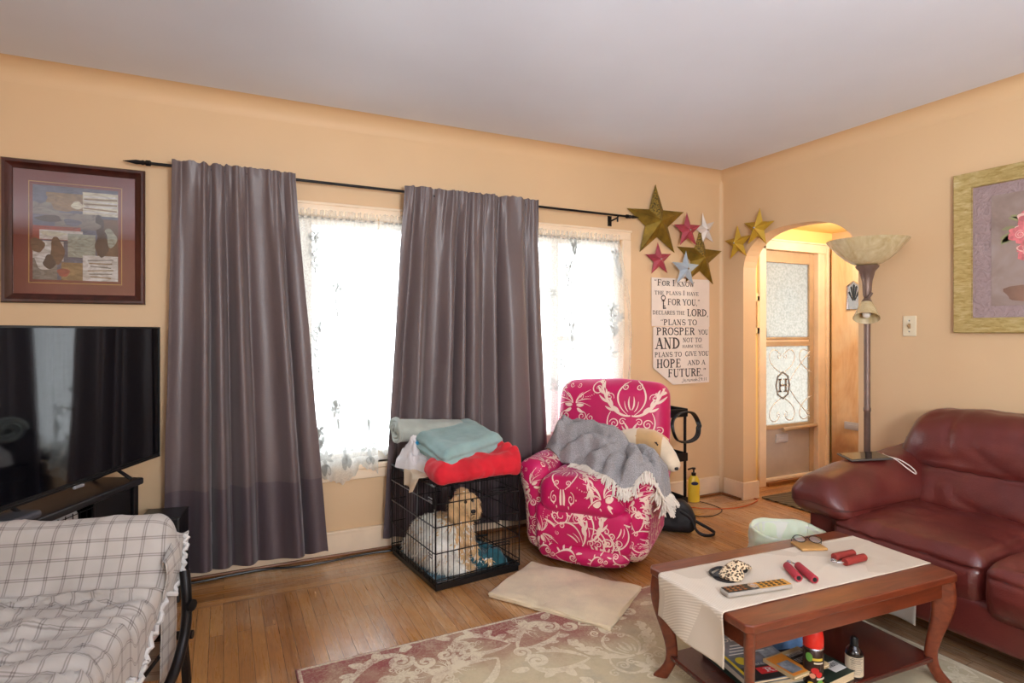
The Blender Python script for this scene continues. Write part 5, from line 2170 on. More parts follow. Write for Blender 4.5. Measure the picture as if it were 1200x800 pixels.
# relax the supporting heights so the cloth spans gaps
hz = {k: q[3] for k, q in raw.items()}
for it in range(14):
    hz = {(i, j): max(raw[i, j][3], (hz[i, j] + hz[max(i - 1, 0), j] + hz[min(i + 1, NU), j] + hz[i, max(j - 1, 0)] + hz[i, min(j + 1, NV)]) / 5) for (i, j) in hz}
tv_, tf_ = [], []
for j in range(NV + 1):
    for i in range(NU + 1):
        xa, x, y, _ = raw[i, j]
        u, v = i / NU, j / NV
        hp = .16 * math.exp(-((u - .18) / .20) ** 2 - ((v - .62) / .40) ** 2) + .115 * math.exp(-((u - .46) / .22) ** 2 - ((v - .58) / .34) ** 2) + .012 * math.exp(-((u - .78) / .2) ** 2 - ((v - .6) / .3) ** 2)
        wx, wy = fold(u * 3, v * 2, 1.1) * .5, fold(u * 3, v * 2, 7.7) * .5
        r1 = 1 - abs(fold(u * 2.2 + wx, v * 4.2 + u * 1.6 + wy, 3.0, 1.0, 2))
        r2 = 1 - abs(fold(u * 3.4 + wx, v * 8 + u * 2.5, 9.0, 1.0, 2))
        damp = min(1, .35 + v * 2.2)
        fz = ridge_h(u, v) * (.4 + .6 * damp) + (.012 * r1 ** 4 + .012 * r2 ** 4) * damp
        dd_ = (v * 1.0 + u * .30) * 20 + 7 * wx + 2 * wy
        dirfold = .006 * (.5 + .5 * sin(dd_)) ** 1.5 * damp * (1 - .55 * max(0, (u - .55) / .45))
        edge = min(1, min(v, 1 - v) * 9, u * 9)
        z = hz[i, j] + .006 + (hp * .72 + fz + dirfold) * (.18 + .82 * edge)
        over = max(0, xa - .372)
        if over > 0:
            z = z - over * 1.25 - .004
            x = .372 + .010 + .012 * sin(y * 38) + .02 * min(1, over * 10)
        by = back_y(x, min(z, .92)) - .012
        y2 = min(y, by)
        tv_.append((x + .010 * wx, y2 + .012 * wy * edge, z))
        TH[i, j] = tv_[-1]
for j in range(NV):
    for i in range(NU):
        a = j * (NU + 1) + i
        tf_.append((a, a + 1, a + NU + 2, a + NU + 1))
mb = MB()
mb.add(tv_, tf_)
t = NT('grey_woven_throw')
wv = t.noise(t.mapping((300, 300, 300)), 1, 2)
t.l(t.ramp(wv, [(.3, (122, 118, 120)), (.7, (176, 172, 172))]), t.b.inputs['Base Color'])
t.set(Roughness=.95)
t.b.inputs['Sheen Weight'].default_value = .2
t.bump(wv, .4, .002)
mb.build('throw_cloth', t.m, th_, solid=.006, angle=0)
fg = MB()
last_d = None
M_FRINGE = mat('cream_fringe', (226, 216, 204), .95, var=.08, bump=.4, bscale=200)
rnd = random.Random(12)
edge_pts = [(TH[i, 0], V((0, -1, 0))) for i in range(34, NU + 1)] + [(TH[NU, j], V((1, -.15, 0))) for j in range(0, NV, 1)] + [(V(TH[i, NV - 2]) + V((0, -.012, .012)), V((0, -.6, .8))) for i in range(58, 84)]
for k, (p, d) in enumerate(edge_pts):
    if rnd.random() < .06:
        continue
    if last_d is not None and (d - last_d).length > .3:
        fg.build('fringe', M_FRINGE, th_)
        fg = MB()
    last_d = d
    p = V(p)
    for q in range(2):
        L = rnd.uniform(.035, .055)
        a = rnd.gauss(0, .45)
        dd = V((d.x * cos(a) - d.y * sin(a), d.x * sin(a) + d.y * cos(a), d.z))
        pts = []
        for s_ in range(6):
            f_ = s_ / 5
            c = p + dd * L * f_ + V((rnd.gauss(0, .0022), rnd.gauss(0, .0022), 0))
            tz = top_z(c.x, c.y)
            z = p.z + (.010 if d.z == 0 else 0) * f_ - (L * .9 * f_ * f_ if d.z == 0 else 0) + dd.z * L * f_ * 0
            if tz is not None and c.x < .37:
                z = max(z, tz + .005)
            elif d.z == 0:
                z = p.z - L * f_
            pts.append((c.x, c.y, z + .002 * sin(q + s_)))
        fg.tube(pts, [.0036, .0042, .0040, .0040, .0042, .002], 5)
fg.build('fringe', M_FRINGE, th_)

# plush toy dog lying over the right arm
pl_ = thing('plush_toy', 'tan and white plush dog lying behind the grey throw on the recliner arm', 'plush toy', CHO, rz=CHA)
M_PLT = mat('tan_plush', (214, 170, 116), .95, var=.08, bump=.6, bscale=260, sheen=.5)
M_PLW = mat('cream_plush', (234, 214, 186), .95, var=.06, bump=.6, bscale=260, sheen=.5)
pb_ = blobby('body', [[(.06, .42, .60, .05), (.15, .42, .625, .058), (.22, .40, .635, .06), (.285, .375, .63, .064), (.34, .335, .605, .058), (.39, .295, .565, .048), (.42, .265, .53, .042)]], .009, [M_PLT, M_PLW], pl_, 6)
for p in pb_.data.polygons:
    c = p.center
    p.material_index = 1 if (c.x > .355 or c.x < .20) else 0
blobby('ear', [[(.315, .43, .66, .014), (.345, .455, .62, .024), (.36, .46, .57, .022)]], .008, [M_PLT], pl_, 5)
MB().tube([(.320, .283, .640), (.330, .277, .633), (.340, .272, .628)], .003, 6).tube([(.330, .272, .642), (.335, .282, .622)], .003, 6).build('stitched_eye', M_NOSE, pl_)
MB().soft((.443, .238, .515), (.022, .020, .018), .008, 2, 4).build('nose', M_NOSE, pl_)


def ray(px, py):
    u, w = (px - 600) / 690, -(py - 388) / 690
    return V((sin(YAW) + u * cos(YAW), cos(YAW) - u * sin(YAW), w))


def onz(px, py, z):
    a = ray(px, py)
    return V((0, 0, 1.25)) + a * ((z - 1.25) / a.z)


# ---------------------------------------------------------------- rolling cart behind the recliner
ct = thing('rolling_cart', 'black three tier rolling cart in the corner behind the pink recliner', 'cart', (2.64, 3.19, 0), rz=0)
chx, chy = .17, .12
for sx in (-1, 1):
    for sy in (-1, 1):
        MB().tube([(sx * chx, sy * chy, .07), (sx * chx, sy * chy, .71)], .010, 8).build('post', M_BLACKMETAL, ct)
        MB().lathe([(.0, -.011), (.022, -.010), (.026, -.004), (.026, .004), (.022, .010), (0, .011)], (sx * chx, sy * chy, .028), 16, rot=Mx.Rotation(pi / 2, 3, 'Y')).box((sx * chx, sy * chy, .055), (.03, .02, .03)).build('caster', M_BLACKPLASTIC, ct)
for z in (.10, .40, .70):
    m = MB()
    m.box((0, 0, z - .025), (2 * chx + .02, 2 * chy + .02, .006))
    for (c, d) in (((0, -chy - .01, z), (2 * chx + .03, .006, .056)), ((0, chy + .01, z), (2 * chx + .03, .006, .056)), ((-chx - .012, 0, z), (.006, 2 * chy + .02, .056)), ((chx + .012, 0, z), (.006, 2 * chy + .02, .056))):
        m.box(c, d)
    m.build('tray', M_BLACKPLASTIC, ct, smooth=False, bevel=.004)
gp = thing('snack_bag', 'bright green packet standing on the top tray of the cart', 'packet', (2.575, 3.13, .679), rz=.2)


def bag(u, v):
    x = (-.055 + .11 * u) * (1 + .05 * sin(v * 9))
    z = .165 * v
    y = .022 * sin(pi * u) * (1 - v ** 4) * (1.0 if v > .05 else .8)
    return (x, -y + .003 * fold(u * 5, v * 6, 1), z)


m = MB().grid(bag, 16, 20)
m.grid(lambda u, v: (bag(u, v)[0], -bag(u, v)[1] + .002, bag(u, v)[2]), 16, 20, flip=True)
m.build('bag', mat('lime_green_film', (124, 196, 40), .35, var=.1, vscale=12), gp)
m = MB()
m.grid(lambda u, v: V(bag(.3 + .5 * u, .40 + .18 * v)) + V((0, -.002, 0)), 6, 4)
m.grid(lambda u, v: V(bag(.3 + .4 * u, .70 + .07 * v)) + V((0, -.002, 0)), 6, 3)
m.build('label_patch', mat('pale_green_print', (206, 232, 170), .4), gp)
coil = MB()
for k in range(3):
    coil.tube([(.03 + .115 * cos(2 * pi * i / 40) * (1 + .03 * k), -.012 * k + .01 * sin(i * .5), .595 + .10 * sin(2 * pi * i / 40) * (1 + .02 * k)) for i in range(40)], .006, 6, closed=True)
o = coil.build('cable_coil', M_BLACKPLASTIC)
o.location = (2.745, 3.035, .015)
tag(o, 'black cable coil hanging from the corner of the cart', 'cable')
dv = thing('gadget', 'small black gadget on the middle tray of the cart', 'gadget', (2.60, 3.13, .379), rz=.4)
MB().soft((0, 0, .05), (.11, .08, .10), .02, 3, 4).build('body', M_BLACKPLASTIC, dv)
MB().lathe([(.026, 0), (.028, .02), (.022, .024), (0, .022)], (.0, -.04, .05), 16, rot=Mx.Rotation(pi / 2, 3, 'X')).build('lens', M_BLACKPLASTIC, dv)
bx = thing('paper_stack', 'white folded papers on the lowest tray of the cart', 'papers', (2.60, 3.17, .078))
for i in range(3):
    MB().soft((.004 * i, 0, .015 + .022 * i), (.22, .16, .02), .004, 3, 2, fn=lambda x, y, z: (x, y, z + .003 * fold(x * 9, y * 9, i))).build('paper', M_WHITE, bx)

# lotion bottle on the floor
q = onz(813, 588, 0)
lb = thing('lotion_bottle', 'yellow pump lotion bottle standing on the floor beside the cart', 'bottle', (q.x, q.y, 0), rz=-.5)
M_YEL = mat('yellow_plastic', (226, 192, 56), .35, var=.05)
MB().lathe([(.03, 0), (.042, .006), (.043, .12), (.040, .165), (.025, .19), (.016, .196)], n=28, sy=.62).build('bottle', M_YEL, lb)
MB().lathe([(.016, .194), (.017, .215), (.006, .218), (.006, .238), (.014, .240), (.014, .252), (0, .254)], n=16).tube([(0, 0, .246), (-.02, -.005, .247), (-.045, -.012, .240)], .006, 8).build('pump', M_BLACKPLASTIC, lb)
m = MB()
m.add([(.026 * cos(2 * pi * i / 24), -.0285 - .0005, .142 + .013 * sin(2 * pi * i / 24)) for i in range(24)], [tuple(range(24))])
m.build('label_badge', mat('navy_label', (34, 40, 86), .4), lb, smooth=False)

# black shoulder bag on the floor
q = onz(795, 626, 0)
bg_ = thing('shoulder_bag', 'black fabric bag slumped on the floor below the cart', 'bag', (q.x + .02, q.y + .06, 0), rz=R(-40))
MB().soft((0, 0, .095), (.26, .11, .19), .05, (12, 5, 9), 5, lambda x, y, z: (x * (1 - .35 * max(0, z / .1)), y + .03 * (z + .09) + .012 * fold(x * 9, z * 9, 1), max(.001 - .095, z + .02 * fold(x * 6, y * 6, 3) * (1 if z > -.05 else 0)))).build('body', mat('black_nylon', (26, 25, 28), .6, var=.2, bump=.3), bg_)
sp = smooth_path([(.02, -.05, .14), (.09, -.07, .10), (.13, -.09, .03), (.18, -.10, .012), (.235, -.055, .012), (.21, .0, .02), (.12, .02, .06)], 8)
m = MB()
for sg_ in (0,):
    vs, fs = [], []
    for p in sp:
        vs += [p + V((0, 0, -.001)), p + V((.004, 0, .018))]
    for i in range(len(sp) - 1):
        fs.append((2 * i, 2 * i + 1, 2 * i + 3, 2 * i + 2))
    m.add(vs, fs)
m.build('strap', mat('black_webbing', (30, 29, 32), .7, bump=.3, bscale=300), bg_, solid=.003)

# cables on the floor
pts = [onz(785, 578, .005), onz(800, 592, .005), onz(840, 596, .005), onz(872, 593, .005), onz(888, 585, .005), onz(868, 582, .005)]
tag(MB().tube(smooth_path(pts), .0035, 6).build('extension_cord', mat('orange_cord', (206, 96, 44), .5)), 'orange cord lying on the floor before the entry arch', 'cord')
pts = [onz(800, 596, .004), onz(815, 604, .004), onz(836, 604, .004), onz(846, 597, .004), onz(830, 590, .004), onz(812, 586, .004)]
tag(MB().tube(smooth_path(pts), .0030, 6).build('charging_cable', mat('black_cord', (46, 36, 32), .5)), 'thin black cable looped on the floor beside the lotion bottle', 'cable')
pts = [(x, YB - .06 - .02 * (x > .3) + .012 * sin(x * 11), .007) for x in (-.3, -.1, .05, .2, .35, .5, .62, .75, .86, 1.0, 1.2, 1.45)]
tag(MB().tube(smooth_path(pts), .006, 8).build('floor_cable', M_BLACKPLASTIC), 'black power cord running along the baseboard under the curtains', 'cord')

# ---------------------------------------------------------------- floor lamp
fl_ = thing('floor_lamp', 'bronze torchiere floor lamp with a ribbed glass bowl and small reading shade', 'floor lamp', (3.235, 2.085, 0))
MB().lathe([(.128, 0), (.13, .012), (.10, .03), (.04, .045), (.02, .07), (.0165, .08)], n=36).build('base', M_BRONZE, fl_)
MB().lathe([(.0165, .06), (.0165, .8), (.019, .805), (.019, .82), (.0165, .825), (.0165, 1.46)], n=20).build('pole', M_BRONZE, fl_)
MB().lathe([(.0165, 1.44), (.021, 1.452), (.021, 1.465), (.022, 1.47), (.023, 1.49), (.026, 1.53), (.04, 1.585), (.056, 1.605), (.06, 1.615), (.0, 1.62)], n=28).build('bowl_holder', M_BRONZE, fl_)


def glass_bowl(name):
    t = NT(name)
    nz = t.noise(t.mapping((1, 1, .35), rot=(0, 0, .3)), 16, 4, .6, 1.2)
    t.l(t.ramp(nz, [(.3, (190, 168, 124)), (.7, (218, 204, 166))]), t.b.inputs['Base Color'])
    t.set(Roughness=.25)
    t.b.inputs['Subsurface Weight'].default_value = .25
    t.b.inputs['Subsurface Radius'].default_value = (.02, .015, .01)
    t.b.inputs['Coat Weight'].default_value = .3
    return t.m


M_BOWL = glass_bowl('amber_swirl_glass')


def ribbed(prof, n, k, dep, rot=None, c=(0, 0, 0), twist=0):
    mb = MB()
    rot = rot if rot is not None else Mx.Identity(3)
    mb.grid(lambda u, v: rot @ V(((lambda r, z, a: ((r * (1 + dep * sin(k * a + twist * z))) * cos(a), (r * (1 + dep * sin(k * a + twist * z))) * sin(a), z))(*(prof[round(v * (len(prof) - 1))]), 2 * pi * u))) + V(c), n, len(prof) - 1)
    return mb


bp = [(.0, 1.616), (.05, 1.618), (.075, 1.628), (.105, 1.648), (.140, 1.680), (.170, 1.715), (.193, 1.742), (.2, 1.752), (.203, 1.757), (.198, 1.757), (.165, 1.718), (.10, 1.655), (.03, 1.63)]
ribbed(bp, 144, 36, .006, twist=10).build('glass_bowl', M_BOWL, fl_)
tilt_ = Mx.Rotation(R(24), 3, 'Y') @ Mx.Rotation(R(-14), 3, 'X')
sc_ = V((-.052, -.030, 1.355))
sp_ = [(.022, .058), (.030, .055), (.045, .02), (.062, -.030), (.066, -.038), (.064, -.038), (.043, .018), (.028, .05)]
ribbed(sp_, 96, 24, .008, rot=tilt_, c=sc_).build('reading_shade', glass_bowl('amber_shade_glass'), fl_)
m = MB().lathe([(.0, .082), (.02, .078), (.026, .066), (.024, .052)], sc_, 18, rot=tilt_)
m.tube([sc_ + tilt_ @ V((0, 0, .075)), (-.004, -.028, 1.462), (0, -.012, 1.455)], .008, 8)
m.build('shade_arm', M_BRONZE, fl_)
MB().lathe([(.0, -.034), (.016, -.028), (.022, -.012), (.018, .012), (.012, .04)], sc_, 16, rot=tilt_).build('bulb', mat('white_bulb', (236, 232, 224), .2), fl_)

# ---------------------------------------------------------------- leather sofa
so = thing('sofa', 'burgundy leather sofa with pillow top arm along the right wall', 'sofa', (2.95, 1.1, 0))


def leather():
    t = NT('burgundy_leather')
    v = t.mapping()
    f = t.noise(v, 2.6, 5, .6, .4)
    c = t.ramp(f, [(.3, (80, 28, 25)), (.55, (98, 39, 34)), (.8, (118, 57, 46))])
    t.l(c, t.b.inputs['Base Color'])
    t.l(t.ramp(t.noise(v, 6, 4), [(.3, (.28, .28, .28, 1)), (.7, (.42, .42, .42, 1))]), t.b.inputs['Roughness'])
    t.b.inputs['Specular IOR Level'].default_value = .55
    vo = t.n('ShaderNodeTexVoronoi')
    vo.inputs['Scale'].default_value = 190
    t.l(v, vo.inputs['Vector'])
    h = t.math('ADD', t.math('MULTIPLY', vo.outputs['Distance'], .25), t.math('MULTIPLY', t.noise(v, 16, 5, .6, .8), .9))
    t.bump(h, .28, .006)
    return t.m


M_LEA = leather()
SEAM = mat('dark_leather_seam', (62, 22, 20), .45)


def spart(name, c, d, r, mm, k, fn, seam=None):
    mb = MB().soft((c[0] - 2.95, c[1] - 1.1, c[2]), d, r, mm, k, fn)
    for (dirn, ax, ay, pts, o3) in seam or ():
        lay(mb, [(pts, .0035)], proj(mb, o3, ax, ay, dirn), 1)
    return mb.build(name, [M_LEA, SEAM], so, angle=0)


def crease(x, y, z, s, a):
    g = 1 - abs(fold(x * s, y * s, z * s, 1.0, 2))
    return a * g ** 6


# frame, y from 0.02 to 1.92
spart('frame', (2.925, .94, .19), (.93, 1.90, .16), .03, (8, 20, 4), 3, lambda x, y, z: (x + .012 * (z < 0) * 0, y, z + .0))
for xx in (2.56, 3.30):
    for yy in (.1, 1.78):
        MB().lathe([(.018, .0), (.022, .06), (.026, .115)], (xx - 2.95, yy - 1.1, 0), 16).build('foot', M_BLACKPLASTIC, so)
for i, (y0, y1, xf_) in enumerate(((1.16, 1.765, 2.47), (.54, 1.155, 2.43), (-.0, .535, 2.47))):
    cx = (xf_ + 3.12) / 2
    L = 3.12 - xf_
    W = y1 - y0

    def seatfn(x, y, z, L=L, W=W, i=i):
        k = (z / .11)
        e = (1 - (2 * x / L) ** 2) * (1 - (2 * y / W) ** 4)
        z2 = z + (.022 * e if z > 0 else 0) - .010 * fold(x * 5, y * 5, i + 2) - crease(x, y, i + .5, 4.5, .010)
        frn = max(0, (-x / (L / 2)) - .86) / .14
        x2 = x - .03 * (1 - (2 * y / W) ** 4) * max(0, 1 - abs(z / .12)) * (1 if x < 0 else 0)
        # stitched seam near the top of the front
        x2 += .008 * math.exp(-((z - .055) / .007) ** 2) * frn
        x2 += .006 * fold(y * 9, z * 9, i) * frn
        if z < 0 and x < -L / 2 + .1:
            x2 += .02 * k * k
        return (x2, y * (1 - .01 * max(0, k)), z2)
    ya_, yb_ = y0 + .03 - 1.1, y1 - .03 - 1.1
    fr1 = (X3, Y3, Z3, [(ya_ + (yb_ - ya_) * q / 60, .382 + .002 * sin(q * .9)) for q in range(61)], (0, 0, 0))
    spart('seat_cushion', (cx, (y0 + y1) / 2, .325), (L, W, .215), .05, (26, 26, 12), 6, seatfn, [fr1])
for i, (y0, y1) in enumerate(((1.165, 1.86), (.50, 1.16), (.02, .495))):
    W = y1 - y0

    def bfn(x, y, z, W=W, i=i):
        k = z / .235
        e = 1 - (2 * y / W) ** 4
        lump = .045 * e * math.exp(-((k - .45) / .42) ** 2) + .035 * e * math.exp(-((k + .55) / .40) ** 2)
        x2 = x + (k + 1) * .085 + (-lump if x < 0 else 0)
        x2 += (.018 * math.exp(-((k + .08) / .05) ** 2)) * (1 if x < 0 else 0)
        x2 += .010 * fold(y * 5, z * 6, i + 4) + (crease(x, y, z + i, 5, .012) if x < 0 else 0)
        y2 = y * (1 - .05 * max(0, k) ** 2) - (0.0 if i else .035 * max(0, -k) * 0)
        z2 = z + .02 * (1 - (2 * y / W) ** 2) * max(0, k) + .006 * fold(y * 8, x * 8, i)
        if i == 0:
            y2 += -.05 * max(0, (y / (W / 2))) * (max(0, k)) * 1.0
        return (x2, y2, z2)
    ya_, yb_ = y0 + .02 - 1.1, y1 - .02 - 1.1
    fr1 = (X3, Y3, Z3, [(ya_ + (yb_ - ya_) * q / 60, .600 + .003 * sin(q * .7)) for q in range(61)], (0, 0, 0))
    fr2 = (X3, Y3, Z3, [(yb_ - .012 - .02 * sin(q / 8), .45 + .38 * q / 40) for q in range(41)], (0, 0, 0))
    spart('back_cushion', (3.12, (y0 + y1) / 2, .615), (.24, W, .47), .085, (6, 28, 28), 6, bfn, [fr1, fr2])


def armfn(x, y, z):
    # pillow top, broad and drooping over the outer side, sloping up to the back
    fr_ = max(0, -x / .47)
    up = (z + .10) / .20
    z2 = z + .040 * (x / .47) * up - .050 * max(0, fr_ - .45) * up
    z2 += .028 * (1 - (y / .15) ** 2) * up
    z2 -= .045 * max(0, -y / .15) ** 2 * (.4 + .6 * up)
    z2 += .004 * fold(x * 6, y * 6, 3)
    return (x - .03 * max(0, fr_ - .8) * up, y + .008 * fold(x * 4, z * 4, 7), z2)


spart('arm_pad', (2.90, 1.825, .50), (.96, .30, .21), .095, (30, 12, 6), 6, armfn, [(X3, Y3, Z3, [(.58 + .285 * q / 40, .455 + .015 * sin(q * pi / 40)) for q in range(41)], (0, 0, 0)), ((0, 1, 0), X3, Z3, [(-.52 + .85 * q / 50, .452) for q in range(51)], (0, 0, 0))])
spart('arm_panel', (2.945, 1.845, .26), (.84, .15, .30), .03, (10, 4, 8), 4, lambda x, y, z: (x, y, z))

# tablet with its charging cable on the arm
q = onz(1013, 536, .628)
tb = thing('tablet', 'dark tablet lying on the arm of the leather sofa', 'tablet', q, rz=R(-28))
tb.rotation_euler = (R(2), R(-3), R(-28))
MB().soft((0, 0, .006), (.20, .14, .009), .004, 4, 2).build('body', mat('grey_tablet_shell', (88, 84, 80), .4, .4), tb)
MB().box((0, 0, .0112), (.186, .126, .0012)).build('screen', screen_mat(), tb, smooth=False)
pts = [q + V((.09, -.06, .008)), q + V((.12, -.10, -.004)), q + V((.135, -.15, -.035)), q + V((.115, -.175, -.055)), q + V((.09, -.15, -.03)), q + V((.085, -.10, .002)), q + V((.10, -.04, .010)), q + V((.14, .0, .010))]
tag(MB().tube(smooth_path(pts, 8), .0028, 6).build('charging_cable', mat('white_cord', (226, 220, 212), .5)), 'white charging cable looping from the tablet on the sofa arm', 'cable')
cs = thing('charger', 'small grey charging pad beside the tablet on the sofa arm', 'charger', q + V((.135, .005, -.006)), rz=.2)
MB().soft((0, 0, .006), (.09, .06, .014), .005, 3, 3).build('body', mat('dark_grey_pad', (70, 64, 62), .5), cs)

# ---------------------------------------------------------------- rug
RX0, RX1, RY0, RY1 = .236, 2.48, -.7, 2.292


def rugmat(name, cream):
    t = NT(name)
    v = t.mapping()
    sp = t.n('ShaderNodeSeparateXYZ')
    t.l(v, sp.inputs[0])
    ed = t.math('MINIMUM', t.math('SUBTRACT', sp.outputs['X'], RX0), t.math('SUBTRACT', RY1, sp.outputs['Y']))
    nz = t.noise(v, 3.2, 5, .6)
    k = t.math('ADD', ed, t.math('MULTIPLY', t.math('SUBTRACT', nz, .5), .9))
    red = t.ramp(k, [(.05, WHITE1), (.30, (.25, .25, .25, 1)), (.42, GREY0)])
    field = t.ramp(t.noise(v, 5.5, 5, .65), [(.3, (178, 162, 126)), (.5, (200, 184, 148)), (.72, (176, 164, 138))])
    c = t.mix(red, field, (140, 62, 56))
    fine = t.noise(v, 90, 4, .8)
    wear = t.noise(v, 7, 5, .7)
    if cream:
        c = t.mix(t.ramp(t.math('ADD', t.math('MULTIPLY', fine, .5), t.math('MULTIPLY', wear, .6)), [(.40, GREY0), (.60, (.95, .95, .95, 1))]), c, (224, 212, 184))
    else:
        c = t.mix(t.ramp(t.math('ADD', t.math('MULTIPLY', fine, .6), t.math('MULTIPLY', wear, .5)), [(.52, GREY0), (.72, (.7, .7, .7, 1))]), c, (206, 190, 156))
    t.l(c, t.b.inputs['Base Color'])
    t.set(Roughness=.97)
    t.b.inputs['Sheen Weight'].default_value = .15
    t.bump(t.noise(v, 380, 3, .7), .5, .003)
    return t.m


rg = MB().soft(((RX0 + RX1) / 2, (RY0 + RY1) / 2, .0045), (RX1 - RX0, RY1 - RY0, .008), .0038, 20, 2)
zt_ = .0089


def rug3(x, y):
    return (x, y, zt_ + LK[0] * 4e-6) if RX0 + .01 < x < RX1 - .01 and y < RY1 - .01 else None


RS = []
rnd = random.Random(21)
for (x, y, a, s_, fx) in ((.55, 2.16, .2, .17, 1), (.88, 2.17, -.2, .15, -1), (1.18, 2.14, .3, .16, 1), (1.5, 2.16, .1, .15, 1), (.42, 1.98, 1.2, .17, 1), (.75, 1.96, .6, .19, -1), (1.10, 1.93, 2.6, .15, 1), (.5, 1.72, 1.7, .18, 1), (.82, 1.7, 2.8, .16, 1),
                          (1.85, 2.12, .4, .15, -1), (2.15, 2.1, .1, .15, 1), (2.36, 1.9, 1.4, .14, 1), (2.38, 1.6, 1.6, .14, -1), (2.38, 1.3, 1.7, .14, 1), (2.36, 1.0, 1.5, .14, 1), (2.36, .7, 1.5, .14, -1), (.4, 1.4, 1.5, .16, 1), (.42, 1.1, 1.6, .16, -1), (.4, .8, 1.5, .16, 1)):
    RS += xf(SCROLL, s_ * 1.15, x, y, a, fx)
for (x, y, a, s_) in ((1.42, 1.86, 0, .17), (1.10, 1.55, .6, .17), (1.75, 1.35, 3.0, .22), (1.4, 1.1, .2, .22), (2.0, 1.0, 1.6, .2), (.95, 1.2, 1.2, .2), (1.9, 1.85, .4, .16), (1.3, .5, 0, .25), (2.0, .4, 1, .22), (.8, .5, 2, .22)):
    RS += xf(DAMASK, s_, x, y, a)
for i in range(40):
    RS += xf(SPRIG, .09, rnd.uniform(RX0 + .1, RX1 - .1), rnd.uniform(.2, 2.2), rnd.uniform(0, 6))
edge = [(RX0 + .012, y) for y in (RY1 - .02, 1.6, 1.0, .4)]
lay(rg, [(pts, [q * 1.75 for q in w]) for pts, w in RS], rug3, 1)
for (a, b) in (((RX0 + .012, RY1 - .012), (RX1 - .012, RY1 - .012)), ((RX0 + .012, RY1 - .012), (RX0 + .012, RY0)), ((RX1 - .012, RY1 - .012), (RX1 - .012, RY0))):
    n = 60
    lay(rg, [([(a[0] + (b[0] - a[0]) * i / n, a[1] + (b[1] - a[1]) * i / n) for i in range(n + 1)], .012)], lambda x, y: (x, y, zt_), 1)
o = rg.build('area_rug', [rugmat('faded_rug_pile', False), rugmat('faded_rug_scrolls', True)], angle=0)
tag(o, 'faded beige and red scroll patterned area rug under the coffee table', 'rug')

# ---------------------------------------------------------------- coffee table
TC, TA = V((1.852, 1.434, 0)), R(-3.3)
TR = Mx.Rotation(TA, 3, 'Z')
tx, ty, tz_ = .484, .245, .40


def T(x, y, z=0):
    return TC + TR @ V((x, y, z))


def redwood(name, a, b, c, rough=.3):
    t = NT(name)
    f = t.noise(t.mapping((2, 14, 14)), 3, 6, .65, .8)
    t.l(t.ramp(f, [(.25, a), (.5, b), (.78, c)]), t.b.inputs['Base Color'])
    t.set(Roughness=rough)
    t.b.inputs['Coat Weight'].default_value = .25
    t.b.inputs['Coat Roughness'].default_value = .25
    return t.m


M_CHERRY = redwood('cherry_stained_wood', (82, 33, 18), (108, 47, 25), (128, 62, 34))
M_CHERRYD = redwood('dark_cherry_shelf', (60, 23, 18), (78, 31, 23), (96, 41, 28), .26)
tb_ = thing('coffee_table', 'cherry wood coffee table with cabriole legs and lower shelf on the rug', 'coffee table', TC, rz=TA)


def top_fn(x, y, z):
    cl = 0
    return (x, y, z)


m = MB()
cc = .018
poly = [(-tx + cc, -ty), (tx - cc, -ty), (tx, -ty + cc), (tx, ty - cc), (tx - cc, ty), (-tx + cc, ty), (-tx, ty - cc), (-tx, -ty + cc)]
m.prism(poly, 'z', tz_ - .026, tz_)
m.build('tabletop', M_CHERRY, tb_, smooth=True, bevel=.005, seg=3, angle=30)
for (c, d) in (((0, -ty + .04, tz_ - .058), (2 * tx - .10, .02, .066)), ((0, ty - .04, tz_ - .058), (2 * tx - .10, .02, .066)), ((-tx + .04, 0, tz_ - .058), (.02, 2 * ty - .10, .066)), ((tx - .04, 0, tz_ - .058), (.02, 2 * ty - .10, .066))):
    MB().box(c, d).build('apron', M_CHERRY, tb_, smooth=False, bevel=.003)
for sx in (-1, 1):
    for sy in (-1, 1):
        m = MB()
        prf = [(.374, .022, .046), (.35, .024, .047), (.31, .030, .044), (.26, .028, .037), (.20, .016, .029), (.14, .002, .024), (.09, -.002, .022), (.055, .006, .022), (.03, .020, .025), (.012, .030, .029), (.0095, .031, .028)]
        rings = []
        for (z, off, r) in prf:
            bx, by = sx * (tx - .062 + off * .9), sy * (ty - .062 + off * .9)
            for q in range(16):
                a = 2 * pi * q / 16
                ca, sa = cos(a), sin(a)
                k4 = .92 / max(abs(ca) ** 3 + abs(sa) ** 3, 1e-6) ** (1 / 3)
                la, lp = r * ca * k4, (.0125 + .12 * r) * sa * k4
                rings.append((bx + (la * sx - lp * sy) * .7071, by + (la * sy + lp * sx) * .7071, z))
        n = len(prf)
        fs = [(i * 16 + q, i * 16 + (q + 1) % 16, (i + 1) * 16 + (q + 1) % 16, (i + 1) * 16 + q) for i in range(n - 1) for q in range(16)]
        fs += [tuple(range(16)), tuple((n - 1) * 16 + q for q in reversed(range(16)))]
        m.add(rings, fs)
        m.build('leg', M_CHERRY, tb_, angle=60, sub=1)
MB().box((0, 0, .087), (2 * tx - .10, 2 * ty - .10, .018)).build('lower_shelf', M_CHERRYD, tb_, smooth=False, bevel=.004)

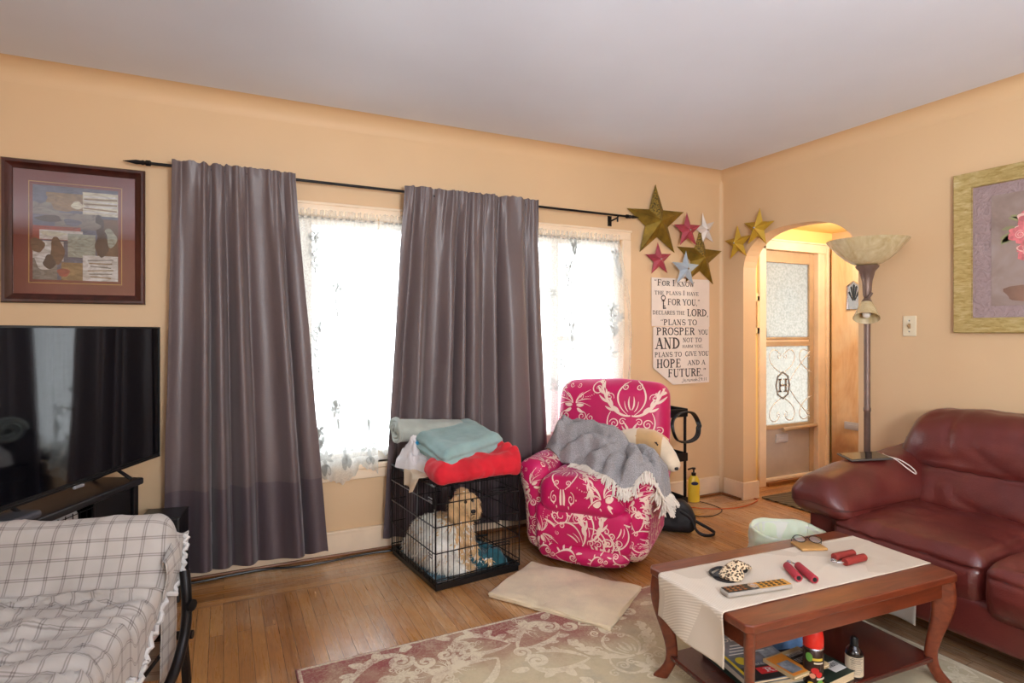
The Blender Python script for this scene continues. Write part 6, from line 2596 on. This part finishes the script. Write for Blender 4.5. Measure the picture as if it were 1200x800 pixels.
# runner
t = NT('cream_woven_runner')
vv = t.mapping((1, 1, 1))
wv = t.n('ShaderNodeTexWave', wave_type='BANDS', bands_direction='DIAGONAL')
wv.inputs['Scale'].default_value = 60
wv.inputs['Distortion'].default_value = .0
mp = t.n('ShaderNodeMapping')
mp.inputs['Rotation'].default_value = (0, 0, .5)
t.l(t.coord(), mp.inputs[0])
t.l(mp.outputs[0], wv.inputs['Vector'])
vo = t.n('ShaderNodeTexVoronoi')
vo.inputs['Scale'].default_value = 5
t.l(t.coord(), vo.inputs['Vector'])
pat = t.math('MULTIPLY', wv.outputs['Fac'], t.math('GREATER_THAN', t.math('FRACT', t.math('MULTIPLY', vo.outputs['Color'], 3.3)), .45))
t.l(t.ramp(pat, [(0, (206, 192, 174)), (1, (228, 216, 200))]), t.b.inputs['Base Color'])
t.set(Roughness=.8)
t.bump(pat, .3, .001)
rn = thing('table_runner', 'cream woven runner across the coffee table, one end hanging down', 'table runner', TC, rz=TA)


def runner(u, v):
    y = -.148 + .313 * v
    L0, L1 = .16, 2 * tx - .004
    s_ = u * (L0 + L1)
    if s_ < L0:
        d = L0 - s_
        if d < .0157:
            a = d / .010
            x, z = -tx - .010 * sin(a), tz_ + .0025 - .010 * (1 - cos(a))
        else:
            e = d - .0157
            x, z = -tx - .006 - .10 * e * (1 - v * .8) - .25 * e * e, tz_ + .0025 - .010 - e
            x += .010 * sin(v * 7 + 1) * min(1, e * 12) - .004
            y += -.12 * e * (1 - v * 1.2)
            z += .012 * (v - .5)
    else:
        x, z = -tx + s_ - L0, tz_ + .0025
        z += .0012 * max(0, fold(x * 9, y * 9, 2)) + .004 * max(0, 1 - abs(y + .02 - .3 * (x - .1)) / .012) * .4
    return (x, y, z)


MB().grid(runner, 220, 44).build('cloth', t.m, rn, solid=.0022, angle=0)
ZT = tz_ + .0045

# glasses lying on a brown leather case
q = onz(948, 641, ZT)
wl = thing('wallet', 'tan leather wallet on the runner, under the eyeglasses', 'wallet', (q.x, q.y, ZT), rz=R(-22))
MB().soft((0, 0, .0055), (.105, .085, .010), .004, 4, 3).build('body', mat('tan_leather', (176, 132, 76), .5, var=.15, bump=.3), wl)
gz_ = thing('eyeglasses', 'wire eyeglasses lying on the tan wallet', 'eyeglasses', (q.x + .004, q.y + .006, ZT + .0115), rz=R(-38))
gz_.rotation_euler = (R(-58), 0, R(-38))
gz_.scale = (.86, .86, .86)
for sx in (-1, 1):
    rim = [(sx * .033 + .026 * cos(2 * pi * i / 28), -.006 + .002 * cos(2 * pi * i / 28), .021 + .019 * sin(2 * pi * i / 28)) for i in range(28)]
    MB().tube(rim, .0018, 6, closed=True).build('rim', M_BLACKMETAL, gz_)
    m = MB()
    m.add([(p[0], p[1], p[2]) for p in rim] + [(sx * .033, -.011, .021)], [(i, (i + 1) % 28, 28) for i in range(28)])
    m.build('lens', pane_mat('spectacle_lens', (.92, .95, 1, 1), .35, .05), gz_)
    MB().tube([(sx * .060, -.006, .028), (sx * .064, .01, .028), (sx * .060, .09, .014), (sx * .054, .12, .003)], .0016, 6).build('temple', M_BLACKMETAL, gz_)
MB().tube([(-.008, -.006, .026), (0, -.009, .029), (.008, -.006, .026)], .0018, 6).build('bridge', M_BLACKMETAL, gz_)


def gripper(label, p0, p1, p2, p3, col):
    """hand exerciser: two foam handles joined by a steel spring; p0-p1 and p2-p3 are the handle ends, spring at p0/p2"""
    c = (p0 + p2) / 2
    th = thing('hand_gripper', label, 'hand gripper', (c.x, c.y, ZT), 0, 'hand grippers on the runner')
    mf_ = mat('foam_grip', col, .8, var=.06, bump=.3, bscale=200)
    r = .0135
    for a, b in ((p0, p1), (p2, p3)):
        a, b = V(a) - V((c.x, c.y, ZT)), V(b) - V((c.x, c.y, ZT))
        a.z = b.z = r + .0005
        d = (b - a).normalized()
        MB().tube([a, a + d * .002, b - d * .002, b], [r * .9, r, r, r * .9], 18).build('handle', mf_, th)
        MB().tube([b - d * .001, b + d * .0008], r * .55, 14).build('end_hole', M_BLACKPLASTIC, th)
    a, b = V(p0) - V((c.x, c.y, ZT)), V(p2) - V((c.x, c.y, ZT))
    a.z = b.z = r
    da = (V(p1) - V(p0)).normalized()
    db = (V(p3) - V(p2)).normalized()
    o_ = (a + b) / 2 - (da + db) * .5 * .028
    path = [a, a - da * .010, o_ + (a - b) * .3]
    for i in range(21):
        an = 2 * pi * 1.25 * i / 20
        path.append(o_ + V((cos(an) * .009, sin(an) * .009, -.003 + .006 * i / 20)))
    path += [o_ + (b - a) * .3, b - db * .010, b]
    MB().tube(path, .0026, 8).build('spring', M_CHROME, th)
    return th


gripper('hand gripper with pinkish red foam handles between the remote and the darker gripper', onz(922, 667, ZT), onz(936, 682, ZT), onz(935, 667, ZT), onz(955, 684, ZT), (170, 48, 60))
gripper('hand gripper with brick red foam handles near the right end of the runner', onz(977, 657, ZT), onz(1000, 652, ZT), onz(990, 663, ZT), onz(1013, 657, ZT), (142, 42, 34))

# remote control
a, b = onz(848, 698, ZT), onz(924, 687, ZT)
d = b - a
rm = thing('remote_control', 'long dark remote control with amber keypad on the runner', 'remote control', ((a + b) / 2).to_tuple()[:2] + (ZT,), rz=atan2(d.y, d.x))
rl_ = d.length / 2
MB().soft((0, 0, .009), (2 * rl_, .046, .015), .006, 8, 3, fn=lambda x, y, z: (x, y * (1 - .04 * x / rl_), z)).build('shell', mat('grey_remote_shell', (168, 160, 150), .4), rm)
m = MB().box((-rl_ * .5, 0, .0182), (rl_ * .92, .040, .0014))
m.build('dark_face', M_BLACKPLASTIC, rm, smooth=False)
MB().box((rl_ * .48, 0, .0182), (rl_ * .94, .040, .0014)).build('amber_face', mat('amber_face', (196, 136, 48), .4), rm, smooth=False)
bt = MB()
for i in range(5):
    for j in range(3):
        bt.box((rl_ * (.14 + .16 * i), -.013 + .013 * j, .0194), (.011, .007, .0016))
bt.build('keypad', M_BLACKPLASTIC, rm, smooth=False)
bt = MB()
for i in range(4):
    for j in range(3):
        bt.box((-rl_ * (.42 + .15 * i), -.013 + .013 * j, .0194), (.010, .006, .0016))
bt.build('keypad', mat('brown_keys', (150, 96, 56), .4), rm, smooth=False)
MB().lathe([(.017, 0), (.017, .0018), (.010, .002), (.009, .001), (0, .001)], (-rl_ * .12, 0, .019), 24).build('navigation_ring', M_CHROME, rm)

# leopard print eye mask
t = NT('leopard_print')
vo = t.n('ShaderNodeTexVoronoi', feature='F1')
vo.inputs['Scale'].default_value = 105
vo.inputs['Randomness'].default_value = .8
nzv = t.n('ShaderNodeVectorMath', operation='ADD')
nn = t.n('ShaderNodeTexNoise')
nn.inputs['Scale'].default_value = 60
t.l(t.coord(), nn.inputs['Vector'])
sc__ = t.n('ShaderNodeVectorMath', operation='SCALE')
sc__.inputs['Scale'].default_value = .009
t.l(nn.outputs['Color'], sc__.inputs[0])
t.l(t.coord(), nzv.inputs[0])
t.l(sc__.outputs[0], nzv.inputs[1])
t.l(nzv.outputs[0], vo.inputs['Vector'])
t.l(t.ramp(vo.outputs['Distance'], [(0, (170, 120, 72)), (.22, (120, 76, 44)), (.27, (30, 22, 20)), (.44, (30, 22, 20)), (.50, (224, 200, 164))]), t.b.inputs['Base Color'])
t.set(Roughness=.8)
a = onz(862, 673, ZT)
em = thing('eye_mask', 'leopard print sleep mask with black lining crumpled on the runner', 'sleep mask', (a.x, a.y, ZT), rz=R(20))


def maskfn(u, v, k=1.0, lift=0.0):
    # two lobes with a nose notch
    an = 2 * pi * u
    lob = .058 + .018 * cos(2 * an) - .016 * math.exp(-((an - 1.5 * pi) / .45) ** 2) + .008 * cos(3 * an)
    r = lob * v * k
    x, y = 1.12 * r * cos(an), .86 * r * sin(an)
    z = lift + .018 * (1 - v ** 3) + .014 * sin(x * 46 + 1) * (1 - v * .4) + .010 * max(0, x) * 4 * v
    return (x, y, max(.002, z))


MB().grid(lambda u, v: maskfn(u, v, 1, .012), 60, 18).build('mask', t.m, em, solid=.005, angle=0)
MB().grid(lambda u, v: V(maskfn(u, v, 1.06, .0)) + V((-.012, .012, 0)), 60, 14).build('lining', mat('black_satin', (26, 24, 26), .5), em, solid=.002, angle=0)
MB().tube(smooth_path([(-.06, .03, .006), (-.075, .05, .007), (-.05, .068, .008), (-.01, .06, .01), (.0, .04, .012)]), .005, 6).build('strap', mat('black_elastic', (28, 26, 28), .7), em)

# magazines and books on the lower shelf
ZS = .0962


def shelf_pt(px, py, z):
    return onz(px, py, z)


def magazine(name, label, cat, loc, rz, w, d, h, cover, pages, draw=None, cvmats=()):
    """a floppy bound book: page block, cover sheets, printing"""
    th = thing(name, label, cat, loc, rz, 'magazines and books on the lower shelf')
    MB().soft((.002, 0, h / 2), (w - .006, d - .006, h - .003), .0015, (8, 8, 1), 2, fn=lambda x, y, z: (x, y + .001 * sin(z * 4000), z)).build('pages', pages, th)
    cv = MB()
    cv.box((0, 0, h - .0006), (w, d, .0012))
    cv.box((0, 0, .0006), (w, d, .0012))
    cv.box((-w / 2 - .0004, 0, h / 2), (.0012, d, h))
    cv.build('cover', cover, th, smooth=False)
    if draw:
        pm = MB()
        draw(pm, w, d, h + .0004)
        pm.build('cover_print', list(cvmats), th, smooth=False)
    return th


M_PAGES = mat('cream_pages', (214, 194, 158), .8, var=.12, stretch=(1, 1, 60), vscale=20)
M_PW = mat('white_print', (226, 224, 220), .5)
M_PR = mat('red_print', (186, 30, 34), .5)
M_PY = mat('yellow_print', (214, 186, 40), .5)
M_PBK = mat('black_print', (26, 24, 24), .5)
M_PO = mat('orange_print', (214, 130, 40), .5)
M_PG = mat('grey_photo_print', (130, 134, 142), .5, var=.3, vscale=40)
cov_dk = mat('blue_grey_cover', (96, 104, 118), .3, var=.35, vscale=14, coat=.2)


def txt(pm, s_, x0, x1, y, h, z, mi, rot=0.0):
    st = words2(s_, x0, x1, y, h)
    c, s2 = cos(rot), sin(rot)
    lay(pm, st, lambda x, y_: (x * c - y_ * s2, x * s2 + y_ * c, z), mi)


# local x runs from spine outward, y along the spine
MAGR = TA + R(0)
mg1 = magazine('magazine', 'dark green bound book at the bottom of the pile on the lower shelf', 'book', T(-.222, -.015, ZS), MAGR + R(-4), .225, .285, .022, mat('dark_green_cover', (32, 52, 44), .4), M_PAGES)
mg2 = magazine('magazine', 'thick white magazine second from the bottom of the pile on the lower shelf', 'magazine', T(-.230, .0, ZS + .0222), MAGR + R(-6), .215, .275, .022, mat('white_cover', (206, 200, 190), .35, var=.1), M_PAGES)


def d3(pm, w, d, z):
    pm.k = 3
    pm.box((0, -d * .36, z + .0002), (w * .98, d * .26, .0004))
    pm.k = 1
    pm.box((w * .10, -d * .33, z + .0006), (w * .62, d * .13, .0004))
    pm.k = 2
    pm.lathe([(.022, 0), (.022, .0006), (0, .0006)], (-w * .28, -d * .10, z + .0003), 24)
    pm.box((-w / 2 + .006, 0, z + .0003), (.010, d * .98, .0005))
    txt(pm, 'REI', -.02, .055, -d * .33 - .011, .022, z + .0011, 0)
    txt(pm, 'SMALL SPACES', -w * .3, w * .42, -d * .215, .008, z + .0011, 0)
    txt(pm, 'MODERN', -w * .40, w * .42, d * .33, .022, z + .0007, 0)
    for i in range(4):
        pm.k = 0
        pm.box((-.01 + .004 * i, d * (.05 + .06 * i), z + .0005), (w * (.66 - .08 * i), .005, .0004))
    pm.k = 4
    pm.box((w * .3, -d * .02, z + .0003), (w * .3, d * .2, .0004))


mg3 = magazine('magazine', 'blue grey magazine with yellow spine and red title box on top of the pile', 'magazine', T(-.238, -.008, ZS + .0446), MAGR + R(-8), .21, .275, .010, cov_dk, M_PAGES, d3, (M_PW, M_PR, M_PY, M_PBK, M_PG))


def d4(pm, w, d, z):
    pm.k = 2
    pm.box((-w * .25, 0, z + .0002), (w * .45, d * .9, .0004))
    pm.k = 4
    pm.box((-w * .28, -d * .1, z + .0005), (w * .3, d * .5, .0004))
    pm.k = 3
    pm.box((w * .22, -d * .02, z + .0003), (w * .50, d * .62, .0004))
    txt(pm, 'PLANNING', -.0, w * .42, .022, .020, z + .0007, 0)
    txt(pm, 'LIFESTYLE', -.0, w * .42, -.012, .022, z + .0007, 0)


mg4 = magazine('magazine', 'open magazine with orange photo and brush lettering in front of the pile', 'magazine', T(-.150, -.112, ZS + .0565), MAGR + R(4), .17, .12, .010, mat('tan_magazine_cover', (196, 170, 126), .5, var=.15), M_PAGES, d4, (M_PW, M_PR, M_PO, M_PBK, M_PG))


def d5(pm, w, d, z):
    pm.k = 0
    pm.box((w * .2, -d * .1, z + .0002), (w * .4, d * .4, .0004))
    txt(pm, 'GARDEN', w * .04, w * .38, -.012, .018, z + .0007, 1)


mg5 = magazine('magazine', 'dark green covered magazine sticking out at the front of the lower shelf', 'magazine', T(-.035, -.128, ZS), MAGR + R(6), .15, .12, .030, mat('bottle_green_cover', (36, 48, 40), .35, var=.2), M_PAGES, d5, (M_PW, M_PBK))

# blue cloth, spray can and brown bottle on the lower shelf
o = heap(0, 0, .085, .06, .001, .05, 4.1, 36, 1.2).build('blue_cloth', mat('light_blue_denim', (96, 132, 178), .9, var=.2, vscale=20, bump=.4, bscale=150), angle=0)
o.location = T(.03, .09, ZS)
tag(o, 'light blue crumpled cloth behind the spray can on the lower shelf', 'cloth')
q = T(.075, -.150, 0)
q = onz(953, 806, ZS)
cn = thing('spray_can', 'air freshener can with red cap and printed fruit label on the lower shelf', 'spray can', (q.x, q.y, ZS), rz=R(-35))
CNR = .031
MB().lathe([(CNR - .002, 0), (CNR, .003), (CNR, .130), (CNR - .003, .134), (CNR - .008, .142), (.020, .146)], n=32).build('can', mat('dark_brown_can', (58, 40, 34), .25, .4, var=.1), cn)
MB().lathe([(.030, .140), (.0315, .150), (.031, .170), (.027, .195), (.017, .212), (.0, .217)], n=28, rot=Mx.Identity(3)).build('cap', mat('red_plastic_cap', (206, 40, 30), .25, var=.05), cn)
MB().lathe([(CNR - .001, .134), (CNR + .001, .137), (CNR - .002, .141)], n=32, cap=False).build('rim', M_CHROME, cn)
pm = MB()


def cyl3(x, z, r=CNR + .0006):
    a = -pi / 2 + x / CNR
    return (r * cos(a), r * sin(a), z)


def cpatch(pts, mi):
    pm.add([cyl3(*p) for p in pts] + [cyl3(sum(p[0] for p in pts) / len(pts), sum(p[1] for p in pts) / len(pts), CNR + .0009)], [(i, (i + 1) % len(pts), len(pts)) for i in range(len(pts))], mi)


def cell(cx, cz, rx, rz, mi, n=18):
    cpatch([(cx + rx * cos(2 * pi * i / n), cz + rz * sin(2 * pi * i / n)) for i in range(n)], mi)


for cx, cz, rx, rz, mi in ((-.022, .112, .011, .014, 2), (-.004, .072, .012, .010, 0), (.008, .060, .010, .009, 0), (-.012, .055, .009, .008, 1), (.012, .036, .009, .009, 2), (.004, .022, .010, .008, 0), (-.016, .026, .010, .010, 3)):
    cell(cx, cz, rx, rz, mi)
for (x0, x1, z0, z1, mi) in ((-.012, .020, .104, .112, 3), (-.008, .022, .094, .099, 4), (.0, .03, .044, .050, 4), (.004, .03, .030, .034, 3)):
    n = 8
    for i in range(n):
        xa, xb = x0 + (x1 - x0) * i / n, x0 + (x1 - x0) * (i + 1) / n
        pm.add([cyl3(xa, z0, CNR + .0011), cyl3(xb, z0, CNR + .0011), cyl3(xb, z1, CNR + .0011), cyl3(xa, z1, CNR + .0011)], [(0, 1, 2, 3)], mi)
pm.build('label_print', [mat('fruit_red_print', (196, 36, 36), .4), mat('blush_print', (222, 150, 120), .4), mat('leaf_green_print', (92, 150, 62), .4), mat('gold_yellow_print', (214, 178, 62), .4), mat('pale_print', (222, 210, 190), .4)], cn, angle=0)

q = onz(1001, 791, ZS)
bo = thing('oil_bottle', 'small black bottle with a pale label on the lower shelf', 'bottle', (q.x, q.y, ZS), rz=R(-38))
BR = .027
MB().lathe([(BR - .003, 0), (BR, .003), (BR, .078), (BR - .004, .090), (.014, .100), (.012, .103)], n=32).build('bottle', mat('black_amber_glass', (26, 18, 16), .12, coat=.4), bo)
MB().lathe([(.0125, .101), (.0125, .124), (.0115, .127), (.009, .128), (.008, .130), (0, .130)], n=24).build('cap', M_BLACKPLASTIC, bo)
lb_ = MB()
for i in range(28):
    a0, a1 = -pi * .98 + 1.5 * pi * i / 28 - .4, -pi * .98 + 1.5 * pi * (i + 1) / 28 - .4
    r = BR + .0005
    lb_.add([(r * cos(a0), r * sin(a0), .008), (r * cos(a1), r * sin(a1), .008), (r * cos(a1), r * sin(a1), .072), (r * cos(a0), r * sin(a0), .072)], [(0, 1, 2, 3)], 0)
rnd = random.Random(2)
for i in range(11):
    z = .066 - i * .005
    n = 10
    x0, x1 = -.020 + rnd.uniform(0, .004), .018 + rnd.uniform(-.008, .004)
    for k in range(n):
        xa, xb = x0 + (x1 - x0) * k / n, x0 + (x1 - x0) * (k + .8) / n
        pts = []
        for (x, zz) in ((xa, z), (xb, z), (xb, z + (.0016 if i > 3 else .0028)), (xa, z + (.0016 if i > 3 else .0028))):
            a = -pi / 2 + x / BR
            pts.append(((BR + .0009) * cos(a), (BR + .0009) * sin(a), zz))
        lb_.add(pts, [(0, 1, 2, 3)], 1)
lb_.build('label', [mat('cream_bottle_label', (206, 190, 164), .6), mat('grey_label_ink', (110, 100, 90), .6)], bo, angle=0)

# waste bin with a pale green bag
q = (2.262, 1.825)
bn = thing('waste_bin', 'white waste bin with a pale green liner between coffee table and sofa', 'waste bin', (q[0], q[1], .001))
MB().lathe([(.0, .004), (.105, 0), (.108, .004), (.142, .355), (.138, .355), (.104, .012), (.0, .010)], n=40).build('bin', mat('white_bin_plastic', (226, 224, 216), .4, var=.03), bn)
t = NT('pale_green_liner')
t.l(t.ramp(t.noise(t.mapping(), 8, 4), [(.3, (226, 228, 196)), (.7, (236, 236, 212))]), t.b.inputs['Base Color'])
t.set(Roughness=.35)
t.b.inputs['Transmission Weight'].default_value = .0
t.b.inputs['Subsurface Weight'].default_value = .2


def liner(u, v):
    a = 2 * pi * u
    if v < .45:
        k = v / .45
        r, z = .148 + .006 * k, .27 + .10 * k
        z -= .02 * (1 - k) * (.5 + fold(cos(a) * 2, sin(a) * 2, 3))
        r += .012 * (1 - abs(fold(cos(a) * 4, sin(a) * 4, k * 1.5))) ** 3 * (1 - .7 * k) + .004 * (1 - k)
    else:
        k = (v - .45) / .55
        r, z = .150 - .010 * min(1, k * 8) - .030 * k, .372 - .20 * k
        r += .012 * fold(cos(a) * 4, sin(a) * 4, k * 2 + 5) * min(1, k * 3)
    z += .004 * sin(a * 5)
    return (r * cos(a), r * sin(a), z)


MB().grid(liner, 90, 30).build('liner', t.m, bn, solid=.0015, angle=0)
# pale cloth at the lower front of the sofa
def hang(u, v):
    return (2.405 + .012 * v + .006 * sin(v * 14 + u * 3) * (1 - u), 1.36 + .36 * v, .235 - .125 * u + .006 * sin(v * 9))


tag(MB().grid(hang, 12, 30).build('hanging_cloth', mat('pale_grey_cotton', (206, 200, 192), .9, var=.05, bump=.3), solid=.003, angle=0), 'pale cloth hanging at the lower front of the sofa behind the coffee table', 'cloth')
